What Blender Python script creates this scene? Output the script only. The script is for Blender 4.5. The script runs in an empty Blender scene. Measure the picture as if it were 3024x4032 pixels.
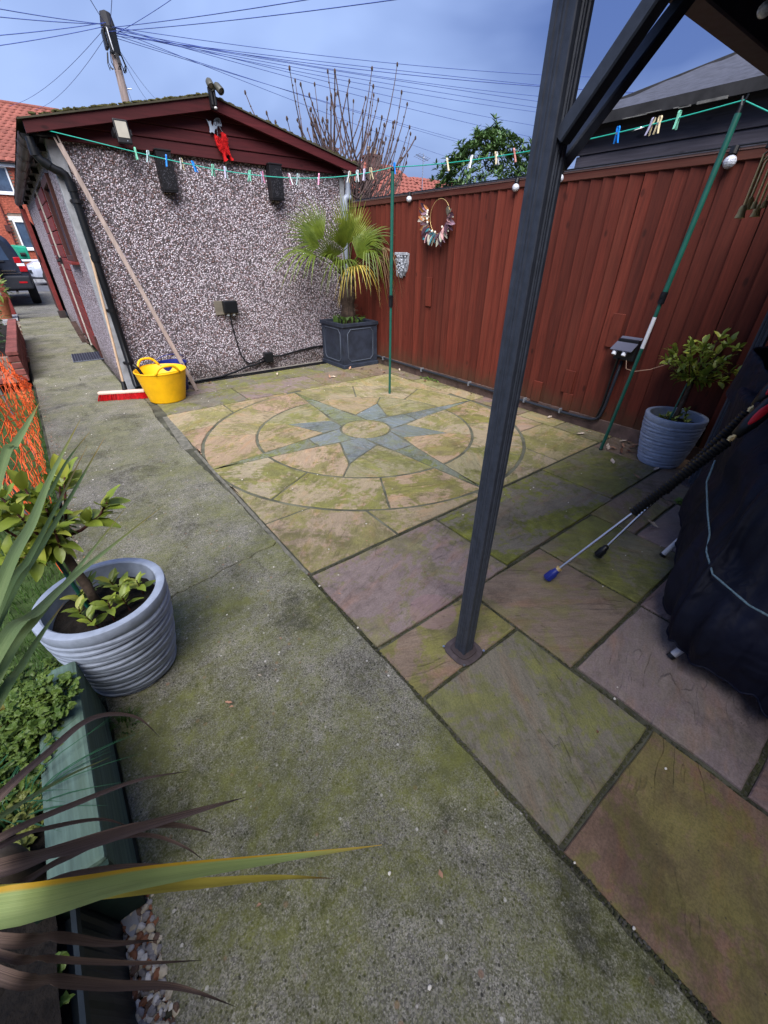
import bpy, bmesh, math, random
from mathutils import Vector, Matrix
R = math.radians
rng = random.Random(7)
S = bpy.context.scene
COL = S.collection

# ------------------------------------------------------------------ camera
cam_d = bpy.data.cameras.new('camera'); cam = bpy.data.objects.new('camera', cam_d); COL.objects.link(cam)
def cam_axes(yaw, pitch, roll):
    fw = Vector((math.sin(yaw)*math.cos(pitch), math.cos(yaw)*math.cos(pitch), -math.sin(pitch)))
    r = Vector((math.cos(yaw), -math.sin(yaw), 0)); u = r.cross(fw)
    c, s = math.cos(roll), math.sin(roll)
    return c*r + s*u, c*u - s*r, fw
r_, u_, f_ = cam_axes(0.65904, 0.57073, 0.00726)
cam.matrix_world = Matrix(((r_.x, u_.x, -f_.x, 0), (r_.y, u_.y, -f_.y, 0), (r_.z, u_.z, -f_.z, 1.35), (0, 0, 0, 1)))
cam_d.sensor_fit = 'VERTICAL'; cam_d.sensor_height = 24; cam_d.sensor_width = 18
cam_d.lens = 24*1596.49/4032
cam_d.clip_start = 0.02; cam_d.clip_end = 900
S.camera = cam

# ------------------------------------------------------------------ sky, sun, exposure
SUN_EL, SUN_AZ = R(50), R(-142)       # azimuth from +Y towards +X: the light comes from behind the camera, a little from the left
w = bpy.data.worlds.new('World'); S.world = w; w.use_nodes = True
nt = w.node_tree; nt.nodes.clear()
def N(t, **k):
    n = nt.nodes.new(t)
    for a, b in k.items(): setattr(n, a, b)
    return n
sky = N('ShaderNodeTexSky', sky_type='NISHITA'); sky.sun_disc = False
sky.sun_elevation = SUN_EL; sky.sun_rotation = SUN_AZ
sky.air_density = 1.6; sky.dust_density = 1.0; sky.ozone_density = 3.0
tc = N('ShaderNodeTexCoord'); mp = N('ShaderNodeMapping'); mp.inputs['Scale'].default_value = (1.0, 1.0, 1.9)
no = N('ShaderNodeTexNoise'); no.inputs['Scale'].default_value = 1.6; no.inputs['Detail'].default_value = 4.5; no.inputs['Roughness'].default_value = .5; no.inputs['Distortion'].default_value = .35
ra = N('ShaderNodeValToRGB'); ra.color_ramp.elements[0].position = .36; ra.color_ramp.elements[1].position = .66
ra.color_ramp.elements[0].color = (.24, .44, 1.42, 1); ra.color_ramp.elements[1].color = (1.40, 1.90, 3.35, 1)
mx = N('ShaderNodeMix', data_type='RGBA'); mx.inputs['Factor'].default_value = .93
bg = N('ShaderNodeBackground'); bg.inputs['Strength'].default_value = 0.05
wo = N('ShaderNodeOutputWorld')
L = nt.links.new
L(tc.outputs['Generated'], mp.inputs['Vector']); L(mp.outputs['Vector'], no.inputs['Vector']); L(no.outputs['Fac'], ra.inputs['Fac'])
L(sky.outputs['Color'], mx.inputs['A']); L(ra.outputs['Color'], mx.inputs['B']); L(mx.outputs['Result'], bg.inputs['Color']); L(bg.outputs['Background'], wo.inputs['Surface'])
sd = bpy.data.lights.new('sun', 'SUN'); sd.energy = 1.5; sd.angle = R(52); sd.color = (1.0, .965, .95)
so = bpy.data.objects.new('sun', sd); COL.objects.link(so)
dirv = Vector((math.sin(SUN_AZ)*math.cos(SUN_EL), math.cos(SUN_AZ)*math.cos(SUN_EL), math.sin(SUN_EL)))
so.rotation_euler = dirv.to_track_quat('Z', 'Y').to_euler()
S.view_settings.view_transform = 'Standard'; S.view_settings.look = 'None'; S.view_settings.gamma = 1
S.view_settings.exposure = 2.55
S.view_settings.use_curve_mapping = False

# ------------------------------------------------------------------ object helpers
OR = {}
def link(o, parent=None):
    COL.objects.link(o)
    if parent is not None: o.parent = parent
    return o
def tag(o, label=None, cat=None, group=None, kind=None):
    if label: o['label'] = label
    if cat: o['category'] = cat
    if group: o['group'] = group
    if kind: o['kind'] = kind
    return o
def thing(name, loc, label, cat, group=None, kind=None):
    e = bpy.data.objects.new(name, None); e.empty_display_size = .05
    e.location = loc; link(e); OR[e.name] = Vector(loc)
    return tag(e, label, cat, group, kind)
class MB:
    def __init__(s): s.v = []; s.f = []; s.mi = []; s.cur = 0
    def add(s, vs, fs):
        b = len(s.v); s.v += [tuple(p) for p in vs]; s.f += [tuple(i+b for i in f) for f in fs]; s.mi += [s.cur]*len(fs)
    def box(s, a, b, M=None):
        x0, y0, z0 = a; x1, y1, z1 = b
        vs = [Vector(p) for p in ((x0,y0,z0),(x1,y0,z0),(x1,y1,z0),(x0,y1,z0),(x0,y0,z1),(x1,y0,z1),(x1,y1,z1),(x0,y1,z1))]
        if M is not None: vs = [M @ p for p in vs]
        s.add(vs, [(3,2,1,0),(4,5,6,7),(0,1,5,4),(1,2,6,5),(2,3,7,6),(3,0,4,7)])
    def bar(s, p, q, wx, wy, up=Vector((0,0,1))):
        p, q = Vector(p), Vector(q); d = (q-p).normalized()
        if abs(d.dot(Vector(up))) > .98: up = Vector((0,1,0))
        a = d.cross(Vector(up)).normalized(); b = a.cross(d).normalized()
        vs = []
        for c in (p, q):
            for i, j in ((-1,-1),(1,-1),(1,1),(-1,1)): vs.append(c + a*(i*wx/2) + b*(j*wy/2))
        s.add(vs, [(3,2,1,0),(4,5,6,7),(0,1,5,4),(1,2,6,5),(2,3,7,6),(3,0,4,7)])
    def tube(s, pts, r, n=8, cap=True):
        pts = [Vector(p) for p in pts]; m = len(pts)
        rs = r if isinstance(r, (list, tuple)) else [r]*m
        vs = []; a = None
        for i, p in enumerate(pts):
            d = (pts[min(i+1, m-1)] - pts[max(i-1, 0)])
            d = d.normalized() if d.length > 1e-9 else Vector((0,0,1))
            if a is None:
                a = d.cross(Vector((0,0,1)) if abs(d.z) < .95 else Vector((1,0,0))).normalized()
            else:
                a = (a - d*a.dot(d)); a = a.normalized() if a.length > 1e-6 else d.orthogonal().normalized()
            b = d.cross(a)
            for k in range(n):
                t = 2*math.pi*k/n; vs.append(p + (a*math.cos(t) + b*math.sin(t))*rs[i])
        fs = []
        for i in range(m-1):
            for k in range(n):
                fs.append((i*n+k, i*n+(k+1)%n, (i+1)*n+(k+1)%n, (i+1)*n+k))
        if cap: fs.append(tuple(range(n-1, -1, -1))); fs.append(tuple((m-1)*n+k for k in range(n)))
        s.add(vs, fs)
    def lathe(s, prof, c=(0,0,0), n=32, M=None, closed=False):
        c = Vector(c); vs = []; m = len(prof)
        for r, z in prof:
            for k in range(n):
                t = 2*math.pi*k/n; p = Vector((r*math.cos(t), r*math.sin(t), z))
                if M is not None: p = M @ p
                vs.append(p + c)
        fs = []
        for i in range(m-1):
            for k in range(n): fs.append((i*n+k, i*n+(k+1)%n, (i+1)*n+(k+1)%n, (i+1)*n+k))
        if closed:
            fs.append(tuple(range(n-1, -1, -1))); fs.append(tuple((m-1)*n+k for k in range(n)))
        s.add(vs, fs)
    def prism(s, poly, z0, z1, M=None):
        n = len(poly)
        vs = [Vector((p[0], p[1], z0)) for p in poly] + [Vector((p[0], p[1], z1)) for p in poly]
        if M is not None: vs = [M @ p for p in vs]
        s.add(vs, [tuple(range(n-1, -1, -1)), tuple(range(n, 2*n))] + [(i, (i+1)%n, n+(i+1)%n, n+i) for i in range(n)])
    def strip(s, rows):
        n = len(rows[0]); vs = [p for r in rows for p in r]
        s.add(vs, [(i*n+k, i*n+k+1, (i+1)*n+k+1, (i+1)*n+k) for i in range(len(rows)-1) for k in range(n-1)])
    def blob(s, c, r, seg=8, rings=6, M=None, jit=0):
        pr = [(max(1e-4, math.sin(math.pi*i/rings)), -math.cos(math.pi*i/rings)) for i in range(rings+1)]
        rx, ry, rz = r if isinstance(r, (tuple, list)) else (r, r, r); c = Vector(c); vs = []
        for a, z in pr:
            for k in range(seg):
                t = 2*math.pi*k/seg; q = 1 + jit*(rng.random()-.5)
                p = Vector((a*math.cos(t)*rx, a*math.sin(t)*ry, z*rz))*q
                if M is not None: p = M @ p
                vs.append(p + c)
        s.add(vs, [(i*seg+k, i*seg+(k+1)%seg, (i+1)*seg+(k+1)%seg, (i+1)*seg+k) for i in range(rings) for k in range(seg)])
def worig(o):
    p = Vector((0,0,0))
    while o is not None: p += o.location; o = o.parent
    return p
def build(name, mb, mat, parent=None, origin=None, smooth=False, bevel=0, seg=2, auto=None, weld=False):
    me = bpy.data.meshes.new(name)
    po = worig(parent) if parent is not None else Vector((0,0,0))
    og = Vector(origin) if origin is not None else (po if parent is not None else None)
    if og is None:
        xs = [p[0] for p in mb.v]; ys = [p[1] for p in mb.v]; og = Vector(((min(xs)+max(xs))/2, (min(ys)+max(ys))/2, min(p[2] for p in mb.v)))
    me.from_pydata([(p[0]-og.x, p[1]-og.y, p[2]-og.z) for p in mb.v], [], mb.f)
    mats = mat if isinstance(mat, (list, tuple)) else [mat]
    for m in mats: me.materials.append(m)
    if len(mats) > 1: me.polygons.foreach_set('material_index', mb.mi)
    if weld or bevel:
        bm = bmesh.new(); bm.from_mesh(me)
        if weld: bmesh.ops.remove_doubles(bm, verts=bm.verts, dist=1e-5)
        bmesh.ops.recalc_face_normals(bm, faces=bm.faces)
        if bevel:
            es = [e for e in bm.edges if len(e.link_faces) == 2 and e.calc_face_angle(0) > .5]
            bmesh.ops.bevel(bm, geom=es, offset=bevel, segments=seg, affect='EDGES', profile=.6, clamp_overlap=True)
        bm.to_mesh(me); bm.free()
    if smooth:
        me.polygons.foreach_set('use_smooth', [True]*len(me.polygons))
        if auto: 
            me.set_sharp_from_angle(angle=R(auto))
    me.update()
    o = bpy.data.objects.new(name, me); o.location = og - po; link(o, parent)
    return o
def inst(o, name, parent=None, loc=None, rot=None, scale=None, M=None):
    c = o.copy(); c.name = name; 
    if parent is not None: c.parent = parent
    else: c.parent = None
    if M is not None: c.matrix_local = M
    if loc is not None: c.location = Vector(loc) - (worig(parent) if parent is not None else Vector((0,0,0)))
    if rot is not None: c.rotation_euler = rot
    if scale is not None: c.scale = scale
    for k in list(c.keys()):
        if k in ('label', 'category', 'group', 'kind'): del c[k]
    COL.objects.link(c); return c
def frame_from(dirz, up, loc):
    z = Vector(dirz).normalized(); x = Vector(up).cross(z)
    x = x.normalized() if x.length > 1e-6 else z.orthogonal().normalized()
    y = z.cross(x)
    return Matrix(((x.x,y.x,z.x,loc[0]),(x.y,y.y,z.y,loc[1]),(x.z,y.z,z.z,loc[2]),(0,0,0,1)))
def bez(a, b, c, n):
    a, b, c = Vector(a), Vector(b), Vector(c)
    m = 2*b - (a+c)/2         # passes through b at t=.5
    return [(1-t)**2*a + 2*t*(1-t)*m + t*t*c for t in [i/n for i in range(n+1)]]

# ------------------------------------------------------------------ materials
def srgb(r, g, b):
    f = lambda c: c/12.92 if c <= .04045 else ((c+.055)/1.055)**2.4
    return (f(r/255), f(g/255), f(b/255))
class Mat:
    def __init__(s, name, rough=.8, metal=0, spec=.3):
        s.m = bpy.data.materials.new(name); s.m.use_nodes = True; s.t = s.m.node_tree
        s.b = s.t.nodes['Principled BSDF']; s.b.inputs['Roughness'].default_value = rough; s.b.inputs['Metallic'].default_value = metal
        s.b.inputs['Specular IOR Level'].default_value = spec; s._c = {}
    def n(s, t, **k):
        n = s.t.nodes.new(t)
        for a, b in k.items(): setattr(n, a, b)
        return n
    def l(s, a, b): s.t.links.new(a, b)
    def coord(s, kind='Object', scale=(1,1,1), rand=True, rot=(0,0,0)):
        key = (kind, tuple(scale), rand, rot)
        if key in s._c: return s._c[key]
        m = s.n('ShaderNodeMapping'); m.inputs['Scale'].default_value = scale; m.inputs['Rotation'].default_value = rot
        if kind == 'World': src = s.n('ShaderNodeNewGeometry').outputs['Position']
        else: src = s.n('ShaderNodeTexCoord').outputs[kind]
        s.l(src, m.inputs['Vector'])
        if rand and kind != 'World':
            oi = s.n('ShaderNodeObjectInfo'); mu = s.n('ShaderNodeVectorMath', operation='SCALE'); cb = s.n('ShaderNodeCombineXYZ')
            s.l(oi.outputs['Random'], cb.inputs[0]); s.l(oi.outputs['Random'], cb.inputs[1]); s.l(oi.outputs['Random'], cb.inputs[2])
            s.l(cb.outputs[0], mu.inputs[0]); mu.inputs['Scale'].default_value = 37.0
            s.l(mu.outputs[0], m.inputs['Location'])
        s._c[key] = m.outputs[0]; return m.outputs[0]
    def noise(s, scale, detail=4, rough=.55, co=None, dist=0):
        n = s.n('ShaderNodeTexNoise'); n.inputs['Scale'].default_value = scale; n.inputs['Detail'].default_value = detail
        n.inputs['Roughness'].default_value = rough; n.inputs['Distortion'].default_value = dist
        s.l(co if co is not None else s.coord(), n.inputs['Vector']); return n.outputs['Fac']
    def vor(s, scale, feature='F1', co=None, out='Distance', rand=1):
        n = s.n('ShaderNodeTexVoronoi', feature=feature); n.inputs['Scale'].default_value = scale; n.inputs['Randomness'].default_value = rand
        s.l(co if co is not None else s.coord(), n.inputs['Vector']); return n.outputs[out]
    def ramp(s, fac, stops, interp='LINEAR'):
        n = s.n('ShaderNodeValToRGB'); cr = n.color_ramp; cr.interpolation = interp
        while len(cr.elements) < len(stops): cr.elements.new(.5)
        for e, (p, c) in zip(cr.elements, stops):
            e.position = p; e.color = (*c, 1) if isinstance(c, tuple) else (c, c, c, 1)
        s.l(fac, n.inputs['Fac']); return n.outputs['Color']
    def mix(s, fac, a, b, blend='MIX'):
        n = s.n('ShaderNodeMix', data_type='RGBA', blend_type=blend)
        for k, v in (('Factor', fac), ('A', a), ('B', b)):
            if isinstance(v, (int, float)): n.inputs[k].default_value = v if k == 'Factor' else (v, v, v, 1)
            elif isinstance(v, tuple): n.inputs[k].default_value = (*v, 1)
            else: s.l(v, n.inputs[k])
        return n.outputs['Result']
    def math(s, op, a, b=0.0):
        n = s.n('ShaderNodeMath', operation=op)
        for i, v in enumerate((a, b)):
            if isinstance(v, (int, float)): n.inputs[i].default_value = v
            else: s.l(v, n.inputs[i])
        return n.outputs[0]
    def color(s, c):
        if isinstance(c, tuple): s.b.inputs['Base Color'].default_value = (*c, 1)
        else: s.l(c, s.b.inputs['Base Color'])
    def bump(s, h, strength=.5, dist=.01):
        n = s.n('ShaderNodeBump'); n.inputs['Strength'].default_value = strength; n.inputs['Distance'].default_value = dist
        s.l(h, n.inputs['Height'])
        prev = s.b.inputs['Normal'].links
        if prev: s.l(prev[0].from_socket, n.inputs['Normal'])
        s.l(n.outputs[0], s.b.inputs['Normal'])
    def rough(s, v):
        if isinstance(v, (int, float)): s.b.inputs['Roughness'].default_value = v
        else: s.l(v, s.b.inputs['Roughness'])
def simple(name, col, rough=.7, metal=0, var=.25, scale=12, bump=.15, bs=60, bd=.002, spec=.3, stretch=(1,1,1), dirt=0, world=False, objrand=.0):
    m = Mat(name, rough, metal, spec); co = m.coord('World' if world else 'Object', stretch)
    f = m.noise(scale, 5, .6, co)
    lo = tuple(c*(1-var) for c in col); hi = tuple(min(1, c*(1+var)) for c in col)
    c = m.ramp(f, [(.3, lo), (.7, hi)])
    if objrand:
        oi = m.n('ShaderNodeObjectInfo'); g = m.ramp(oi.outputs['Random'], [(0, 1-objrand), (1, 1+objrand)])
        c = m.mix(1, c, g, 'MULTIPLY')
    if dirt:
        d = m.noise(scale*.35, 6, .7, co); c = m.mix(m.ramp(d, [(.5, 0.0), (.75, dirt)]), c, (.03, .035, .02))
    m.color(c)
    if bump: m.bump(m.noise(bs, 5, .6, co), bump, bd)
    return m.m
# ------------------------------------------------------------------ named materials
def stone_mat():
    m = Mat('sandstone', .82, spec=.25)
    oi = m.n('ShaderNodeObjectInfo'); col, al, rnd = oi.outputs['Color'], oi.outputs['Alpha'], oi.outputs['Random']
    # each slab has its own bedding direction
    pos = m.n('ShaderNodeNewGeometry').outputs['Position']
    ro = m.n('ShaderNodeVectorRotate', rotation_type='Z_AXIS'); m.l(pos, ro.inputs['Vector']); m.l(m.math('MULTIPLY', rnd, 6.3), ro.inputs['Angle'])
    ad = m.n('ShaderNodeVectorMath', operation='ADD'); m.l(ro.outputs[0], ad.inputs[0])
    cb = m.n('ShaderNodeCombineXYZ'); m.l(m.math('MULTIPLY', rnd, 31.0), cb.inputs[0]); m.l(m.math('MULTIPLY', rnd, 17.0), cb.inputs[1]); m.l(cb.outputs[0], ad.inputs[1])
    st = m.n('ShaderNodeMapping'); st.inputs['Scale'].default_value = (1.0, 3.6, 1.0); m.l(ad.outputs[0], st.inputs['Vector'])
    co, cs = ad.outputs[0], st.outputs[0]
    big = m.math('ADD', m.noise(1.5, 3.2, .50, cs, .35), m.math('MULTIPLY', m.math('SUBTRACT', m.noise(14, 5, .65, cs), .5), .045))
    terr = m.ramp(big, [(.30, 0.0), (.408, .10), (.414, .36), (.505, .44), (.511, .72), (.590, .78), (.595, 1.0)])
    streak = m.noise(9, 8, .72, cs, .12)
    fine = m.noise(150, 4, .7, co)
    mid = m.noise(26, 5, .65, co)
    c = m.mix(m.ramp(streak, [(.30, 0.0), (.72, 1.0)]), m.mix(1, col, (.80, .78, .76), 'MULTIPLY'), m.mix(1, col, (1.18, 1.16, 1.12), 'MULTIPLY'))
    rust = m.noise(3.4, 5, .6, cs)
    c = m.mix(m.ramp(rust, [(.52, 0.0), (.70, .55)]), c, m.mix(1, c, (1.28, .95, .72), 'MULTIPLY'))
    pur = m.noise(2.7, 5, .6, co)
    c = m.mix(m.ramp(pur, [(.55, 0.0), (.75, .45)]), c, m.mix(1, c, (.82, .80, .95), 'MULTIPLY'))
    # green algae, more of it where the slab's alpha says so
    g1 = m.noise(3.1, 7, .68, pos, .6)
    g1 = m.math('ADD', g1, m.math('MULTIPLY', m.math('SUBTRACT', mid, .5), .45))
    gf = m.math('MULTIPLY', m.ramp(g1, [(.46, 0.0), (.55, 1.0)]), al)
    c = m.mix(gf, c, m.mix(m.ramp(m.noise(9, 4, .6, pos), [(.3, 0.0), (.7, 1.0)]), (.080, .088, .018), (.215, .230, .026)))
    c = m.mix(m.ramp(m.math('ADD', m.noise(1.9, 6, .68, pos, .5), m.math('MULTIPLY', m.math('SUBTRACT', mid, .5), .25)), [(.53, 0.0), (.64, .62)]), c, m.mix(1, c, (.50, .50, .52), 'MULTIPLY'))
    c = m.mix(m.math('MULTIPLY', m.ramp(fine, [(.42, 1.0), (.56, 0.0)]), .5), c, m.mix(1, c, .55, 'MULTIPLY'))
    dots = m.vor(21, co=pos); c = m.mix(m.ramp(dots, [(.035, .75), (.06, 0.0)]), c, (.03, .028, .02))
    # faint ledge lines where the bedding breaks
    seg_ = m.ramp(m.noise(4.2, 3, .5, co), [(.47, .0), (.60, 1.0)])
    lw = m.math('MULTIPLY', m.ramp(big, [(.407, 0.0), (.410, .26), (.413, 0.0), (.504, 0.0), (.507, .26), (.510, 0.0), (.589, 0.0), (.592, .22), (.595, 0.0)]), seg_)
    c = m.mix(m.math('MULTIPLY', seg_, .9), c, m.mix(1, c, m.ramp(terr, [(0, .82), (.5, 1.0), (1, 1.12)]), 'MULTIPLY'))
    c = m.mix(lw, c, m.mix(1, c, .45, 'MULTIPLY'))
    cs_ = m.n('ShaderNodeVectorMath', operation='DISTANCE'); m.l(pos, cs_.inputs[0]); cs_.inputs[1].default_value = (.962,.882,0)
    ring = m.math('ADD', cs_.outputs['Value'], m.math('MULTIPLY', m.math('SUBTRACT', mid, .5), .012))
    c = m.mix(m.ramp(ring, [(.100, .62), (.108, 0.0)]), c, (.235,.150,.150))
    m.color(c)
    th_ = m.mix(seg_, big, terr); m.bump(th_, 1.0, .016); m.bump(m.noise(6.5, 9, .70, cs, .2), .9, .012); m.bump(streak, .35, .004); m.bump(mid, .25, .0025); m.bump(fine, .35, .0012)
    m.rough(m.ramp(mid, [(.3, .62), (.7, .9)]))
    return m.m
def concrete_mat(name='concrete', base=(.165,.157,.130), moss=1.0):
    m = Mat(name, .9, spec=.25); co = m.coord('World')
    lo, hi = tuple(c*.72 for c in base), tuple(c*1.3 for c in base)
    c = m.ramp(m.noise(4.5, 6, .65, co), [(.3, lo), (.7, hi)])
    # aggregate: sand, small stones, pale chips and dark pits
    grain = m.vor(330, co=co, out='Color'); gr = m.n('ShaderNodeSeparateColor'); m.l(grain, gr.inputs[0])
    c = m.mix(1, c, m.ramp(gr.outputs[0], [(0, .45), (.5, .92), (1, 1.65)]), 'MULTIPLY')
    st = m.vor(95, co=co, out='Color'); s2 = m.n('ShaderNodeSeparateColor'); m.l(st, s2.inputs[0]); sd_ = m.vor(95, co=co)
    c = m.mix(m.math('MULTIPLY', m.ramp(s2.outputs[1], [(.83, 0.0), (.86, .8)]), m.ramp(sd_, [(.28, 1.0), (.45, 0.0)])), c, (.20, .185, .155))
    c = m.mix(m.math('MULTIPLY', m.ramp(s2.outputs[2], [(.87, 0.0), (.89, .9)]), m.ramp(sd_, [(.22, 1.0), (.36, 0.0)])), c, (.025, .024, .02))
    ch = m.vor(38, co=co, out='Color'); s3 = m.n('ShaderNodeSeparateColor'); m.l(ch, s3.inputs[0]); cd = m.vor(38, co=co)
    c = m.mix(m.math('MULTIPLY', m.ramp(s3.outputs[0], [(.82, 0.0), (.84, 1.0)]), m.ramp(cd, [(.12, 1.0), (.19, 0.0)])), c, (.46, .44, .41))
    c = m.mix(m.math('MULTIPLY', m.ramp(s3.outputs[1], [(.93, 0.0), (.95, .8)]), m.ramp(cd, [(.20, 1.0), (.3, 0.0)])), c, (.21, .13, .09))
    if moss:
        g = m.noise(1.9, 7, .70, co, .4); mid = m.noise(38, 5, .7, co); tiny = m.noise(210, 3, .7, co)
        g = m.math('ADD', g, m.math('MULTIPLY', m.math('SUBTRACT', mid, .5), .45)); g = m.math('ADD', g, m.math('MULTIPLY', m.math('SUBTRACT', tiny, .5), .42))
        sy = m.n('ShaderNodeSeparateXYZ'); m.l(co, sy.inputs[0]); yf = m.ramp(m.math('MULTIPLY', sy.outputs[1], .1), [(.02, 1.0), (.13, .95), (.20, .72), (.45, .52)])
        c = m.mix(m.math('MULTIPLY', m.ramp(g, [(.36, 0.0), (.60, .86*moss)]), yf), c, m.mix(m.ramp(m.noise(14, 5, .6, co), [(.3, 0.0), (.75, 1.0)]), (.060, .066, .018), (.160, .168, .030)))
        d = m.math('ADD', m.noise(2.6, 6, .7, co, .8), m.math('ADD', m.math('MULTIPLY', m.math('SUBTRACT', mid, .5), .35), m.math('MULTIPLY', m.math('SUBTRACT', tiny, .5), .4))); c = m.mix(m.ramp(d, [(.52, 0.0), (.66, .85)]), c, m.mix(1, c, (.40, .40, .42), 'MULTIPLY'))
    m.color(c)
    m.bump(m.vor(170, co=co), .55, .003); m.bump(m.noise(420, 3, .7, co), .6, .0016); m.bump(m.noise(30, 5, .6, co), .3, .003)
    return m.m
def dash_mat():
    m = Mat('pebbledash', .62, spec=.4); co = m.coord('World')
    w_ = m.noise(30, 3, .5, co); 
    v = m.vor(72, co=co, out='Color'); sp = m.n('ShaderNodeSeparateColor'); m.l(v, sp.inputs[0]); d = m.vor(72, co=co)
    c = m.ramp(sp.outputs[0], [(0, (.13,.10,.115)), (.16, (.28,.225,.26)), (.36, (.50,.42,.48)), (.60, (.70,.62,.70)), (1, (.90,.85,.92))])
    c = m.mix(m.ramp(sp.outputs[1], [(.82, 0.0), (.86, .8)]), c, (.20, .09, .07))
    c = m.mix(m.ramp(d, [(.34, 0.0), (.62, .9)]), c, (.035, .028, .028))
    v2 = m.vor(150, co=co, out='Color'); s2 = m.n('ShaderNodeSeparateColor'); m.l(v2, s2.inputs[0])
    c = m.mix(1, c, m.ramp(s2.outputs[0], [(0, .6), (1, 1.3)]), 'MULTIPLY')
    c = m.mix(m.ramp(m.noise(1.6, 5, .6, co), [(.45, 0.0), (.75, .4)]), c, m.mix(1, c, (.62, .56, .55), 'MULTIPLY'))
    sz = m.n('ShaderNodeSeparateXYZ'); m.l(co, sz.inputs[0]); h_ = m.math('ADD', sz.outputs[2], m.math('MULTIPLY', m.math('SUBTRACT', m.noise(4, 6, .7, co), .5), .5))
    c = m.mix(m.ramp(h_, [(.06, .62), (.24, 0.0)]), c, m.mix(1, c, (.34, .32, .24), 'MULTIPLY'))
    m.color(c); m.bump(m.ramp(d, [(0, 1.0), (.6, 0.0)]), 1.0, .009); m.bump(sp.outputs[2], .4, .004)
    return m.m
def wood_mat(name, col, axis='Z', rough=.75, worn=.0, wcol=(.3,.25,.2), var=.3, objrand=.18, knots=True, mud=False):
    m = Mat(name, rough, spec=.25); k = {'Z': (1,1,.06), 'X': (.06,1,1), 'Y': (1,.06,1)}[axis]
    co = m.coord('Object', k); g = m.noise(55, 6, .65, co, .4)
    lo = tuple(c*(1-var) for c in col); hi = tuple(c*(1+var) for c in col)
    c = m.ramp(g, [(.3, lo), (.7, hi)])
    c = m.mix(m.ramp(m.noise(9, 4, .6, co), [(.35, 0.0), (.8, .55)]), c, m.mix(1, c, .55, 'MULTIPLY'))
    oi = m.n('ShaderNodeObjectInfo')
    c = m.mix(1, c, m.ramp(oi.outputs['Random'], [(0, 1-objrand), (1, 1+objrand)]), 'MULTIPLY')
    if knots:
        ko = m.coord('Object', tuple(.5 if a < .5 else 1 for a in k)); kd = m.vor(7, co=ko)
        c = m.mix(m.ramp(kd, [(.06, .75), (.12, 0.0)]), c, m.mix(1, c, .3, 'MULTIPLY'))
    if worn: c = m.mix(m.ramp(m.noise(7, 6, .7, co), [(.5, 0.0), (.72, worn)]), c, wcol)
    if mud:   # splashed soil and algae along the foot of the boards
        wp_ = m.n('ShaderNodeNewGeometry').outputs['Position']; sz = m.n('ShaderNodeSeparateXYZ'); m.l(wp_, sz.inputs[0])
        h_ = m.math('ADD', sz.outputs[2], m.math('MULTIPLY', m.math('SUBTRACT', m.noise(9, 5, .7, wp_), .5), .35)); c = m.mix(m.ramp(h_, [(.12, .6), (.30, 0.0)]), c, (.055,.035,.018))
    m.color(c); m.bump(g, .35, .002); m.bump(m.noise(300, 3, .6, co), .2, .0008)
    return m.m
def leaf_mat(name, c1, c2, c3=None, rough=.45, spec=.4, scale=9, objrand=.2, trans=.25, edge=None):
    m = Mat(name, rough, spec=spec); co = m.coord('Object')
    c = m.ramp(m.noise(scale, 4, .6, co), [(.3, c1), (.7, c2)])
    oi = m.n('ShaderNodeObjectInfo')
    if c3: c = m.mix(m.ramp(oi.outputs['Random'], [(.6, 0.0), (.95, .8)]), c, c3)
    c = m.mix(1, c, m.ramp(oi.outputs['Random'], [(0, 1-objrand), (1, 1+objrand)]), 'MULTIPLY')
    m.color(c)
    if trans:
        tr = m.n('ShaderNodeBsdfTranslucent'); m.l(c, tr.inputs['Color']); ms = m.n('ShaderNodeMixShader'); ms.inputs[0].default_value = trans
        out = [n for n in m.t.nodes if n.type == 'OUTPUT_MATERIAL'][0]
        m.l(m.b.outputs[0], ms.inputs[1]); m.l(tr.outputs[0], ms.inputs[2]); m.l(ms.outputs[0], out.inputs['Surface'])
    m.bump(m.noise(60, 3, .6, co), .15, .001)
    return m.m
def glassy(name, col, rough=.1): 
    m = Mat(name, rough, spec=.6); m.color(m.ramp(m.noise(3, 3), [(.3, tuple(c*.7 for c in col)), (.7, tuple(c*1.3 for c in col))])); return m.m
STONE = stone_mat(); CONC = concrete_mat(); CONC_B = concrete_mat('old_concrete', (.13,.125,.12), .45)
DASH = dash_mat()
MORTAR = simple('mossy_mortar', (.060,.060,.042), .95, var=.75, scale=5, bump=.6, bs=120, bd=.004, world=True)
PMORTAR = simple('pale_mortar', (.13,.125,.10), .95, var=.4, scale=22, bump=.6, bs=120, bd=.004, world=True)
FENCE = wood_mat('red_brown_stain', (.100,.018,.010), 'Z', .7, worn=.35, wcol=(.175,.045,.026), objrand=.30, mud=True)
FENCE_H = wood_mat('red_brown_stain_rail', (.075,.018,.012), 'Y', .7, worn=.4, wcol=(.19,.085,.06), knots=False)
GABLE = wood_mat('dark_red_stain', (.062,.009,.011), 'X', .6, worn=.12, wcol=(.13,.03,.028))
DOORW = wood_mat('red_door_stain', (.14,.022,.020), 'Y', .6, knots=False)
DARKW = wood_mat('dark_brown_stain', (.055,.020,.017), 'Z', .65, worn=.3, wcol=(.14,.07,.05), knots=False)
RAWWOOD = wood_mat('weathered_batten', (.27,.215,.19), 'Z', .8, objrand=.05)
PINE = wood_mat('pine_handle', (.42,.30,.20), 'Z', .6, objrand=.02, knots=False)
SHEDW = wood_mat('dark_shed_timber', (.085,.078,.095), 'Y', .75, worn=.3, wcol=(.08,.075,.085))
SLEEPER = wood_mat('green_painted_timber', (.095,.15,.125), 'Y', .8, worn=.85, wcol=(.085,.13,.085), var=.5, objrand=.02, knots=False)
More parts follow.
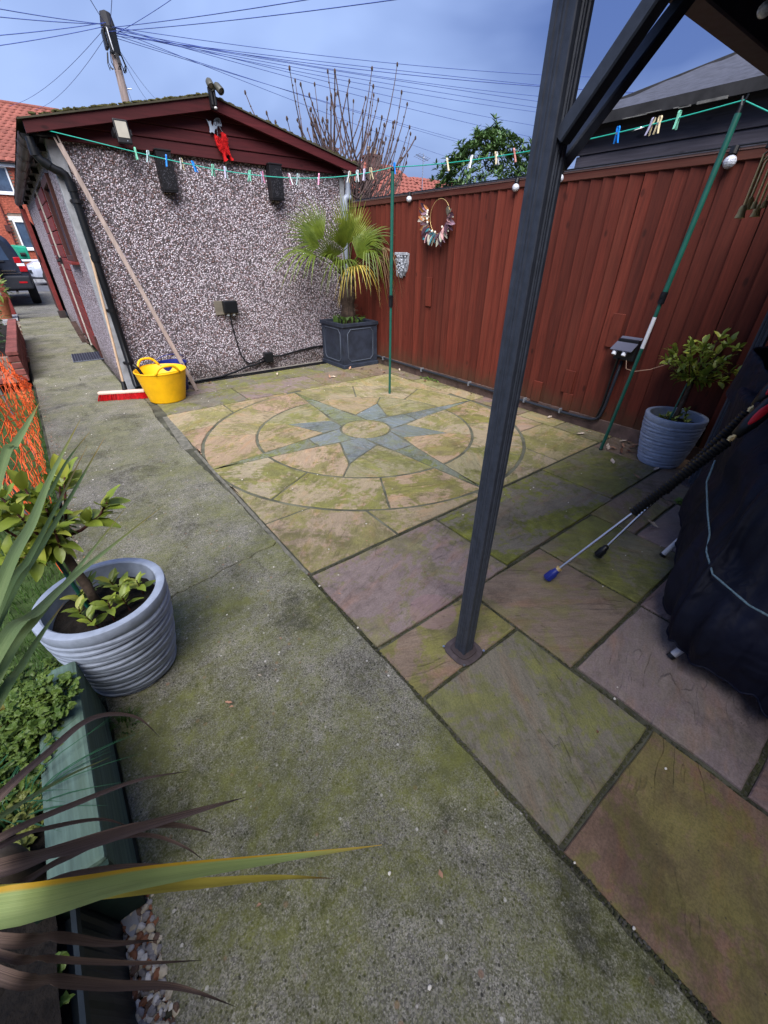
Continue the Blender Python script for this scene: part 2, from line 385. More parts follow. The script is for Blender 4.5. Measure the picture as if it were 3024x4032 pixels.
GRAVELB = simple('gravel_board_stain', (.10,.065,.055), .85, var=.45, scale=9, bump=.4, bs=50, bd=.004, dirt=.6)
BLACKP = simple('black_plastic', (.005,.006,.008), .42, var=.2, bump=.08, spec=.32)
BLACKM = simple('black_metal', (.006,.006,.008), .5, var=.25, bump=.1, spec=.35)
POSTM = simple('charcoal_powder_coat', (.034,.041,.058), .5, var=.25, scale=40, bump=.25, bs=380, bd=.0008, spec=.45)
GREYPIPE = simple('grey_plastic_pipe', (.22,.25,.31), .45, var=.12, bump=.05, spec=.4)
CONCPOST = simple('grey_concrete_post', (.26,.27,.29), .85, var=.2, scale=14, bump=.3, bs=160, bd=.002, dirt=.35)
POT = simple('grey_resin_pot', (.29,.335,.42), .55, var=.16, scale=26, bump=.18, bs=420, bd=.0008, spec=.35, dirt=.22)
LEAD = simple('lead_effect_planter', (.022,.028,.045), .6, var=.4, scale=8, bump=.2, bs=90, bd=.002, dirt=.2)
YEL = simple('yellow_rubber', (.78,.42,.004), .5, var=.10, bump=.05, spec=.35, dirt=.22, scale=9)
BLUEP = simple('blue_plastic', (.012,.022,.17), .4, var=.15, bump=.05)
REDB = simple('red_bristle', (.46,.004,.008), .6, var=.3, scale=80, bump=.3)
REDP = simple('red_plastic', (.62,.012,.02), .4, var=.1, bump=.03)
STEEL = simple('brushed_steel', (.55,.56,.58), .3, 1.0, var=.12, scale=60, bump=.05)
BRASS = simple('brass', (.62,.46,.20), .4, .55, var=.2, scale=60, bump=.05)
SOIL = simple('dark_soil', (.010,.0075,.0055), .95, var=.6, scale=40, bump=.9, bs=130, bd=.008)
BARK = simple('grey_brown_bark', (.085,.06,.045), .9, var=.45, scale=40, bump=.7, bs=90, bd=.004)
REDTWIG = simple('dark_red_twig', (.06,.018,.014), .7, var=.3)
TILE = simple('terracotta_roof_tile', (.215,.070,.052), .8, var=.25, scale=9, bump=.2, objrand=.2)
BRICK = simple('red_brick', (.30,.078,.048), .85, var=.35, scale=14, bump=.4, bs=90, bd=.003, objrand=.22)
WBRICK = simple('planter_brick', (.17,.052,.045), .85, var=.35, scale=14, bump=.4, bs=70, bd=.004, objrand=.22)
BMORT = simple('brick_mortar', (.20,.15,.12), .9, var=.2)
WHITEP = simple('white_upvc', (.72,.74,.78), .4, var=.05, bump=0)
GLASS = glassy('window_glass', (.05,.08,.13), .06)
ASPHALT = simple('asphalt', (.075,.078,.09), .9, var=.25, scale=6, bump=.4, bs=140, bd=.003, world=True)
FELT = simple('mineral_roof_felt', (.052,.056,.075), .9, var=.35, scale=16, bump=.5, bs=170, bd=.003)
TERRA = simple('terracotta_pot', (.26,.085,.04), .85, var=.25)
MOSS = simple('moss', (.050,.048,.014), .95, var=.5, scale=30, bump=.9, bs=120, bd=.006)
CORDG = simple('green_line_cord', (.015,.30,.23), .45, var=.1, bump=0)
POLEG = simple('green_pole_coating', (.008,.085,.062), .4, var=.15, bump=.03, spec=.5)
LEAFBAY = leaf_mat('bay_leaf', (.15,.215,.022), (.27,.34,.05), (.36,.36,.06), .4, .45)
LEAFHERB = leaf_mat('herb_leaf', (.055,.115,.016), (.17,.25,.045), (.19,.19,.05), .5, scale=24)
GRASSM = leaf_mat('grass_blade', (.03,.085,.012), (.06,.14,.02), (.09,.13,.03), .5)
CHIVE = leaf_mat('chive_leaf', (.015,.075,.03), (.035,.13,.05), None, .45)
PALMG = leaf_mat('palm_leaf', (.060,.095,.010), (.135,.18,.02), (.24,.25,.035), .42, objrand=.22)
PALMY = leaf_mat('yellow_palm_leaf', (.36,.27,.04), (.50,.38,.08), None, .5)
PALMD = leaf_mat('dead_palm_leaf', (.12,.075,.035), (.20,.13,.07), None, .8)
EVERG = leaf_mat('evergreen_leaf', (.028,.062,.018), (.075,.135,.035), None, .35, .5, trans=.15)

# ------------------------------------------------------------------ ground
CUT = MB(); CUT.add([(-260,-60,-.12),(260,-60,-.12),(260,520,-.12),(-260,520,-.12)], [(0,1,2,3)])
tag(build('ground', CUT, simple('garden_earth', (.055,.06,.03), .95, var=.5, scale=3, bump=.6, bs=40, bd=.02, world=True)), kind='structure')
def sheet(name, poly, z0, z1, mat, kind='structure', parent=None):
    b = MB(); b.prism(poly, z0, z1); o = build(name, b, mat, parent)
    return tag(o, kind=kind) if parent is None else o
LAWNM = simple('turf', (.035,.062,.014), .95, var=.5, scale=14, bump=.8, bs=120, bd=.008, world=True)
sheet('lawn', [(-9,1.1),(-.268,1.1),(-.30,4.8),(-.33,6.2),(-9,6.2)], -.1, -.022, LAWNM)
sheet('driveway', [(-3.2,13.4),(.5,13.4),(3.0,13.4),(3.4,21.9),(-5,21.9)], -.1, -.012, CONC_B)
sheet('road', [(-60,21.9),(70,21.9),(70,28.6),(-60,28.6)], -.1, -.03, ASPHALT)
kb = thing('kerb', (0,28.7,0), None, None, kind='structure')
for i in range(22):
    b = MB(); b.box((-6+.915*i, 28.6, -.1), (-6+.915*i+.905, 28.74, .09)); build('kerb_stone', b, CONCPOST, kb, bevel=.015)
sheet('pavement', [(-60,28.745),(70,28.745),(70,30.4),(-60,30.4)], -.1, .08, ASPHALT)

# concrete path, cast in bays; a jagged crack divides the near bay
path = thing('path', (0,0,0), None, None, kind='structure')
def jag(x0, x1, y, n, a, s):
    r = random.Random(s); return [(x0+(x1-x0)*i/n, y[0]+(y[1]-y[0])*i/n + (r.random()-.5)*a) for i in range(n+1)]
def lx(y): return -.245 - .0115*max(0, y-.6) - .002*max(0, y-5)
RX = [(.628,-1.2),(.630,.04),(.634,.6),(.632,1.42),(.618,2.4),(.575,3.3),(.565,4.3),(.60,4.75),(.60,5.30)]
crack = jag(-.262, .634, (1.62,1.775), 26, .022, 3)
r2 = random.Random(5)
def redge(y0, y1):
    f = lambda y: next(a[0]+(b_[0]-a[0])*(y-a[1])/(b_[1]-a[1]) for a, b_ in zip(RX, RX[1:]) if a[1]-1e-6 <= y <= b_[1]+1e-6)
    n = max(3, int((y1-y0)/.05)); return [(f(y0+(y1-y0)*i/n)+(r2.random()-.5)*.009, y0+(y1-y0)*i/n) for i in range(n+1)]
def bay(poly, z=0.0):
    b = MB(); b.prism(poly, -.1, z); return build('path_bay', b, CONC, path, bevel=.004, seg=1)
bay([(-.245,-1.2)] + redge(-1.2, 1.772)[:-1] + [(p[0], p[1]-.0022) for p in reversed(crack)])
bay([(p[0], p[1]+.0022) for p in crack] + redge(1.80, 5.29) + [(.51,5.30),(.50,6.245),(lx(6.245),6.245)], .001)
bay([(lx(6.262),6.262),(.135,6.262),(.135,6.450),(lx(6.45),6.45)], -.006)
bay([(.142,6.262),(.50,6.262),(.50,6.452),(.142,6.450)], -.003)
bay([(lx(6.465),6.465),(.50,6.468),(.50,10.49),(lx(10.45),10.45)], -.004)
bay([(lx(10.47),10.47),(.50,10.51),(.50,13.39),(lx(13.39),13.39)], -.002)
sheet('mortar_bed', [(-.26,-1.2),(.52,-1.2),(.52,13.3),(-.4,13.3)], -.1, -.02, MORTAR, parent=path)

# patio of riven sandstone with the compass circle
patio = thing('patio', (.6,-1,0), None, None, kind='structure')
sheet('mortar_bed', [(.5,-1.2),(3.66,-1.2),(3.66,5.44),(.5,5.44)], -.09, -.011, MORTAR, parent=patio)
PAL = {'tan': (.330,.270,.175), 'tan2': (.345,.265,.180), 'peach': (.375,.265,.185), 'olive': (.300,.265,.155), 'blue': (.175,.205,.215), 'blueg': (.185,.205,.160),
       'grey': (.165,.155,.125), 'brown': (.195,.150,.115), 'purple': (.205,.165,.160), 'pink': (.215,.155,.145), 'rust': (.185,.125,.090), 'moss': (.180,.165,.105), 'lightg': (.20,.185,.15)}
def offset(poly, d):
    n = len(poly); out = []
    A = sum(poly[i][0]*poly[(i+1)%n][1]-poly[(i+1)%n][0]*poly[i][1] for i in range(n))
    sg = 1 if A > 0 else -1
    for i in range(n):
        p0, p1, p2 = Vector(poly[i-1]), Vector(poly[i]), Vector(poly[(i+1)%n])
        e1, e2 = (p1-p0).normalized(), (p2-p1).normalized()
        n1, n2 = Vector((-e1.y, e1.x))*sg, Vector((-e2.y, e2.x))*sg
        m = n1+n2; k = m.length_squared
        m = m*(2/k) if k > .25 else n1
        q = p1 + m*d; out.append((q.x, q.y))
    return out
def dens(poly, step=.06, jit=.0022):
    out = []; n = len(poly)
    for i in range(n):
        a, b = Vector(poly[i]), Vector(poly[(i+1)%n]); k = max(1, int((b-a).length/step))
        for j in range(k):
            p = a+(b-a)*j/k; out.append((p.x+(rng.random()-.5)*jit*2, p.y+(rng.random()-.5)*jit*2))
    return out
def slab(poly, col, moss=.5, joint=.013, z=None):
    p = dens(offset(poly, joint/2)); z = (rng.random()-.5)*.003 if z is None else z
    q = offset(p, .0035); n = len(p)
    b = MB(); b.add([(x,y,-.035) for x,y in p]+[(x,y,z-.004) for x,y in p]+[(x,y,z) for x,y in q],
        [tuple(range(n-1,-1,-1))]+[(i,(i+1)%n,n+(i+1)%n,n+i) for i in range(n)]+[(n+i,n+(i+1)%n,2*n+(i+1)%n,2*n+i) for i in range(n)]+[tuple(range(2*n,3*n))])
    o = build('paving_slab', b, STONE, patio, origin=(sum(x for x,y in p)/n, sum(y for x,y in p)/n, 0))
    c = PAL[col]; v = 1+(rng.random()-.5)*.16; h = (rng.random()-.5)*.08
    o.color = (c[0]*v*(1+h), c[1]*v, c[2]*v*(1-h), moss); return o
def rect(x0, x1, y0, y1, col, moss=.5, j=.02): return slab([(x0,y0),(x1,y0),(x1,y1),(x0,y1)], col, moss, j)
XE = .640
rect(XE,1.185,.045,.595,'grey',.55,.018); rect(XE,1.185,.595,.868,'brown',.6,.014)
rect(XE,1.487,.868,1.42,'purple',.45,.016); rect(1.487,2.58,.885,1.42,'brown',.8,.014) if False else None
rect(1.487,2.575,.882,1.42,'grey',.85,.014); rect(2.575,3.30,.895,1.43,'moss',.6,.018); rect(3.30,3.655,.895,1.43,'brown',.2,.018)
rect(1.185,1.745,.338,.872,'brown',.35,.016); rect(1.20,1.745,-.215,.338,'purple',.10,.018); rect(1.745,2.295,.345,.878,'moss',.65,.015)
rect(1.745,2.295,-.215,.345,'pink',.05,.015); rect(2.295,2.85,.612,.892,'brown',.45,.014); rect(2.295,2.85,.345,.612,'purple',.1,.014)
rect(2.85,3.40,.345,.895,'brown',.15,.014); rect(3.40,3.655,.345,.895,'rust',.1,.014); rect(2.295,2.85,-.215,.345,'brown',.05); rect(2.85,3.655,-.215,.345,'purple',.05)
rect(XE,1.195,-.95,.045,'rust',.45,.019); rect(1.195,2.0,-.95,-.215,'pink',.05,.018); rect(2.0,3.0,-.95,-.215,'brown',.05,.014); rect(3.0,3.655,-.95,-.215,'rust',.05,.014)
# round the square, towards the fence and the garage
for y0, y1, c in ((1.43,1.88,'moss'),(1.88,2.28,'olive'),(2.28,2.56,'brown'),(2.56,2.88,'pink'),(2.88,3.38,'tan'),(3.38,3.86,'olive'),(3.86,4.32,'brown')):
    rect(3.425,3.655,y0,y1,c,.45,.016)
for x0, x1, c, m_ in ((.665,1.495,'grey',.6),(1.495,2.455,'purple',.55),(2.455,3.12,'brown',.45),(3.12,3.655,'brown',.3)): rect(x0,x1,4.325,4.855,c,m_,.014)
for x0, x1, c in ((.60,.99,'moss'),(.99,1.41,'purple'),(1.41,1.83,'grey'),(1.83,2.26,'moss'),(2.26,2.69,'moss'),(2.69,3.02,'grey'),(3.02,3.655,'brown')): rect(x0,x1,4.862,5.285,c,.6,.012)
# mortar fillets pointed pale along the path and in the far joints
for a, b_, wd in (((.60,3.36),(.655,4.29),.075),((.635,1.44),(.635,3.3),.02)):
    bb = MB(); bb.prism([(a[0]-wd/2,a[1]),(a[0]+wd/2,a[1]),(b_[0]+wd/2,b_[1]),(b_[0]-wd/2,b_[1])], -.03, -.002); build('mortar_fillet', bb, PMORTAR, patio)
for x in (.99,1.41,1.83,2.26,2.69):
    bb = MB(); bb.prism([(x-.007,4.87),(x+.007,4.87),(x+.007,5.28),(x-.007,5.28)], -.03, -.004); build('mortar_fillet', bb, PMORTAR, patio)
bb = MB(); bb.prism([(.655,1.435),(3.41,1.435),(3.41,4.305),(.655,4.305)], -.05, -.0055); build('compass_mortar', bb, simple('olive_mortar', (.095,.095,.065), .95, var=.6, scale=6, bump=.6, bs=120, bd=.003, world=True), patio)
# compass
CX, CY = 2.012, 2.879
def P2(a, r): return (CX+r*math.cos(R(a)), CY+r*math.sin(R(a)))
def arc(a0, a1, r, n=None):
    n = n or max(2, int(abs(a1-a0)/3)); return [P2(a0+(a1-a0)*i/n, r) for i in range(n+1)]
def line_dir(k):   # unit and normal of arm k
    a = R(90*k); return Vector((math.cos(a), math.sin(a))), Vector((-math.sin(a), math.cos(a)))
def armw(r): return .168 + (.098-.168)*(r-.22)/.31 if r < .53 else .098*(1.385-r)/(1.385-.53)
slab([P2(i*10, .222) for i in range(36)], 'tan', .55, .012)
RI, RO = .952, 1.384
for k in range(4):
    d, n_ = line_dir(k)
    q = lambda r, s: (CX+d.x*r+n_.x*s*armw(r), CY+d.y*r+n_.y*s*armw(r))
    inner = [P2(90*k+a, .228) for a in (-38,-24,-12,0,12,24,38)]
    o_far = [P2(90*k+a, .535) for a in (10.2,5,0,-5,-10.2)]
    slab(inner + [ (p[0],p[1]) for p in o_far], 'blue' if k != 1 else 'blueg', .3 if k in (0,3) else .45, .013)
    i_far = [P2(90*k+a, .542) for a in (-10.2,-5,0,5,10.2)]
    slab(i_far[:1]+i_far[1:]+[q(.9,1), q(1.372,.35), q(1.372,-.35), q(.9,-1)], 'blue' if k == 0 else 'blueg', .35 if k in (0,) else .7, .013)
    # pale wedges either side of the arm, out to the inner ring, and the small star point between the arms
    A = 90*k+45
    tip = P2(A, .735); bl = P2(A-24, .385); br = P2(A+24, .385); neck1, neck2 = P2(A-7, .228), P2(A+7, .228)
    slab([neck1, bl, tip, br, neck2], 'blue', .25, .013)
    for s in (-1, 1):
        dd, nn = line_dir(k if s < 0 else k+1)
        e = 1 if s < 0 else -1
        ap = lambda r: (CX+dd.x*r+nn.x*e*armw(r), CY+dd.y*r+nn.y*e*armw(r))
        a_in = math.degrees(math.atan2(armw(.94)*e, .94)) + (90*k if s < 0 else 90*k+90)
        b_ = bl if s < 0 else br
        ar = arc(a_in, A, RI-.004)
        poly = [b_, ap(.60), ap(.80)] + ar + [tip]
        slab(poly if s < 0 else poly[::-1], rng.choice(('tan','tan','peach','tan2','olive')), .6 if k in (1,2,3) else .45, .013)
    for a0, a1 in ((0,28.5),(28.5,61),(61,90)):
        e0 = 90*k+a0; e1 = 90*k+a1
        g_in0 = math.degrees(math.atan2(armw(.965), .965)) if a0 == 0 else 0; g_out0 = math.degrees(math.atan2(armw(1.35), 1.35)) if a0 == 0 else 0
        g_in1 = math.degrees(math.atan2(armw(.965), .965)) if a1 == 90 else 0; g_out1 = math.degrees(math.atan2(armw(1.35), 1.35)) if a1 == 90 else 0
        slab(arc(e0+g_out0, e1-g_out1, RO-.006) + arc(e1-g_in1, e0+g_in0, RI+.006), rng.choice(('tan','tan','peach','olive','tan2')), .72 if k in (2,3) else .5, .014)
# corner pieces that square the circle off
SX0, SX1, SY0, SY1 = .648, 3.418, 1.432, 4.312
RC = 1.389
for sx in (-1, 1):
    for sy in (-1, 1):
        X0 = SX0 if sx < 0 else SX1; Y0 = SY0 if sy < 0 else SY1
        xs = CX + sx*.80; ys = CY + sy*.895
        ang = lambda x=None, y=None: (math.degrees(math.asin((y-CY)/RC)) if y is not None else math.degrees(math.acos((x-CX)/RC)))
        ax = ang(x=xs)*sy; ay = ang(y=ys); ay = ay if sx > 0 else 180-ay
        if ay > 180: ay -= 360
        cols = ('tan','olive','tan2'); 
        pts = [(X0,Y0),(X0,ys),P2(ay,RC)] + arc(ay, ax, RC)[1:-1] + [P2(ax,RC),(xs,Y0)]
        slab(pts, {(-1,-1):'tan2',(1,-1):'olive',(-1,1):'tan',(1,1):'olive'}[(sx,sy)], .55, .016)
        a_end = {(-1):180,(1):0}[sx]; 
        e = 13*sy*(1 if sx > 0 else -1)
        end_a = a_end + e if not (sx < 0 and sy < 0) else -180 + abs(e)
        if sx < 0 and sy > 0: end_a = 180 - abs(e)
        pts = [(X0,ys),(X0, CY+RC*math.sin(R(end_a))),P2(end_a,RC)] + arc(end_a, ay, RC)[1:-1] + [P2(ay,RC)]
        pts[1] = (X0, pts[1][1]); slab(pts, 'peach' if sx*sy < 0 else 'tan', .5, .014)
        end_b = 90*sy + (-3.5 if (sx > 0) == (sy > 0) else 3.5)
        pts = [(xs,Y0),P2(ax,RC)] + arc(ax, end_b, RC)[1:-1] + [P2(end_b,RC),(CX+RC*math.cos(R(end_b)),Y0)]
        slab(pts, 'tan', .6, .014)
# ------------------------------------------------------------------ garage
GY = 5.472
gar = thing('garage', (2.08, 9.3, 0), 'pebble dashed garage with dark red timber gable and moss on its roof edge', 'garage')
b = MB(); b.box((.638, GY, -.05), (3.493, GY+.10, 2.20)); build('front_wall', b, DASH, gar)
b = MB()
b.box((.535, GY+.10, -.05), (.60, 6.30, 2.2)); b.box((.535, 7.10, -.05), (.60, 7.60, 2.2)); b.box((.535, 9.74, -.05), (.60, 13.2, 2.2))
b.box((.535, 6.30, -.05), (.60, 7.10, 1.22)); b.box((.535, 6.30, 2.0), (.60, 7.10, 2.2)); b.box((.535, 7.60, 2.06), (.60, 9.74, 2.2))
build('side_wall', b, DASH, gar)
b = MB(); b.box((.7, 13.1, -.05), (3.6, 13.2, 2.2)); b.box((3.55, GY+.1, -.05), (3.6, 13.2, 2.2)); build('rear_wall', b, DASH, gar)
b = MB(); b.box((.522, GY-.012, -.05), (.636, GY+.098, 2.15)); build('corner_pilaster', b, CONCPOST, gar, bevel=.006)
b = MB(); b.box((3.495, GY-.012, -.05), (3.56, GY+.098, 2.19)); build('corner_pilaster', b, CONCPOST, gar, bevel=.006)
# gable: shiplap boards cut to the rake
PK = (1.983, 2.605); ELX, ERX, EZ = .385, 3.665, 2.245
def rake(x): return EZ + (PK[1]-EZ)*((x-ELX)/(PK[0]-ELX) if x < PK[0] else (ERX-x)/(ERX-PK[0]))
zs = [2.145, 2.245, 2.345, 2.445, 2.545]
for i, z0 in enumerate(zs):
    z1 = z0+.10
    def span(z):
        t = (z+.045-EZ)/(PK[1]-EZ); t = max(0, min(1, t))
        return max(.545, ELX+t*(PK[0]-ELX)), min(3.57, ERX-t*(ERX-PK[0]))
    a0, a1 = span(z0); c0, c1 = span(min(z1, 2.555))
    zt = min(z1, 2.555) - .002
    if a1-a0 < .1: continue
    M = Matrix.Identity(4); b = MB(); y0, y1 = GY-.046, GY-.006
    b.add([(a0,y0,z0),(a1,y0,z0),(a1,y1,z0),(a0,y1,z0),(c0,y0+.012,zt),(c1,y0+.012,zt),(c1,y1,zt),(c0,y1,zt)], [(3,2,1,0),(4,5,6,7),(0,1,5,4),(1,2,6,5),(2,3,7,6),(3,0,4,7)])
    build('gable_board', b, GABLE, gar, bevel=.003, seg=1)
def raker(xa, za, xb, zb, name):
    b = MB(); h = .098; y0, y1 = GY-.145, GY-.10
    n = 24; top = [(xa+(xb-xa)*i/n, za+(zb-za)*i/n) for i in range(n+1)]
    vs = []
    for x, z in top: vs += [(x,y0,z-h),(x,y1,z-h),(x,y1,z),(x,y0,z)]
    fs = [(0,1,2,3)] + [(4*i+k, 4*i+4+k, 4*i+4+(k+1)%4, 4*i+(k+1)%4) for i in range(n) for k in range(4)] + [(4*n+3,4*n+2,4*n+1,4*n)]
    b.add(vs, fs); return build(name, b, GABLE, gar, weld=True)
raker(ELX+.015, EZ+.004, PK[0], PK[1]-.003, 'bargeboard'); raker(PK[0]+.002, PK[1]-.003, ERX, EZ+.004, 'bargeboard')
b = MB(); b.box((ELX+.03, GY-.098, EZ-.09), (.60, GY-.005, EZ-.075)); build('soffit', b, BLACKP, gar)
b = MB()
for (xa, za, xb, zb) in ((ELX-.02, EZ-.01, PK[0], PK[1]+.0), (PK[0], PK[1]+.0, ERX+.03, EZ-.01)):
    n = 30
    rows = []
    for y in (GY-.16, 13.3):
        rows.append([(xa+(xb-xa)*i/n, y, za+(zb-za)*i/n+.004) for i in range(n+1)])
    b.strip(rows); b.strip([[(p[0],p[1],p[2]-.012) for p in r] for r in rows[::-1]])
    b.strip([[(p[0],p[1],p[2]-.012) for p in rows[0]], rows[0]])
build('roof', b, simple('fibre_cement_sheet', (.05,.045,.03), .9, var=.3, dirt=.5), gar)
b = MB(); rm = random.Random(4)
for i in range(260):
    x = ELX+.05+(PK[0]-ELX-.05)*rm.random()**.8 if i < 200 else PK[0]+(ERX-PK[0])*rm.random()
    if x < .62 and rm.random() < .8: continue
    b.blob((x, GY-.15+rm.random()*.05, rake(x)+.004+rm.random()*.008), (.014+rm.random()*.02, .012, .004+rm.random()*.008), 6, 4, jit=.5)
o = build('roof_moss', b, MOSS, gar); o['kind'] = 'stuff'
# gutter along the side eave with its brackets, then swan neck and downpipe
b = MB(); prof = [(.066*math.cos(a), .070*math.sin(a)) for a in [math.pi+math.pi*i/10 for i in range(11)]]
for y0, y1 in ((GY-.02, 9.2), (9.2, 13.25)):
    rows = [[(.415+p[0], y, 2.175+p[1]) for p in prof] for y in (y0, y1)]; b.strip(rows); b.strip([[(x*1+(.425-x)*.08, y, z+.004) for x,y,z in r] for r in rows[::-1]])
b.prism([(.425+p[0]*.99, 2.165+p[1]*.99) for p in prof], 0, .004, Matrix(((1,0,0,0),(0,0,1,GY-.022),(0,1,0,0),(0,0,0,1))))
gut = build('gutter', b, BLACKP, gar, smooth=True, auto=40)
for y in (5.75, 6.55, 7.4, 8.2, 9.15, 10.2, 11.3, 12.4):
    b = MB(); b.strip([[(.415+p[0]*1.2, yy, 2.175+p[1]*1.2) for p in prof] for yy in (y, y+.07)]); b.box((.475, y, 2.10), (.535, y+.03, 2.2)); build('gutter_bracket', b, BLACKM, gut)
b = MB(); b.tube([(.425, 13.2, 2.12), (.43, 13.2, 1.9), (.52, 13.22, 1.75), (.52, 13.22, .1)], .036, 12); build('far_downpipe', b, BLACKP, gar, smooth=True, auto=60)
b = MB(); b.tube([(.415,5.425,2.14),(.415,5.42,2.06),(.418,5.42,2.035),(.435,5.415,2.0),(.47,5.412,1.968),(.52,5.41,1.938),(.56,5.41,1.925),(.585,5.41,1.905),(.597,5.41,1.87),(.603,5.41,1.83),(.609,5.408,1.4),(.612,5.405,.75),(.613,5.405,.06),(.62,5.36,.03)], .034, 14)
dp = build('downpipe', b, BLACKP, gar, smooth=True, auto=70)
for p, q in (((.417,5.42,2.075),(.417,5.42,2.02)), ((.452,5.413,1.985),(.49,5.411,1.955)), ((.60,5.41,1.86),(.604,5.41,1.79)), ((.6085,5.408,1.30),(.609,5.408,1.25))):
    b = MB(); b.tube([p, q], .040, 14); build('pipe_collar', b, BLACKP, dp, smooth=True, auto=50)
for z in (1.72, .82, .30):
    b = MB(); b.box((.560, GY-.064, z-.014), (.66, GY-.030, z+.014)); b.tube([(.6085,5.408,z-.013),(.6085,5.408,z+.013)], .041, 14); b.tube([(.566,5.40,z),(.566,5.45,z)], .012, 8); build('pipe_clip', b, BLACKM, dp)
b = MB(); b.box((.40,GY-.02,2.150),(.534,13.2,2.165)); build('soffit', b, BLACKP, gar)
# doors and window in the side wall
def sidedoor(y0, y1, zt):
    t = MB(); t.box((.552, y0, .02), (.585, y1, zt)); d = build('door', t, DOORW, gar)
    z = .06
    while z < zt-.1:
        bb = MB(); h = min(.148, zt-.03-z); bb.box((.522, y0+.03, z), (.552, y1-.03, z+h-.008)); build('door_board', bb, DOORW, d, bevel=.004, seg=1); z += .15
    return d
d1 = sidedoor(7.62, 8.60, 2.04); d2 = sidedoor(8.66, 9.72, 2.04)
b = MB(); b.box((.500, 8.42, 1.17), (.522, 8.56, 1.25)); b.tube([(.50,8.49,1.21),(.46,8.49,1.21)], .018, 10); build('lock', b, BLACKM, d1)
b = MB(); b.box((.505, 8.70, 1.16), (.522, 8.80, 1.28)); build('hasp', b, BLACKM, d2)
b = MB(); b.box((.51, 8.602, .02), (.53, 8.658, 2.04)); build('door_seal', b, simple('pale_weather_strip', (.42,.40,.36), .8), gar)
b = MB()
b.box((.502, 6.28, 1.235), (.56, 6.345, 2.0)); b.box((.502, 7.05, 1.235), (.56, 7.115, 2.0)); b.box((.502, 6.345, 1.93), (.56, 7.05, 2.0)); b.box((.502, 6.345, 1.235), (.56, 7.05, 1.29))
wf = build('window', b, DARKW, gar, bevel=.003, seg=1)
b = MB(); b.box((.54, 6.345, 1.29), (.546, 7.05, 1.93)); build('pane', b, GLASS, wf)
b = MB(); b.box((.46, 6.24, 1.205), (.56, 7.16, 1.234)); build('sill', b, DOORW, wf, bevel=.003, seg=1)
b = MB(); b.box((.515, 7.45, -.02), (.537, 7.60, .30)); build('kick_board', b, DARKW, gar)
# grey waste pipe at the right corner
b = MB(); b.tube([(3.585,5.42,2.16),(3.585,5.42,2.0)], .030, 12); b.tube([(3.585,5.42,2.0),(3.585,5.42,1.955),(3.575,5.42,1.93)], .036, 12)
b.tube([(3.61,5.42,1.925),(3.56,5.42,1.925),(3.54,5.42,1.91),(3.532,5.42,1.88),(3.532,5.42,1.60),(3.532,5.42,.1)], .037, 14); b.tube([(3.532,5.42,1.86),(3.532,5.42,1.78)], .043, 14)
build('waste_pipe', b, GREYPIPE, gar, smooth=True, auto=60)

# ---- things fixed to or standing against the garage
def on_wall(n, loc, lab, cat, grp=None): return thing(n, loc, lab, cat, grp)
fl = on_wall('floodlight', (1.105, GY-.22, 2.14), 'black square floodlight with a pale panel under the left gable slope', 'floodlight')
FM = Matrix.Translation((1.105, 5.235, 2.228)) @ Matrix.Rotation(R(-8), 4, 'X')
def fbox(a, c): b = MB(); b.box(a, c, FM); return b
build('housing', fbox((-.058,-.012,-.083),(.058,.018,.083)), BLACKM, fl, bevel=.007)
build('heat_sink', fbox((-.050,.019,-.06),(.050,.045,.07)), BLACKM, fl, bevel=.004)
build('lens', fbox((-.045,-.0145,-.045),(.045,-.0122,.066)), simple('pale_led_panel', (.34,.32,.27), .35, var=.1), fl)
b = fbox((-.072,-.004,-.02),(-.060,.10,.02)); b.box((.060,-.004,-.02),(.072,.10,.02), FM); b.box((-.072,.10,-.02),(.072,.11,.02), FM); b.box((-.02,.11,-.02),(.02,.19,.02), FM); build('bracket', b, BLACKM, fl)
b = MB(); b.blob(FM @ Vector((.02,-.014,-.066)), .004, 8, 4); build('sensor', b, POT, fl)
sl = on_wall('security_light', (1.985, GY-.16, 2.53), 'black twin spotlight with motion sensor on the gable peak', 'security light')
b = MB(); b.box((1.960, GY-.20, 2.50), (2.012, GY-.146, 2.655)); b.tube([(1.972,GY-.205,2.52),(1.972,GY-.205,2.64)], .014, 8); b.tube([(2.0,GY-.205,2.52),(2.0,GY-.205,2.64)], .014, 8); build('body', b, BLACKM, sl, bevel=.008)
for (c, dx) in (((1.972, GY-.21, 2.665), -.06), ((2.050, GY-.215, 2.645), .25)):
    ax = Vector((dx, -.75, -.66)).normalized(); M = frame_from(ax, (0,0,1), c)
    b = MB(); b.lathe([(.0,-.055),(.020,-.052),(.031,-.03),(.033,.035),(.030,.04),(.027,.028),(.006,.022),(.0,.02)], (0,0,0), 18); b.v = [tuple(M @ Vector(p)) for p in b.v]
    h = build('spot_head', b, simple('spot_shell', (.06,.06,.05), .45), sl, smooth=True, auto=40)
    b = MB(); b.lathe([(.0,.023),(.026,.025),(.0,.026)], n=16); b.v = [tuple(M @ Vector(p)) for p in b.v]; build('lens', b, simple('spot_lens', (.22,.21,.22), .2), h)
    b = MB(); b.tube([M @ Vector((0,0,-.02)), (1.986, GY-.175, 2.63)], .010, 8); build('arm', b, BLACKM, sl)
b = MB(); b.blob((1.993, GY-.205, 2.505), (.016,.016,.012), 10, 6); build('sensor', b, simple('sensor_dome', (.5,.5,.5), .3), sl)
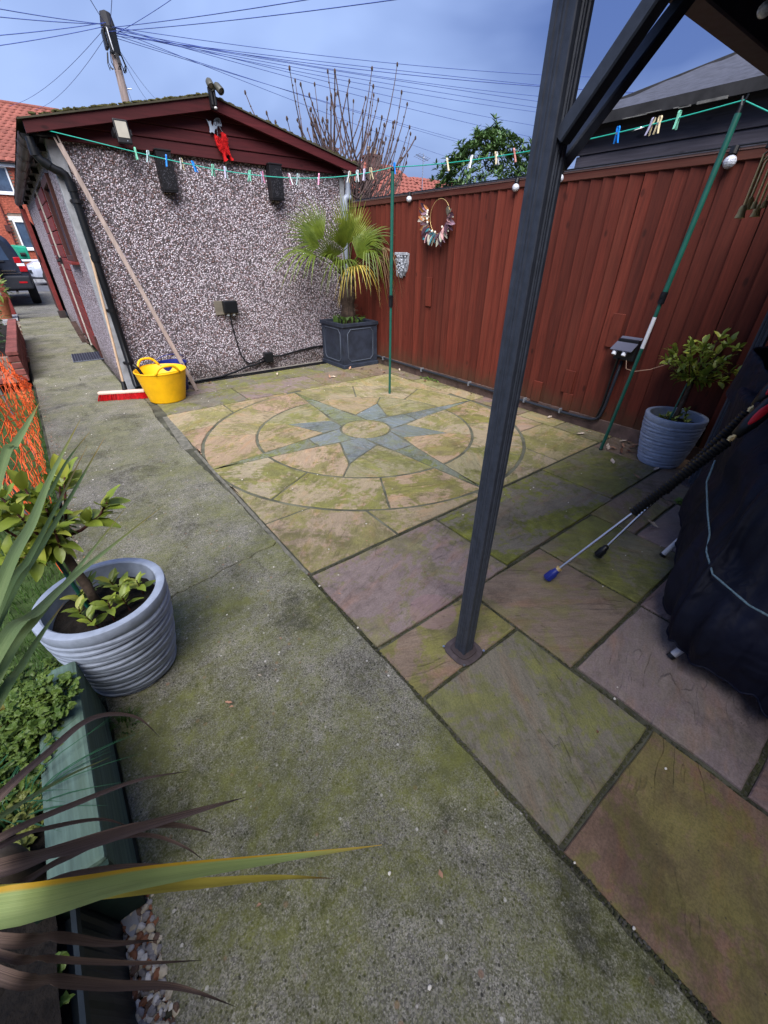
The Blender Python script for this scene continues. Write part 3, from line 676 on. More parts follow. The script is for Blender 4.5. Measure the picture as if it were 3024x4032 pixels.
# two slotted black wall lanterns
def lantern(x0, x1, lab):
    t = on_wall('wall_lantern', ((x0+x1)/2, GY-.06, 1.84), lab, 'wall lantern', 'slotted black wall lanterns')
    y0, y1 = GY-.115, GY-.004
    b = MB(); b.box((x0, y0, 1.85), (x1, y1, 2.150)); b.box((x0-.006, y0-.006, 2.150), (x1+.006, y1, 2.163)); build('case', b, BLACKM, t, bevel=.003, seg=1)
    b = MB(); r = random.Random(11)
    for cx, cz in ((x0+.03, 2.03), (x1-.04, 2.08), (x0+.075, 1.93), (x1-.035, 1.895), (x0+.015, 1.88)):
        for k in range(26):
            a = k/26*2*math.pi+r.random()*.2; ra_ = .02+r.random()*.045; l_ = .012
            p = Vector((cx+math.cos(a)*ra_, 0, cz+math.sin(a)*ra_)); q = p + Vector((math.cos(a)*l_, 0, math.sin(a)*l_))
            if min(p.x, q.x) > x0+.006 and max(p.x, q.x) < x1-.006 and min(p.z, q.z) > 1.86 and max(p.z, q.z) < 2.12:
                b.bar((p.x, y0-.0012, p.z), (q.x, y0-.0012, q.z), .0022, .0022, up=(0,1,0))
    build('slot_pattern', b, simple('cut_slots', (.075,.075,.09), .5), t)
    b = MB(); b.box((x0+.004, y0+.004, 1.838), (x1-.004, y1-.004, 1.85)); build('base_plate', b, BLACKM, t)
lantern(1.375, 1.512, 'black slotted wall lantern between the floodlight and the red dragon'); lantern(2.525, 2.672, 'black slotted wall lantern to the right of the red dragon')
# dragon on its plaque
def cut(pts, y, th, name, mat, parent, jit=0):
    M = Matrix(((1,0,0,0),(0,0,-1,y),(0,1,0,0),(0,0,0,1))); b = MB(); b.prism(pts, 0, th, M); return build(name, b, mat, parent)
dr = on_wall('dragon_plaque', (2.06, GY-.07, 2.12), 'hanging red dragon under a grey plaque lettered CYMRU', 'wall sign')
gs = lambda x, y: ((780+.1808*x), (300+.1808*y))
def gw(x, y):      # sketch grid to wall position: the plaque hangs flat on the gable
    return (1.9275+(x-275)*.000302, 2.4405-(y-905)*.000302)
PLQ = simple('grey_painted_plaque', (.30,.36,.45), .6, var=.15)
pts = [gw(*p) for p in ((275,905),(300,915),(330,945),(395,945),(420,925),(440,945),(425,985),(440,1040),(465,1055),(490,1030),(510,960),(550,880),(610,835),(680,820),(740,835),(765,900),(775,945),(760,1030),(720,1022),(660,1015),(610,1045),(600,1090),(560,1100),(515,1135),(490,1190),(480,1240),(440,1215),(390,1205),(345,1240),(325,1210),(345,1170),(350,1100),(340,1030),(310,960))]
pq = cut(pts, GY-.066, .006, 'plaque', PLQ, dr)
INK = simple('black_ink', (.02,.02,.03), .6, bump=0)
for i, ch in enumerate('CYMRU'):
    cu = bpy.data.curves.new('letter', 'FONT'); cu.body = ch; cu.size = .052; cu.extrude = .0008; cu.align_x = 'CENTER'; cu.align_y = 'CENTER'
    tmp = bpy.data.objects.new('tmp_letter', cu); COL.objects.link(tmp)
    dg = bpy.context.evaluated_depsgraph_get(); me = bpy.data.meshes.new_from_object(tmp.evaluated_get(dg)); bpy.data.objects.remove(tmp)
    me.materials.clear(); me.materials.append(INK)
    lo = bpy.data.objects.new('letter', me); x, z = gw((548,594,645,690,733)[i], (985,952,930,920,922)[i])
    lo.location = Vector((x, GY-.0728, z)) - worig(pq); lo.rotation_euler = (R(90), 0, 0); lo.rotation_euler.rotate_axis('Z', R((18,14,8,4,0)[i])); lo.scale = (.62, 1, 1); link(lo, pq)
pts = [gw(*p) for p in ((470,1255),(500,1265),(560,1310),(610,1370),(640,1450),(660,1515),(700,1530),(680,1430),(650,1350),(690,1340),(712,1370),(715,1250),(705,1190),(740,1165),(800,1200),(860,1220),(850,1290),(855,1400),(880,1560),(890,1640),(915,1720),(935,1800),(985,1830),(990,1870),(960,1885),(910,1880),(895,1820),(860,1700),(835,1735),(780,1700),(745,1720),(740,1830),(800,1870),(770,1895),(700,1935),(670,1930),(665,1850),(640,1730),(610,1690),(550,1610),(500,1530),(478,1430),(465,1330))]
REDT = simple('red_thread', (.52,.008,.010), .8, var=.4, scale=60, bump=.8, bs=200, bd=.004)
db = cut(pts, GY-.056, .028, 'dragon', REDT, dr)
b = MB(); rd = random.Random(2)
for i in range(260):
    x = 480+rd.random()*400; y = 1250+rd.random()*480
    if not ((x > 700 and x < 870) or (y > 1400 and x < 720 and y < 1650 and x > 520) or (x < 620 and 1300 < y < 1520)): continue
    px, pz = gw(x, y); b.bar((px, GY-.084, pz), (px+rd.uniform(-.008,.008), GY-.098-rd.random()*.006, pz-.006-rd.random()*.014), .0022, .0022)
build('thread_fringe', b, REDT, db)
b = MB()
for k in range(5): 
    x, z = gw(680+k*20, 1030+k*34); b.blob((x, GY-.07, z), (.0035,.002,.006), 6, 4)
    x, z = gw(592-k*2, 1110+k*40); b.blob((x, GY-.07, z), (.0035,.002,.006), 6, 4)
build('chain', b, STEEL, dr)
# socket, cable and junction box low on the wall
so_ = on_wall('outdoor_socket', (1.80, GY-.05, .70), 'black outdoor socket on a weathered board on the pebbledash', 'wall socket')
b = MB(); b.box((1.672, GY-.022, .70), (1.942, GY-.001, .848)); build('backing_board', b, simple('grey_board', (.13,.115,.09), .85, var=.35, stretch=(.2,1,1)), so_, bevel=.003, seg=1)
b = MB(); b.box((1.757, GY-.105, .717), (1.917, GY-.023, .850)); build('cover', b, BLACKP, so_, bevel=.016, seg=3)
for x in (1.80, 1.868): b = MB(); b.tube([(x, GY-.065, .717), (x, GY-.065, .690)], .018, 10); build('cable_gland', b, simple('pale_gland', (.42,.46,.47), .4), so_)
b = MB(); b.tube([(1.822,GY-.06,.715),(1.832,GY-.03,.60),(1.86,GY-.02,.36),(1.885,GY-.02,.22),(1.93,GY-.02,.135),(1.98,GY-.025,.105),(2.08,GY-.03,.118),(2.18,GY-.03,.155)], .0085, 8)
tag(build('power_cable', b, BLACKP, smooth=True), 'thin black cable hanging from the wall socket to the junction box', 'cable')
jb = on_wall('junction_box', (2.24, GY-.04, .10), 'small square black junction box low on the pebbledash', 'junction box')
b = MB(); b.box((2.185, GY-.07, .095), (2.295, GY-.002, .215)); build('case', b, BLACKP, jb, bevel=.006)
b = MB(); b.box((2.192, GY-.078, .102), (2.288, GY-.070, .208)); build('lid', b, BLACKP, jb, bevel=.003, seg=1)
b = MB(); b.tube([(2.295,GY-.03,.165),(2.42,GY-.03,.150),(2.56,GY-.025,.165),(2.72,GY-.02,.185),(2.95,GY-.02,.205),(3.15,GY-.02,.20),(3.45,GY-.02,.18)], .0125, 8)
b.tube([(2.19,GY-.03,.115),(2.05,GY-.035,.085),(1.93,GY-.04,.075),(1.75,GY-.06,.035),(1.55,GY-.09,.012),(1.3,GY-.11,.010),(1.05,GY-.13,.010)], .0125, 8)
tag(build('armoured_cable', b, BLACKP, smooth=True), 'thick black cable running along the foot of the pebbledash wall', 'cable')
dc = on_wall('drainage_channel', (2.1, 5.35, 0), 'black slotted drainage channel along the foot of the garage wall', 'drain channel')
b = MB(); b.box((.68, 5.300, -.06), (3.62, 5.312, .002)); b.box((.68, 5.395, -.06), (3.62, 5.408, .002)); b.box((.68, 5.312, -.06), (3.62, 5.395, -.03)); build('trough', b, BLACKP, dc)
b = MB(); x = .69
while x < 3.6: b.box((x, 5.3125, -.012), (x+.012, 5.3945, -.003)); x += .024
build('grating', b, BLACKP, dc)
sheet('wall_footing', [(.60,5.41),(3.66,5.41),(3.66,GY-.001),(.60,GY-.001)], -.08, .004, simple('footing_gravel', (.16,.145,.13), .95, var=.6, scale=70, bump=1, bs=120, bd=.006, world=True))
# clothes prop batten, broom, tub and bucket
bt = thing('notched_batten', (1.147, 4.995, 0), 'long pale wooden clothes prop with a notched top leaning on the garage', 'clothes prop')
b = MB(); p, q = Vector((1.147,4.995,.0)), Vector((.612,5.385,2.115))
b.bar(p, q, .040, .030, up=(0,1,.2)); build('pole', b, RAWWOOD, bt, bevel=.003, seg=1)
for s in (-1, 1):
    d = (q-p).normalized(); a = d.cross(Vector((0,1,.2))).normalized(); b = MB(); b.bar(q-d*.002+a*(.0135*s), q+d*.055+a*(.0145*s), .011, .030, up=(0,1,.2)); build('prong', b, RAWWOOD, bt)
br = thing('broom', (.42, 5.10, 0), 'wooden handled broom with bright red bristles standing against the garage corner', 'broom')
hd0, hd1 = Vector((.222, 5.215, .078)), Vector((.632, 5.035, .078)); hm = (hd0+hd1)/2
b = MB(); b.bar(hd0, hd1, .058, .026); build('head_block', b, simple('pale_wood_block', (.62,.48,.40), .6, var=.12), br, bevel=.008)
b = MB(); rb = random.Random(8); ux = (hd1-hd0).normalized(); uy = Vector((-ux.y, ux.x, 0))
for i in range(24):
    for j in range(4):
        base = hd0 + ux*(.012+i*.0183) + uy*((j-1.5)*.014) - Vector((0,0,.012))
        fan = ux*((i-11.5)/11.5*.022) + uy*((j-1.5)*.010)
        for k in range(7):
            p = base + ux*rb.uniform(-.006,.006) + uy*rb.uniform(-.005,.005); t = p + fan + ux*rb.uniform(-.006,.006) + uy*rb.uniform(-.006,.006); t.z = .002+rb.random()*.004
            b.bar(p, t, .0032, .0032)
build('bristles', b, REDB, br)
b = MB(); top = Vector((.582, 5.425, 1.33)); foot = Vector((.463, 5.14, .085)); b.tube([foot, foot+(top-foot)*.07], [.026,.020], 12); build('ferrule', b, BLACKP, br, smooth=True, auto=50)
b = MB(); b.tube([foot+(top-foot)*.06, top], .0125, 10); build('handle', b, PINE, br, smooth=True, auto=50)
tb = thing('flexible_tub', (.805, 4.845, 0), 'yellow rubber tub with two loop handles beside the red broom', 'tub')
TR = [(.170,.0),(.176,.004),(.178,.02)] + [(.178+.062*(z-.02)/.27 + (.0022 if i % 2 else -.0012), z) for i, z in enumerate([.03+.0125*k for k in range(22)])] + [(.2425,.298),(.2495,.303),(.250,.311),(.2435,.315),(.237,.309),(.172,.02),(.0,.012)]
b = MB(); b.lathe([(.0005,0)]+TR, (.805,4.845,0), 48); build('body', b, YEL, tb, smooth=True, auto=50)
def tubhandle(a, tilt):
    pts = []; wd = .115
    d = Vector((math.cos(a), math.sin(a), 0)); t = Vector((-d.y, d.x, 0)); c = Vector((.805,4.845,.305)) + d*.243
    b = MB(); n = 20
    for i in range(n+1):
        s = i/n*2-1; sh = max(0, 1-abs(s)**3.2)
        pts.append(c + t*(s*wd) + Vector((0,0,.078*sh)) - d*((s*wd)**2/.5) + d*(tilt*sh))
    b.tube(pts, .0125, 10); h = build('handle', b, YEL, tb, smooth=True)
    b = MB(); lo = [c + t*((i/n*2-1)*.125) - d*(((i/n*2-1)*.125)**2/.5) for i in range(n+1)]
    b.strip([[p+Vector((0,0,-.004)) for p in lo],[p+Vector((0,0,.022*(1-abs(i/n*2-1)**4)-.002)) for i, p in enumerate(lo)]]); build('handle_web', b, YEL, h)
tubhandle(R(-84), .0); tubhandle(R(108), .01)
b = MB(); b.tube([(.66,4.80,.20),(.60,4.83,.36)], .016, 8); b.tube([(.60,4.83,.36),(.575,4.845,.385)], [.018,.014], 8)
tag(build('brush_handle', b, BLACKP, smooth=True, auto=40), 'black tool handle sticking out of the yellow tub', 'tool handle')
bk = thing('blue_bucket', (.985, 5.17, 0), 'dark blue plastic bucket half hidden behind the yellow tub', 'bucket')
b = MB(); b.lathe([(.0005,0),(.115,0),(.118,.01),(.158,.285),(.166,.29),(.166,.30),(.156,.30),(.113,.012),(.0005,.01)], (.985,5.17,0), 32); build('body', b, BLUEP, bk, smooth=True, auto=40)
b = MB(); b.tube([Vector((.985,5.17,.28))+Vector((.165*math.cos(t), .02*math.sin(t)*0-.10*math.sin(t), .02+.10*math.sin(t))) for t in [math.pi*i/16 for i in range(17)]], .004, 8); build('handle', b, BLUEP, bk, smooth=True)
mt = thing('door_mat', (.36, 7.75, 0), 'dark blue ribbed rubber mat on the concrete path by the garage door', 'mat')
def Pm(u, v): return Vector((.16+.395*u+.02*v, 7.42+.06*u*0+.60*v, 0))
b = MB(); b.prism([Pm(0,0)[:2],Pm(1,0)[:2],Pm(1,1)[:2],Pm(0,1)[:2]], .0, .010); build('base', b, simple('grey_rubber', (.10,.11,.14), .8), mt)
b = MB()
for i in range(12):
    for j in range(6):
        c = Pm((i+.6)/12.2, (j+.6)/6.2); b.box((c.x-.012, c.y-.04, .010), (c.x+.012, c.y+.04, .017))
build('tread', b, simple('navy_rubber', (.012,.013,.025), .7), mt)
# ------------------------------------------------------------------ fence
FX = 3.655
fen = thing('fence', (FX, 2.4, 0), 'tall red brown feather edge board fence along the patio', 'fence')
b = MB(); th = .0918
pr = [(-th/2, 0), (th/2, 0)]
def board_mesh(h):
    b = MB(); n = 8; vs = []
    for i in range(n+1):
        z = h*i/n; o_ = math.sin(i*1.7)*.0012
        vs += [(-.004+o_, -th/2, z), (-.020+o_, th/2, z), (.004, th/2, z), (.004, -th/2, z)]
    fs = [(3,2,1,0)] + [(4*i+k, 4*i+(k+1)%4, 4*i+4+(k+1)%4, 4*i+4+k) for i in range(n) for k in range(4)] + [(4*n,4*n+1,4*n+2,4*n+3)]
    b.add(vs, fs); return b
proto = build('fence_board', board_mesh(1.735), FENCE, fen, origin=(0,0,0)); rf = random.Random(21)
proto.location = Vector((FX, -.9, .10)) - worig(fen)
y = -.9+.0975; k = 0
while y < 5.46:
    o = inst(proto, 'fence_board', fen, (FX + rf.uniform(-.0015,.0015), y + rf.uniform(-.004,.004), .10+rf.uniform(-.006,.004)), (rf.uniform(-.002,.002), 0, R(-6.3)*0+rf.uniform(-.004,.010))); y += .0975; k += 1
b = MB(); b.box((FX+.0065,-.95,.115),(FX+.0105,5.455,1.82)); build('backing', b, simple('gap_shade', (.012,.006,.005), .9), fen)  # dark sheet stands in for the shade in the gaps between boards
def patch(y0, y1, z0, z1):
    b = MB(); b.box((FX-.031, y0, z0), (FX-.0165, y1, z1)); build('patch_board', b, FENCE, fen, bevel=.003, seg=1)
patch(3.835, 3.925, .815, 1.112); patch(2.205, 2.302, .105, .30); patch(1.875, 1.972, .10, .26); patch(1.905, 2.0, .262, .46); patch(1.62, 1.715, .70, .95)
b = MB(); b.box((FX-.026, -.95, 1.822), (FX+.03, 5.455, 1.872)); build('rail', b, FENCE_H, fen, bevel=.004, seg=1)
b = MB(); b.box((FX-.030, -.95, 1.872), (FX+.05, 5.455, 1.884)); build('capping', b, simple('capping_wood', (.15,.09,.08), .8, var=.4, stretch=(1,.1,1)), fen)
b = MB(); b.box((FX+.0, -.95, 1.884), (FX+.05, 5.455, 1.897)); build('felt_strip', b, FELT, fen)
b = MB(); b.box((FX-.022, -.95, -.05), (FX+.004, 5.455, .112)); build('gravel_board', b, GRAVELB, fen, bevel=.003, seg=1)
for y in (-.6, 1.2, 3.0, 4.8): b = MB(); b.box((FX+.012, y-.05, -.1), (FX+.10, y+.05, 1.86)); build('post', b, DARKW, fen)
ho = MB(); hy = [5.4,4.9,4.2,3.5,2.9,2.4,2.0,1.8,1.70,1.64,1.60,1.575,1.56,1.548,1.535]; hz = [.118,.108,.098,.096,.092,.085,.085,.090,.094,.10,.115,.15,.25,.42,.62]
ho.tube([(FX-.045, a, z) for a, z in zip(hy, hz)], .0125, 10)
hose = tag(build('armoured_hose', ho, simple('dark_conduit', (.022,.026,.035), .4, var=.2, bump=.05), smooth=True), 'black conduit clipped along the fence foot, bending up to the grey socket box', 'conduit')
b = MB()
for y in (4.7, 3.9, 3.1, 2.35, 1.95): b.box((FX-.064, y-.008, .075), (FX-.02, y+.008, .118))
build('pipe_clip', b, simple('grey_clip', (.16,.17,.19), .5), hose)
sb = thing('fence_socket', (FX-.09, 1.52, .64), 'grey weatherproof socket box with open flap on the red fence', 'outdoor socket')
b = MB(); b.box((FX-.075, 1.44, .63), (FX-.016, 1.60, .785)); build('back_box', b, BLACKP, sb, bevel=.006)
b = MB(); b.add([(FX-.02,1.44,.79),(FX-.02,1.60,.79),(FX-.145,1.612,.705),(FX-.145,1.445,.705),(FX-.02,1.44,.80),(FX-.02,1.60,.80),(FX-.148,1.612,.714),(FX-.148,1.445,.714)], [(3,2,1,0),(4,5,6,7),(0,1,5,4),(1,2,6,5),(2,3,7,6),(3,0,4,7)])
build('flap', b, simple('slate_grey_plastic', (.085,.09,.125), .45, var=.1, bump=.05), sb, bevel=.004)
for y in (1.575, 1.50): b = MB(); b.tube([(FX-.125,y,.70),(FX-.138,y,.674)], .017, 10); build('cable_gland', b, WHITEP, sb)
b = MB(); b.tube([(FX-.10,1.48,.64),(FX-.13,1.45,.585),(FX-.10,1.40,.57),(FX-.07,1.30,.60),(FX-.05,1.18,.67),(FX-.04,1.05,.62)], .0032, 6); build('flex', b, simple('tan_flex', (.30,.19,.13), .6), sb)
b = MB(); b.tube([(FX-.08,1.555,.64),(FX-.06,1.57,.5),(FX-.05,1.58,.25),(FX-.045,1.60,.13)], .010, 8); build('cable', b, BLACKP, sb)
# string light bulbs
CRY = simple('clear_bulb', (.50,.53,.60), .12, var=.5, scale=120, bump=.5, bs=120, bd=.004, spec=.8)
def bulb(loc, lab, k=1.0, hang=None):
    x, y, z = loc; t = thing('festoon_bulb', loc, lab, 'bulb', 'round clear bulbs of the string lights')
    b = MB(); b.blob((x, y, z), (.030*k,.030*k,.029*k), 12, 8); build('globe', b, CRY, t)
    b = MB(); b.tube([(x+.004,y,z+.030*k),(x+.012,y,z+.062*k)], .020*k, 10); build('lamp_holder', b, BLACKP, t)
    return t
bulb((3.612,4.255,1.835),'round clear bulb on the fence top nearest the palm'); bulb((3.612,2.842,1.822),'round clear bulb on the fence top just left of the dark gazebo post')
bulb((3.612,2.425,1.845),'round clear bulb on the fence top just right of the dark gazebo post'); bulb((3.60,1.268,1.818),'round clear bulb on the fence top beside the leaning green prop', 1.15)
b = MB(); pts = []
for a, c in zip((5.3,4.255,2.842,2.425,1.268,-.6), (4.255,2.842,2.425,1.268,-.6,-.9)):
    pts += [(FX-.036, a+(c-a)*t, 1.893) for t in (0,.5)]
b.tube(pts, .005, 6); tag(build('light_cable', b, BLACKP, smooth=True), 'thin black string light cable along the fence top', 'cable')
# wreath
wr = thing('wreath', (3.62, 3.77, 1.42), 'half wreath of dried pink and teal leaves on a gold hoop', 'wreath')
hc = Vector((3.618, 3.765, 1.66)); b = MB(); b.tube([hc+Vector((0,.143*math.cos(t),.148*math.sin(t))) for t in [2*math.pi*i/48 for i in range(49)]], .0024, 8, cap=False); build('hoop', b, BRASS, wr, smooth=True)
def leafmesh(L_, W, fold=.15, curl=.2, n=5):
    rows = []
    for i in range(n+1):
        t = i/n; wd = W*math.sin(math.pi*min(1, (t*.94+.03)))**.8*.5*(1-.25*t) ; z = -curl*L_*t*t
        rows.append([(-wd, t*L_, z+fold*wd), (0, t*L_, z), (wd, t*L_, z+fold*wd)])
    return rows
def addleaf(b, rows, M): b.strip([[M @ Vector(p) for p in r] for r in rows])
def oriented(loc, d, up, roll=0):
    y = Vector(d).normalized(); x = y.cross(Vector(up)); x = x.normalized() if x.length > 1e-5 else y.orthogonal().normalized(); z = x.cross(y)
    if roll: q = Matrix.Rotation(roll, 3, y); x = q @ x; z = q @ z
    return Matrix(((x.x,y.x,z.x,loc[0]),(x.y,y.y,z.y,loc[1]),(x.z,y.z,z.z,loc[2]),(0,0,0,1)))
WC = {'mauve': (.28,.17,.22), 'pink': (.50,.28,.27), 'sage': (.32,.31,.25), 'teal': (.035,.17,.21), 'plum': (.055,.025,.04), 'rust': (.30,.12,.04), 'cream': (.55,.48,.40)}
WM = {k: simple('dried_'+k, c, .8, var=.3, scale=30) for k, c in WC.items()}
rw = random.Random(12)
for i in range(78):
    t = rw.uniform(math.pi*.98, math.pi*2.12); p = hc + Vector((-.012, -.143*math.cos(t)*-1, .148*math.sin(t)))
    p = hc + Vector((-.012-rw.random()*.03, .143*math.cos(t), .148*math.sin(t)))
    d = Vector((-.35, math.cos(t)*.8+rw.uniform(-.6,.6), math.sin(t)*.8+rw.uniform(-.7,.5)))
    L_ = rw.uniform(.06,.14); lf = MB(); addleaf(lf, leafmesh(L_, L_*rw.uniform(.32,.5), .2, .15), oriented(p, d, (-1,0,0), rw.uniform(-.6,.6)))
    f = (t/math.pi-1)
    col = rw.choice(['mauve','mauve','pink','sage','plum'] if f < .45 else ['sage','teal','sage','plum','pink'] if f < .8 else ['mauve','pink','rust','cream','plum'])
    build('dried_leaf', lf, WM[col], wr)
b = MB()
for i in range(9): t = rw.uniform(math.pi*1.0, math.pi*2.1); b.blob(hc+Vector((-.05, .14*math.cos(t), .145*math.sin(t)+.01)), (.010,.010,.012), 8, 6)
build('berries', b, simple('white_berry', (.72,.68,.58), .6), wr)
# carved grey wall plaque
ma = thing('wall_ornament', (3.62, 4.36, 1.11), 'small pale grey carved leafy plaque on the red fence', 'wall ornament')
GST = simple('weathered_cast_stone', (.30,.32,.36), .85, var=.55, scale=45, bump=.8, bs=90, bd=.006)
b = MB(); b.prism([(4.255,1.338),(4.262,1.22),(4.285,1.15),(4.325,1.105),(4.365,1.105),(4.42,1.15),(4.462,1.22),(4.472,1.338)], 0, .03, Matrix(((0,0,1,3.618),(1,0,0,0),(0,1,0,0),(0,0,0,1)))); build('backing', b, GST, ma, bevel=.006)
b = MB(); b.box((3.595, 4.252, 1.315), (3.618, 4.475, 1.345)); build('top_band', b, GST, ma, bevel=.006)
b = MB(); ro = random.Random(31)
for i in range(46):
    yy = 4.364+ro.uniform(-.09,.09); zz = 1.13+ro.random()*.18
    if abs(yy-4.364) > .03+(zz-1.11)*.5: continue
    addleaf(b, leafmesh(.065, .035, .4, .5), oriented((3.612-ro.random()*.012, yy, zz), (-.25, ro.uniform(-.6,.6), -1), (-1,0,0), ro.uniform(-.5,.5)))
    b.blob((3.60, yy, zz), (.014,.012,.012), 6, 4, jit=.4)
o = build('carved_leaves', b, GST, ma)
b = MB(); b.add([(3.632, .868, 1.075),(3.632,.89,1.08),(3.632,.885,1.16),(3.632,.872,1.165)], [(0,1,2,3)])
# ------------------------------------------------------------------ planter and palm
pl = thing('square_planter', (3.325, 5.11, 0), 'square dark blue panelled planter in the corner by the palm', 'planter')
PX, PY = 3.325, 5.112; H2 = .275
b = MB()
def ring_box(h, z0, z1, w): 
    b.box((PX-h,PY-h,z0),(PX+h,PY-h+w,z1)); b.box((PX-h,PY+h-w,z0),(PX+h,PY+h,z1)); b.box((PX-h,PY-h+w,z0),(PX-h+w,PY+h-w,z1)); b.box((PX+h-w,PY-h+w,z0),(PX+h,PY+h-w,z1))
ring_box(H2, .03, .53, .025); build('body', b, LEAD, pl)
b = MB(); ring_box(H2+.016, .0, .05, .03); build('plinth', b, LEAD, pl, bevel=.006)
b = MB(); ring_box(H2+.016, .515, .56, .05); build('rim', b, LEAD, pl, bevel=.008)
for (sx, sy) in ((-1,0),(0,-1)):
    b = MB(); o8 = [(-.16,-.20),(-.205,-.15),(-.205,.15),(-.16,.20),(.16,.20),(.205,.15),(.205,-.15),(.16,-.20)]
    pts3 = [Vector((PX+(sx*(H2+.001) if sx else u), PY+(sy*(H2+.001) if sy else u), .285+v)) for u, v in o8]
    b.tube(pts3+[pts3[0]], .008, 6, cap=False); build('panel_moulding', b, simple('worn_lead', (.05,.062,.085), .55), pl, smooth=True)
b = MB(); b.box((PX-H2+.03, PY-H2+.03, .40), (PX+H2-.03, PY+H2-.03, .50)); build('soil', b, SOIL, pl)
pm = thing('fan_palm', (PX, PY, .50), 'green fan palm with fibrous trunk growing in the square planter', 'palm')
b = MB(); n = 14; b.tube([(PX-.01*i/n, PY, .48+.60*i/n) for i in range(n+1)], [.088-.010*math.sin(i*1.3)+.004*i/n*3 for i in range(n+1)], 16)
tr = build('trunk', b, simple('fibrous_trunk', (.050,.034,.026), .95, var=.6, scale=30, bump=1.0, bs=60, bd=.012, stretch=(1,1,.35)), pm, smooth=True)
b = MB(); rp = random.Random(6)
for i in range(260):
    a = rp.uniform(0, 6.28); z = .52+rp.random()*.56; p = Vector((PX+math.cos(a)*.088, PY+math.sin(a)*.088, z)); q = p+Vector((math.cos(a)*.02+rp.uniform(-.03,.03), math.sin(a)*.02+rp.uniform(-.03,.03), rp.uniform(-.05,.04)))
    b.bar(p, q, .0025, .0025)
build('trunk_fibre', b, simple('palm_fibre', (.10,.07,.05), .95, var=.4), tr)['kind'] = 'stuff'
def frond(hub, d, nrm, L_, spread, n, droop, mat, start=None, name='frond', wid=.0185, tipd=.0):
    hub = Vector(hub); d = Vector(d).normalized(); nrm = Vector(nrm); side = d.cross(nrm).normalized(); nn = side.cross(d).normalized()
    b = MB(); n = int(n*.92); L_ *= 1.12
    for i in range(n):
        a = (i/(n-1)-.5)*2*spread; ll = L_*(1-.20*abs(a/spread)**1.6)*(1+rp.uniform(-.16,.07)); dr_ = droop*(.6+.8*rp.random())
        u = (d*math.cos(a)+side*math.sin(a)).normalized(); sd = u.cross(nn).normalized(); rows = []
        for k in range(7):
            t = k/6; p = hub + u*(ll*t) + nn*(.03*math.sin(t*3.1)) + Vector((0,0,-1))*(dr_*ll*(max(0, t-.35)**1.7)*1.6)
            w_ = (wid*(.30+1.4*t) if t < .42 else wid*.9*(1-(t-.42)/.58)+.0012)*.5*(L_/.45)
            rows.append([p-sd*w_+nn*w_*.35, p, p+sd*w_+nn*w_*.35])
        b.strip(rows)
    f = build(name, b, mat, pm)
    s0 = Vector(start) if start is not None else Vector((PX-.01+rp.uniform(-.03,.03), PY+rp.uniform(-.03,.03), 1.06))
    b = MB(); mid = (s0+hub)/2+Vector((0,0,.03)); b.tube([s0, mid, hub, hub+d*.02], [.010,.007,.006,.003], 6); build('stalk', b, mat, f, smooth=True)
F = [((2.95,5.12,1.40),(-.9,.0,.45),(-.2,-.7,.7),.50,.9,24,.15,PALMG), ((3.18,4.95,1.38),(-.28,-.25,1),(.0,-1,.3),.45,.8,22,.10,PALMG), ((3.36,4.92,1.30),(.3,-.45,.6),(-.3,-.6,.7),.46,1.1,24,.45,PALMG), ((3.10,4.86,1.20),(-.35,-.6,.2),(-.1,.1,1),.42,1.2,22,.95,PALMG), ((3.30,5.02,1.43),(.16,-.05,1),(.0,-1,.2),.47,.85,24,.03,PALMG), ((3.03,5.0,1.27),(-.10,-.1,1),(.1,-1,.4),.40,1.20,26,.05,PALMG), ((2.80,4.93,1.30),(-1,-.15,.10),(-.2,-.35,1),.56,.75,18,.55,PALMG),
     ((3.43,4.86,1.40),(.62,-.62,.75),(-.4,-.4,1),.42,.95,22,.30,PALMG), ((3.235,4.80,1.155),(-.02,-.75,.18),(0,.35,1),.36,1.45,22,1.25,PALMY), ((3.42,4.80,1.33),(.25,-.7,.05),(0,0,1),.42,1.1,20,1.25,PALMG),
     ((3.05,5.2,1.48),(-.55,.15,.62),(-.3,-.8,.6),.44,1.0,24,.08,PALMG), ((3.45,5.15,1.45),(.45,.1,.85),(-.2,-1,.2),.40,.85,20,.10,PALMG), ((3.05,4.95,1.22),(-.45,-.4,.35),(-.2,-.4,1),.36,1.1,20,.75,PALMG),
     ((3.50,4.78,1.30),(.35,-.8,-.1),(0,0,1),.40,.8,14,1.5,PALMD), ((3.55,4.95,1.42),(.3,-.75,.35),(-.5,0,1),.38,.7,14,.8,PALMG), ((3.5,4.65,1.38),(.25,-1,-.2),(0,0,1),.32,.6,10,1.4,PALMD)]
for h, d, nr, L_, sp, n_, dp_, mt_ in F: frond(h, d, nr, L_, sp, n_, dp_, mt_)
b = MB()
for i in range(26):
    a = rp.uniform(0, 6.28); r0 = rp.uniform(.10,.22); p = Vector((PX+math.cos(a)*r0, PY+math.sin(a)*r0, .50)); b.strip([[p+Vector((-.004,0,0)), p+Vector((.004,0,0))],[p+Vector((rp.uniform(-.03,.03),rp.uniform(-.03,.03),.07)), p+Vector((.004,.002,.07))],[p+Vector((rp.uniform(-.08,.08),rp.uniform(-.08,.08),.12)), p+Vector((.001,.002,.11))]])
tag(build('planter_weeds', b, GRASSM), 'thin weeds in the soil of the square planter', 'weeds', kind='stuff')
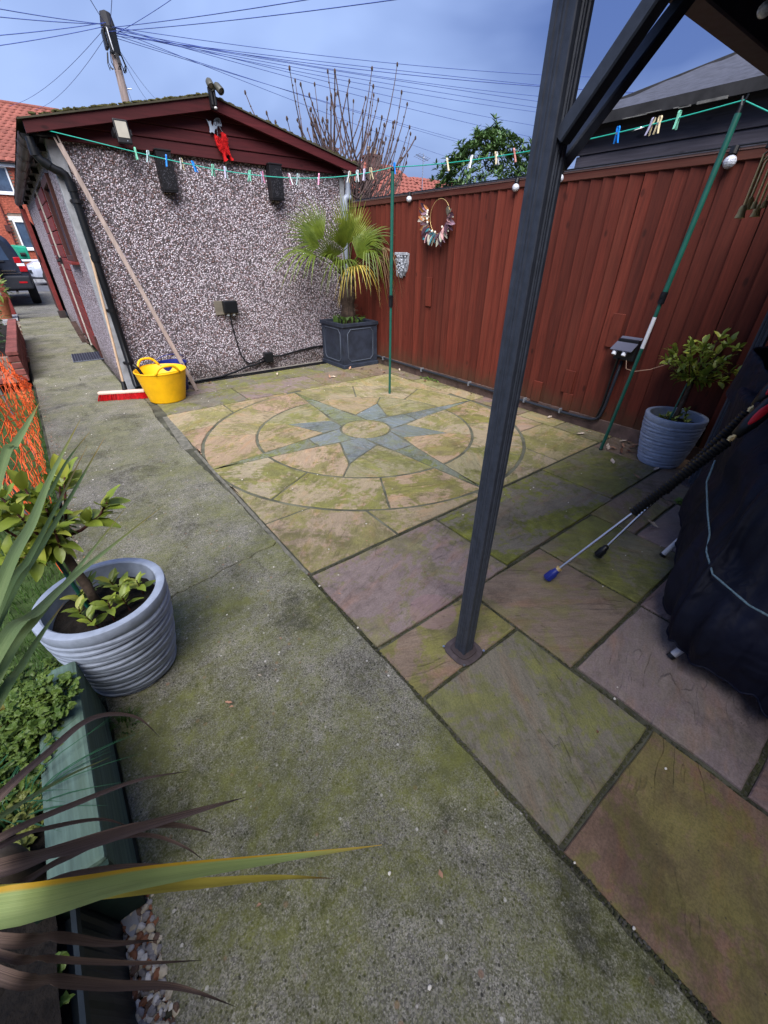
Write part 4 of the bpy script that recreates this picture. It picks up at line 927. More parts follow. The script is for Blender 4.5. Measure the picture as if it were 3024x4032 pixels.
# ------------------------------------------------------------------ washing line, poles and pegs
ps = thing('line_post', (2.847, 3.588, 0), 'upright green metal washing line post standing on the compass circle', 'line post')
b = MB(); b.tube([(2.847,3.588,0),(2.847,3.588,.90)], .0125, 12); build('lower_tube', b, POLEG, ps, smooth=True, auto=40)
b = MB(); b.tube([(2.847,3.588,.98),(2.847,3.588,1.945)], .0155, 12); build('upper_tube', b, POLEG, ps, smooth=True, auto=40)
b = MB(); b.tube([(2.847,3.588,.88),(2.847,3.588,.985)], .021, 12); b.tube([(2.815,3.575,.972),(2.88,3.60,.972)], .010, 8); build('clamp', b, BLACKP, ps)
b = MB(); b.blob((2.847,3.588,1.95), (.018,.018,.022), 10, 6); build('cap', b, BLACKP, ps)
pp = thing('line_prop', (3.269, 1.343, 0), 'green extending prop with a white section leaning up to the washing line', 'line prop')
p0, p1 = Vector((3.269,1.343,0)), Vector((3.40,1.238,2.03)); lerp = lambda t: p0+(p1-p0)*t
b = MB(); b.tube([lerp(0), lerp(.385)], .0125, 12); build('lower_tube', b, POLEG, pp, smooth=True, auto=40)
b = MB(); b.tube([lerp(.385), lerp(.485)], .0128, 12); build('white_sleeve', b, simple('white_tape', (.66,.67,.70), .5, var=.1, bump=.3, bs=30, bd=.003), pp, smooth=True, auto=40)
b = MB(); b.tube([lerp(.485), lerp(.535)], .0125, 12); build('middle_tube', b, POLEG, pp, smooth=True, auto=40)
b = MB(); b.tube([lerp(.525), lerp(.56)], .021, 12); b.tube([lerp(.548)+Vector((-.03,0,0)), lerp(.548)+Vector((.03,.01,0))], .009, 8); build('clamp', b, BLACKP, pp)
b = MB(); b.tube([lerp(.555), lerp(.985)], .0165, 12); build('upper_tube', b, POLEG, pp, smooth=True, auto=40)
b = MB(); b.tube([lerp(.985), lerp(1.0), lerp(1.02)+Vector((0,.012,0))], [.012,.010,.005], 8); b.tube([lerp(.99), lerp(1.02)+Vector((0,-.014,.004))], .006, 8); build('hook', b, BLACKP, pp)
b = MB(); b.blob(p0+Vector((0,0,.008)), (.015,.015,.010), 8, 5); build('foot_cap', b, BLACKP, pp)
G0, G1, G2, G3 = Vector((.56,5.345,2.185)), Vector((2.847,3.588,1.968)), Vector((3.40,1.236,2.052)), Vector((3.62,-.25,1.50))
def seg(a, c, sag, skew=0): return lambda t: a+(c-a)*t - Vector((0,0,4*sag*t*(1-t)*(1+skew*(t-.5))))
S1, S2, S3 = seg(G0, G1, .145, .9), seg(G1, G2, .055), seg(G2, G3, .05)
b = MB(); b.tube([S1(i/40) for i in range(41)]+[S2(i/24) for i in range(1,25)]+[S3(i/10) for i in range(1,11)], .0038, 6)
tag(build('washing_line', b, CORDG, smooth=True), 'green washing line strung from the garage over the post to the leaning prop', 'washing line')
def plastic(n, c): return simple(n, c, .4, var=.12, bump=.03, spec=.45)
PC = {'mint green': plastic('mint_plastic', (.20,.56,.40)), 'pale aqua': plastic('aqua_plastic', (.46,.62,.64)), 'bright blue': plastic('blue_peg_plastic', (.01,.20,.68)), 'cream': plastic('cream_plastic', (.70,.60,.38)),
      'white': plastic('white_plastic', (.66,.68,.70)), 'lilac': plastic('lilac_plastic', (.50,.48,.66)), 'pink': plastic('pink_plastic', (.62,.22,.36)), 'rusty pink': plastic('rusty_plastic', (.40,.15,.13))}
def mkpeg(pos, tang, c1, c2, tilt, lab, grp='pegs along the washing line'):
    t = thing('clothes_peg', pos, lab, 'clothes peg', grp); tz = Vector((math.sin(tilt)*tang.x, math.sin(tilt)*tang.y, math.cos(tilt))).normalized()
    sd = tang.cross(Vector((0,0,1))).normalized()
    M = Matrix(((tang.x, sd.x, tz.x, pos[0]), (tang.y, sd.y, tz.y, pos[1]), (tang.z, sd.z, tz.z, pos[2]), (0,0,0,1)))
    for s, c in ((-1, c1), (1, c2)):
        b = MB(); pf = [(.0035,.034),(.0065,.030),(.0075,.022),(.0045,.010),(.0035,0),(.0045,-.012),(.0105,-.036),(.0135,-.046),(.0165,-.045),(.0135,-.030),(.0105,-.006),(.0105,.012),(.0115,.026),(.0075,.036)]
        b.prism([(s*x, z) for x, z in (pf if s > 0 else pf[::-1])], -.0055, .0055, M @ Matrix(((0,0,1,0),(1,0,0,0),(0,1,0,0),(0,0,0,1))))
        build('peg_arm', b, PC[c], t)
    b = MB(); b.tube([M @ Vector((-.0075,0,.001)), M @ Vector((.0075,0,.001))], .0065, 8); build('spring', b, STEEL, t)
pg = random.Random(17)
L1 = [(.237,'mint green','mint green','mint green peg on the washing line, first to the right of the floodlight'),(.272,'pale aqua','pale aqua','pale aqua peg on the line between a mint green and a bright blue peg'),
 (.323,'bright blue','bright blue','bright blue peg on the line in front of the left wall lantern'),(.367,'cream','white','cream and white peg on the line between the two bright blue pegs over the garage'),(.403,'bright blue','bright blue','bright blue peg on the line just right of the cream and white peg'),
 (.458,'mint green','mint green','mint green peg on the line below and left of the red dragon'),(.495,'pale aqua','lilac','pale aqua and lilac peg on the line under the red dragon'),(.566,'mint green','mint green','mint green peg on the line just right of the red dragon'),
 (.605,'lilac','pink','small lilac and pink peg left of the right wall lantern'),(.688,'pink','white','pink and white peg, left one of the touching pair by the right lantern'),(.712,'white','pale aqua','white and aqua peg, right one of the touching pair by the right lantern'),
 (.775,'white','pink','white and pink peg on the line midway between right lantern and garage corner'),(.868,'cream','white','cream and white peg, first of four together right of the garage corner'),(.893,'pale aqua','white','aqua and white peg, second of four together right of the garage corner'),
 (.914,'lilac','lilac','lilac peg, third of four together left of the green post'),(.935,'cream','cream','cream peg, the last of four together left of the green post')]
L2 = [(.008,'bright blue','bright blue','bright blue peg right at the top of the green line post'),(.231,'white','cream','white and cream peg on the line in front of the dark evergreen, left of two'),(.317,'white','white','plain white peg on the line in front of the dark evergreen'),
 (.407,'white','cream','white peg with cream tips left of the dark gazebo post'),(.465,'rusty pink','rusty pink','rusty pink peg on the line closest to the dark gazebo post'),(.746,'bright blue','bright blue','bright blue peg on the line in front of the dark timber shed'),
 (.80,'pale aqua','white','aqua and white peg tilted sideways in front of the dark timber shed'),(.822,'cream','lilac','cream and lilac peg, left of two touching pegs by the shed'),(.838,'cream','cream','all cream peg, right of two touching pegs by the shed'),(.878,'mint green','mint green','mint green peg on the line nearest the leaning prop')]
for fn, lst in ((S1, L1), (S2, L2)):
    for t, c1, c2, lab in lst:
        p = fn(t); tg = (fn(t+.005)-fn(t-.005)).normalized(); a_ = pg.uniform(-.35,.35)
        rotv = Matrix.Rotation(pg.uniform(-1.2,1.2), 3, 'Z') @ tg
        mkpeg(p+Vector((0,0,-.004)), rotv.normalized(), c1, c2, a_ if 'sideways' not in lab else 1.3, lab)
# ------------------------------------------------------------------ gazebo under which the picture is taken
gz = thing('gazebo', (.912, .655, 0), 'charcoal metal gazebo with a fluted corner post and dark roof', 'gazebo')
gx, gy = .914, .652
def flute_profile(hw):
    p = []
    def side(a, c):
        a, c = Vector(a), Vector(c); d = (c-a); n_ = Vector((d.y, -d.x)).normalized()
        for t, o in ((.04,0),(.22,0),(.26,-.0028),(.36,-.0028),(.40,0),(.46,0),(.48,-.002),(.52,-.002),(.54,0),(.60,0),(.64,-.0028),(.74,-.0028),(.78,0),(.96,0)): q = a+d*t+n_*o; p.append((q.x, q.y))
    h = hw; side((-h,-h),(h,-h)); side((h,-h),(h,h)); side((h,h),(-h,h)); side((-h,h),(-h,-h)); return p
def post(x, y):
    b = MB(); b.prism([(x+a*1, y+c) for a, c in flute_profile(.0258)], .012, 1.80); o = build('post', b, POSTM, gz)
    se = lambda t, r_: (x+r_*math.copysign(abs(math.cos(t))**.62, math.cos(t)), y+r_*math.copysign(abs(math.sin(t))**.62, math.sin(t)))
    b = MB(); b.prism([se(2*math.pi*i/48, .066) for i in range(48)], 0, .007)
    f = build('foot_plate', b, simple('rusty_plate', (.060,.047,.050), .8, var=.4, scale=30), o, bevel=.002, seg=1)
    b = MB(); b.prism([se(2*math.pi*i/48, .045) for i in range(48)], .007, .014); build('foot_collar', b, simple('dark_collar', (.045,.034,.036), .7), f, bevel=.003)
    for sx in (-1,1):
        for sy in (-1,1): b = MB(); b.tube([(x+sx*.056,y+sy*.056,.007),(x+sx*.056,y+sy*.056,.0125)], .005, 6); build('bolt', b, STEEL, f)
    return o
p1_ = post(gx, gy); post(3.215, gy); post(gx, -.85); post(3.215, -.85)
def brace(a, c, wd=.034):
    b = MB(); b.bar(a, c, wd, .026, up=(0,0,1)); return build('brace', b, POSTM, gz, bevel=.003, seg=1)
brace((gx+.040, gy-.002, 1.502), (gx+.412, gy-.002, 1.827)); brace((gx+.002, gy-.024, 1.535), (gx+.002, gy-.345, 1.91))
BLK = simple('dark_roof_canopy', (.003,.003,.005), .8, var=.2, bump=.1)
def beam(a, c): b = MB(); b.box(a, c); build('beam', b, POSTM, gz, bevel=.004, seg=1)
beam((gx-.03, gy-.03, 1.803), (3.245, gy+.03, 1.875)); beam((gx-.03, -.88, 1.803), (gx+.03, gy-.031, 1.875)); beam((3.185, -.88, 1.803), (3.245, gy-.031, 1.875)); beam((gx+.031, -.88, 1.803), (3.184, -.82, 1.875))
b = MB(); A = [(gx-.10,gy+.10,1.876),(3.32,gy+.10,1.876),(3.32,-.95,1.876),(gx-.10,-.95,1.876)]; T_ = (2.07,-.10,2.40)
b.add(A+[T_]+[(x,y,z+.03) for x,y,z in A]+[(T_[0],T_[1],T_[2]+.03)], [(1,0,4),(2,1,4),(3,2,4),(0,3,4),(5,6,9),(6,7,9),(7,8,9),(8,5,9),(0,1,6,5),(1,2,7,6),(2,3,8,7),(3,0,5,8)]); build('roof', b, BLK, gz)
for i in range(1, 6):
    b = MB(); b.tube([Vector(A[0])+(Vector(A[1])-Vector(A[0]))*i/6+Vector((0,0,-.012)), Vector(T_)+Vector((0,0,-.014))], .010, 6); build('rafter', b, POSTM, gz)
bulb((1.172,.50,1.765), 'round bulb hanging under the dark gazebo roof, cut by the photo top', .34); bulb((1.325,.50,1.755), 'round bulb hanging under the dark gazebo roof, the lower of the two', .42)
b = MB(); b.tube([(1.19,.50,1.79),(1.26,.50,1.802),(1.335,.50,1.797)], .004, 6); b.tube([(1.335,.50,1.797),(1.8,.45,1.81),(3.1,.4,1.82)], .004, 6); tag(build('light_cable', b, BLACKP, smooth=True), 'thin black bulb cable under the gazebo roof', 'cable')
# wind chime
wc = thing('wind_chime', (2.17, .645, 1.47), 'wind chime of thin brass tubes with small bells hung from the gazebo', 'wind chime')
b = MB(); b.tube([(2.20,.645,1.80),(2.20,.645,1.70)], .0025, 6); b.tube([(2.20,.645,1.70),(2.20,.645,1.66)], .034, 12); build('top_disc', b, BLACKP, wc)
for x, y, z0, z1, bl in ((2.115,.65,1.492,1.635,1),(2.150,.63,1.507,1.66,0),(2.19,.66,1.520,1.62,1),(2.235,.64,1.50,1.63,1),(2.215,.62,1.512,1.61,0),(2.17,.665,1.482,1.62,0)):
    b = MB(); b.tube([(x,y,z0),(x+.004,y,z1),(2.20+(x-2.17)*.35,.645,1.665)], [.0042,.0042,.001], 8); tu = build('tube', b, BRASS, wc, smooth=True, auto=40)
    b = MB(); b.lathe([(.001,.012),(.008,.010),(.0115,.002),(.0125,-.014),(.016,-.026),(.013,-.026),(.001,-.01)] if bl else [(.001,.008),(.007,.006),(.008,-.004),(.009,-.014),(.001,-.012)], (x,y,z0-.006), 14); build('bell', b, simple('aged_brass', (.42,.31,.13), .5, .6, var=.35), tu, smooth=True, auto=50)
# ------------------------------------------------------------------ covered garden furniture with lances leaning on it
def mkcover():
    COVER = Mat('navy_cover_cloth', .7, spec=.22); co = COVER.coord('Object')
    COVER.color(COVER.ramp(COVER.noise(3, 5, .6, co), [(.3, (.0015,.0024,.008)), (.7, (.0032,.005,.017))])); COVER.bump(COVER.noise(3.2, 2.5, .5, co, 1.2), .9, .05); cz = COVER.coord('Object', (1,1,.45)); rg2 = COVER.math('ABSOLUTE', COVER.math('SUBTRACT', COVER.noise(3.6, 3, .5, cz, .9), .5)); COVER.bump(COVER.ramp(rg2, [(0, 1.0), (.06, .35), (.22, 0.0)]), .38, .022); COVER.bump(COVER.noise(900, 2, .5, co), .2, .0005)
    t = thing('covered_barbecue', (2.3, .0, 0), 'dark navy waterproof cover tied with pale cord over a bulky garden item', 'covered barbecue')
    levels = [
     (.10, [(1.50,-.30),(1.465,-.10),(1.50,.10),(1.60,.20),(1.97,.315),(2.40,.455),(2.85,.56),(3.15,.50),(3.25,.10),(3.25,-.6),(2.6,-.85),(1.7,-.8)]),
     (.22, [(1.47,-.30),(1.445,-.10),(1.475,.12),(1.59,.215),(1.96,.33),(2.38,.455),(2.83,.565),(3.13,.51),(3.24,.10),(3.24,-.6),(2.6,-.86),(1.66,-.8)]),
     (.36, [(1.49,-.30),(1.475,-.08),(1.515,.125),(1.64,.215),(1.99,.335),(2.37,.445),(2.80,.56),(3.10,.51),(3.22,.10),(3.22,-.6),(2.6,-.85),(1.7,-.8)]),
     (.47, [(1.56,-.32),(1.555,-.08),(1.60,.125),(1.71,.205),(2.02,.32),(2.36,.435),(2.77,.545),(3.07,.50),(3.20,.10),(3.20,-.6),(2.6,-.84),(1.75,-.8)]),
     (.60, [(1.63,-.34),(1.625,-.08),(1.67,.125),(1.78,.20),(2.04,.315),(2.35,.43),(2.74,.54),(3.05,.50),(3.20,.10),(3.20,-.6),(2.6,-.84),(1.8,-.8)]),
     (.70, [(1.72,-.34),(1.71,-.08),(1.75,.11),(1.85,.185),(2.06,.305),(2.34,.435),(2.70,.54),(3.04,.505),(3.20,.10),(3.20,-.6),(2.6,-.82),(1.9,-.78)]),
     (.78, [(1.88,-.30),(1.87,-.08),(1.90,.06),(1.96,.13),(2.10,.285),(2.33,.44),(2.68,.54),(3.05,.50),(3.20,.10),(3.18,-.55),(2.6,-.74),(2.0,-.7)]),
     (.84, [(2.12,-.2),(2.10,-.05),(2.10,.06),(2.12,.18),(2.17,.33),(2.33,.44),(2.68,.52),(3.06,.47),(3.17,.10),(3.1,-.45),(2.6,-.6),(2.2,-.5)]),
     (.845,[(2.3,-.1),(2.28,0),(2.28,.08),(2.28,.18),(2.30,.27),(2.40,.36),(2.68,.42),(2.95,.36),(3.0,.10),(2.95,-.25),(2.6,-.4),(2.4,-.3)])]
    n = 168; rc = random.Random(9); ph = [rc.uniform(0, 6.28) for _ in range(12)]
    rows = []
    for li, (z, pts) in enumerate(levels):
        m = len(pts); row = []
        for i in range(n):
            u = i/n*m; k = int(u); f = u-k
            p0, p1, p2, p3 = (Vector(pts[(k+j) % m]) for j in (-1,0,1,2))
            q = .5*((2*p1)+(p2-p0)*f+(2*p0-5*p1+4*p2-p3)*f*f+(3*p1-p0-3*p2+p3)*f**3)
            row.append(Vector((q.x, q.y, z)))
        rows.append(row)
    # resample vertically with smooth folds that run down the cloth
    out = []; V = 34; m = len(rows)
    for v in range(V+1):
        u = v/V*(m-1); k = min(m-2, int(u)); f = u-k; r = []
        for i in range(n):
            p0, p1, p2, p3 = rows[max(0,k-1)][i], rows[k][i], rows[k+1][i], rows[min(m-1,k+2)][i]
            q = .5*((2*p1)+(p2-p0)*f+(2*p0-5*p1+4*p2-p3)*f*f+(3*p1-p0-3*p2+p3)*f**3)
            c = Vector((2.35,-.1,q.z)); d = (q-c); d.z = 0; d.normalize(); a = i/n*2*math.pi; hgt = q.z/.85
            fold = (.016*math.sin(a*13+ph[0]+hgt*2.2)+.011*math.sin(a*21+ph[1]-hgt*3.1)+.008*math.sin(a*34+ph[2]+hgt*5)+.012*math.sin(a*7+hgt*9+ph[3]))*(1.1-.75*hgt)
            pinch = -.022*math.exp(-((q.z-.46+.10*math.sin(a*2+1))/.05)**2)
            q = q + d*(fold*.85+pinch); q.z += .010*math.sin(a*17+ph[4])*(1 if v < 4 else 0)*1.2; r.append(q)
        out.append(r)
    b = MB(); b.strip([r+[r[0]] for r in out]); b.add([p for p in out[-1]], [tuple(range(n))])
    build('cover', b, COVER.m, t, smooth=True, weld=True)
    b = MB(); b.tube(out[0]+[out[0][0]], .0045, 6, cap=False); build('hem', b, COVER.m, t, smooth=True)
    # raised collar of stiff cloth round the barbecue hood, open at the top
    hood = []
    for j, (z, sc) in enumerate(((.76,1.03),(.82,1.0),(.90,.97),(.965,.95),(.975,.935),(.965,.915),(.90,.90),(.82,.88))):
        hood.append([Vector((2.74+.44*sc*math.cos(a)+.012*math.sin(5*a+j*.5), .30+.26*sc*math.sin(a)+.012*math.sin(7*a+1), z-.075*(1-math.sin(a*1.0+.25))*(.5 if j > 1 else 0)+.01*math.sin(4*a))) for a in [2*math.pi*i/72 for i in range(73)]])
    b = MB(); b.strip(hood); build('cover_collar', b, COVER.m, t, smooth=True, weld=True)
    b = MB(); b.tube([(1.60,-.02,.70),(1.74,.05,.735),(1.90,.14,.755),(2.04,.21,.765)], .022, 12); build('covered_handle', b, COVER.m, t, smooth=True)
    GT = simple('grey_tube', (.42,.43,.46), .45, var=.12)
    for (f0, f1) in (((1.545,.128,.012),(1.70,.03,.26)), ((2.20,.43,.012),(2.28,.36,.25)), ((1.62,-.55,.012),(1.75,-.5,.26)), ((2.9,-.6,.012),(2.85,-.55,.26)), ((3.05,.45,.012),(3.0,.35,.26))):
        b = MB(); f0, f1 = Vector(f0), Vector(f1); m_ = 14; b.tube([f0+(f1-f0)*i/m_ for i in range(m_+1)], [.0135 if i < 3 else .0125+.0012*(i%2) for i in range(m_+1)], 12); l_ = build('leg', b, GT, t, smooth=True, auto=50)
        b = MB(); b.tube([f0+(f0-f1)*.035, f0+(f1-f0)*.02], [.0145,.0155], 12); build('rubber_foot', b, BLACKP, l_, smooth=True, auto=40)
    CORD = simple('pale_blue_cord', (.12,.19,.22), .8, var=.4, scale=140, bump=.5, bs=300)
    b = MB(); cp = [Vector(p) for p in ((2.10,.36,.615),(2.00,.335,.555),(1.89,.27,.49),(1.80,.215,.445),(1.70,.185,.425),(1.585,.125,.42),(1.50,.0,.425),(1.475,-.15,.43),(1.50,-.35,.43))]
    pts = [cp[0]]
    for a_, c_ in zip(cp, cp[1:]): pts += [a_+(c_-a_)*k/4 for k in range(1,5)]
    b.tube([p+Vector((-.034,.022,.0)) for p in pts], [.0031+.0007*(i%2) for i in range(len(pts))], 8); build('tie_cord', b, CORD, t, smooth=True)
    return t
mkcover()
def lance(tip, end, colour, brass, lab, gun_up, gripfrac=.44):
    tip, end = Vector(tip), Vector(end); d = (end-tip).normalized(); Lg = (end-tip).length
    t = thing('pressure_lance', tip, lab, 'pressure washer lance')
    at = lambda s: tip+d*s
    nz = [(.0155,0),(.0185,.004),(.0185,.045),(.0165,.05),(.0145,.068),(.011,.072)]
    M = frame_from(d, (0,0,1), at(.0)); b = MB(); b.lathe([(.004,.004)]+nz+[(.004,.073)], n=18)
    for i in range(9):
        a = 2*math.pi*i/9; b.box((-.002,-.0205,.004),(.002,-.0175,.045), Matrix.Rotation(a,4,'Z'))
    b.v = [tuple(M @ Vector(p)) for p in b.v]; build('nozzle', b, BLUEP if colour == 'blue' else BLACKP, t, smooth=True, auto=40)
    if brass: b = MB(); b.tube([at(.070), at(.085)], .0125, 12); b.tube([at(.078), at(.083)], .0155, 12); build('collar', b, BRASS, t, smooth=True, auto=40)
    g0 = Lg*gripfrac
    b = MB(); b.tube([at(.08), at(g0+.02)], .0065, 12); build('wand', b, STEEL, t, smooth=True, auto=40)
    b = MB(); n = 58; b.tube([at(g0+(Lg-g0)*i/n) for i in range(n+1)], [.0165+(.0055 if i % 2 else 0) for i in range(n+1)], 14); build('ribbed_sleeve', b, BLACKP, t, smooth=True, auto=60)
    b = MB(); b.tube([at(Lg), at(Lg+.035)], .0085, 10); b.tube([at(Lg+.008), at(Lg+.02)], .0115, 6); build('coupling', b, BRASS, t, smooth=True, auto=40)
    # trigger gun body
    gd = (d + Vector(gun_up)).normalized(); g1 = at(Lg+.03)
    gp = [g1, g1+gd*.06, g1+gd*.15, g1+gd*.24+Vector((.01,-.01,-.02)), g1+gd*.32+Vector((.02,-.02,-.06))]
    b = MB(); b.tube(gp, [.016,.027,.030,.026,.022], 14); gbd = build('trigger_gun', b, BLACKP, t, smooth=True)
    cc = (g1+gd*.105); toc = (Vector((0,0,1.35))-cc).normalized(); s_ = gd.cross(toc).normalized(); up = s_.cross(gd)
    M = Matrix(((gd.x,s_.x,up.x,cc.x+up.x*.022),(gd.y,s_.y,up.y,cc.y+up.y*.022),(gd.z,s_.z,up.z,cc.z+up.z*.022),(0,0,0,1)))
    b = MB(); b.blob((0,0,0), (.062,.014,.009), 16, 8); b.v = [tuple(M @ Vector(p)) for p in b.v]; build('red_inlay', b, REDP, gbd, smooth=True)
lance((1.532,.690,.021), (1.955,.352,.740), 'blue', True, 'pressure washer lance with blue nozzle resting on the cover', (.20,.05,.10), .53)
lance((1.898,.632,.021), (2.215,.380,.795), 'black', False, 'pressure washer lance with black nozzle lying behind the blue tipped one', (.2,.02,.08), .50)
# ------------------------------------------------------------------ ribbed grey pots with bay trees
PH = .372
def ribpot(c, lab):
    t = thing('ribbed_pot', (c[0], c[1], 0), lab, 'plant pot', 'ribbed grey pots holding bay trees')
    b = MB(); n = 72; prof = []
    def rad(z): return .140 + (.195-.140)*(1-(1-z/PH)**1.55)
    zs_ = [0, .006]; k = 15
    rows = []
    prof = [(.10,0),(.136,.001),(.140,.006)]
    pitch = (PH-.055)/k
    for i in range(k):
        z0 = .012+i*pitch
        prof += [(rad(z0)-.011, z0), (rad(z0)-.010, z0+.0015), (rad(z0)+.0035, z0+.0035), (rad(z0+pitch*.6)+.0025, z0+pitch*.55), (rad(z0+pitch)-.003, z0+pitch*.95)]
    prof += [(rad(PH-.04), PH-.040), (rad(PH-.03)+.002, PH-.03), (.1965, PH-.008), (.1945, PH-.002), (.190, PH), (.172, PH), (.167, PH-.004), (.165, PH-.03), (.158, PH-.10), (.14, .06), (.0005,.06)]
    vs = []
    for j, (r, z) in enumerate(prof):
        for i in range(n):
            a = 2*math.pi*i/n; dz = .0
            if 3 <= j < 3+5*k: dz = .005*math.sin(3*a+1.9*((j-3)//5))      # the ribs are short overlapping arcs, not perfect rings
            vs.append((c[0]+r*math.cos(a), c[1]+r*math.sin(a), z+dz*(1 if 3 <= j < 3+5*k else 0)))
    b.add(vs, [(j*n+i, j*n+(i+1)%n, (j+1)*n+(i+1)%n, (j+1)*n+i) for j in range(len(prof)-1) for i in range(n)])
    build('pot', b, POT, t, smooth=True, auto=24)
    b = MB(); m = 24
    b.add([(c[0]+.160*(q/5)*math.cos(6.283*i/m), c[1]+.160*(q/5)*math.sin(6.283*i/m), PH-.075+.012*rng.random()) for q in range(1,6) for i in range(m)], [(q*m+i, q*m+(i+1)%m, (q+1)*m+(i+1)%m, (q+1)*m+i) for q in range(4) for i in range(m)]+[tuple(range(m))])
    build('soil', b, SOIL, t); return t
PA, PB = (-.143, 1.375), (3.42, .965)
ribpot(PA, 'ribbed grey pot beside the green sleeper at the path edge'); ribpot(PB, 'ribbed grey pot standing by the red fence next to the navy cover')
def leafrows(L_, W, n=6, fold=.22, curl=.25, wave=0): 
    rows = []
    for i in range(n+1):
        t = i/n; wd = W*.5*(math.sin(math.pi*min(1, t*.97+.015))**.75)*(1-.12*t); z = -curl*L_*t*t
        wv = wave*W*math.sin(i*2.4)
        rows.append([(-wd, t*L_, z+fold*wd+wv), (-wd*.5, t*L_, z+fold*wd*.35), (0, t*L_, z), (wd*.5, t*L_, z+fold*wd*.35), (wd, t*L_, z+fold*wd-wv)])
    return rows
def leafproto(name, L_, W, mat, **k):
    b = MB(); b.strip(leafrows(L_, W, **k)); me_o = build(name, b, mat, None, origin=(0,0,0), smooth=True); me = me_o.data; bpy.data.objects.remove(me_o); return me
BAYM = [leafproto('bay_leaf_shape', .085, .044, LEAFBAY, wave=.06), leafproto('bay_leaf_shape', .085, .037, LEAFBAY, curl=.45, wave=.08), leafproto('bay_leaf_shape', .085, .050, LEAFBAY, curl=.05, fold=.4)]
def putleaf(mesh, parent, M, s):
    o = bpy.data.objects.new('leaf', mesh); link(o, parent); po = worig(parent)
    M = M.copy(); M.translation = M.translation - po; o.matrix_local = M @ Matrix.Scale(s, 4); return o
def baytree(c, lab, trunk, branches, s, seed, crown_c):
    t = thing('bay_tree', (c[0], c[1], PH-.07), lab, 'bay tree', 'bay trees in the ribbed pots'); r = random.Random(seed)
    b = MB(); b.tube(trunk, [.012+.004*(1-i/(len(trunk)-1)) for i in range(len(trunk))], 10); build('trunk', b, BARK, t, smooth=True)
    b = MB(); o_ = Vector((.02,.0,0)); b.tube([Vector(trunk[0])+Vector((-.03,.02,-.01)), Vector(trunk[0])+(Vector(trunk[-1])-Vector(trunk[0]))*.85+Vector((-.025,.012,0))], .0065, 8); build('stake', b, POLEG, t)
    tips = []
    for br_ in branches:
        b = MB(); b.tube(br_, [.0068*(1-.62*i/(len(br_)-1)) for i in range(len(br_))], 8); build('branch', b, REDTWIG, t, smooth=True); tips.append((Vector(br_[-1]), (Vector(br_[-1])-Vector(br_[-2])).normalized()))
        if len(br_) > 2:
            m = Vector(br_[-2]); tips.append((m, ((m-Vector(crown_c)).normalized()+Vector((0,0,.6))).normalized()))
    for p, d in tips:
        k = r.randint(7, 10)
        for i in range(k):
            a = i*2.4+r.uniform(-.3,.3); e = r.uniform(.15,1.05) if i < k-2 else r.uniform(1.1,1.4)
            x = d.orthogonal().normalized(); y = d.cross(x); ld = (x*math.cos(a)+y*math.sin(a))*math.cos(e)+d*math.sin(e); ld = (ld+Vector((0,0,.12))).normalized()
            putleaf(r.choice(BAYM), t, oriented(p-d*(.006*(k-i)), ld, (0,0,1), r.uniform(-.5,.5)), s*r.uniform(.75,1.25))
    return t, r
ra_ = random.Random(40)
trunkA = [(-.165,1.40,.29),(-.172,1.41,.40),(-.185,1.43,.52),(-.195,1.44,.60)]
brA = []
for q in ((-.02,1.43,.665),(-.10,1.45,.77),(-.20,1.46,.76),(-.26,1.45,.77),(-.30,1.43,.70),(-.23,1.37,.73),(-.17,1.43,.72),(-.31,1.5,.72),(-.33,1.38,.62),(-.12,1.50,.74),(-.28,1.36,.60),(-.17,1.36,.67),(-.24,1.52,.62)):
    a = Vector(trunkA[-1])-Vector((0,0,ra_.uniform(0,.07))); q = Vector(q); m = (a+q)/2+Vector((0,0,-.03)); brA.append([a, m, q])
brA[0] = [(-.193,1.44,.58),(-.12,1.435,.59),(-.06,1.43,.622),(-.02,1.43,.668)]
tA, rA = baytree(PA, 'leafy bay tree with dark red twigs in the pot by the sleeper', trunkA, brA, .76, 3, (-.2,1.44,.66))
trunkB = [(3.425,.975,.29),(3.445,.97,.42),(3.465,.97,.56),(3.475,.97,.64)]
brB = []; rbb = random.Random(15)
for i in range(26):
    a = i*2.4; rr_ = .06+.19*math.sqrt((i+.5)/26); h = .70+rbb.uniform(-.06,.17)*(1.1-rr_*2) + (.03 if i % 3 else -.05)
    q = Vector((3.475+rr_*math.cos(a)*.88, .97+rr_*math.sin(a)*1.0, h)); q.x = min(q.x, 3.60); s0 = Vector(trunkB[-1])-Vector((0,0,rbb.uniform(0,.06))); brB.append([s0, (s0+q)/2+Vector((0,0,-.02)), q])
brB.append([trunkB[-1], (3.52,.95,.80), (3.57,.93,.90)])
tB, rB = baytree(PB, 'round headed bay tree in the pot by the red fence', trunkB, brB, .66, 5, (3.475,.97,.62))
for t, c, n_, s in ((tA, PA, 9, .62), (tB, PB, 8, .46)):
    for i in range(n_):
        a = i*2.4; q = Vector((c[0]+.115*math.cos(a)*(0.5+.5*rng.random()), c[1]+.115*math.sin(a)*(.5+.5*rng.random()), PH-.07)); top = q+Vector((rng.uniform(-.02,.02), rng.uniform(-.02,.02), rng.uniform(.04,.10)))
        b = MB(); b.tube([q, top], [.003,.0018], 6); build('shoot', b, REDTWIG, t)
        for k in range(6):
            aa = k*2.4; e = .5+.1*k; putleaf(rng.choice(BAYM), t, oriented(q+(top-q)*(.4+.1*k), (math.cos(aa)*math.cos(e), math.sin(aa)*math.cos(e), math.sin(e)), (0,0,1), rng.uniform(-.4,.4)), s*rng.uniform(.8,1.25))
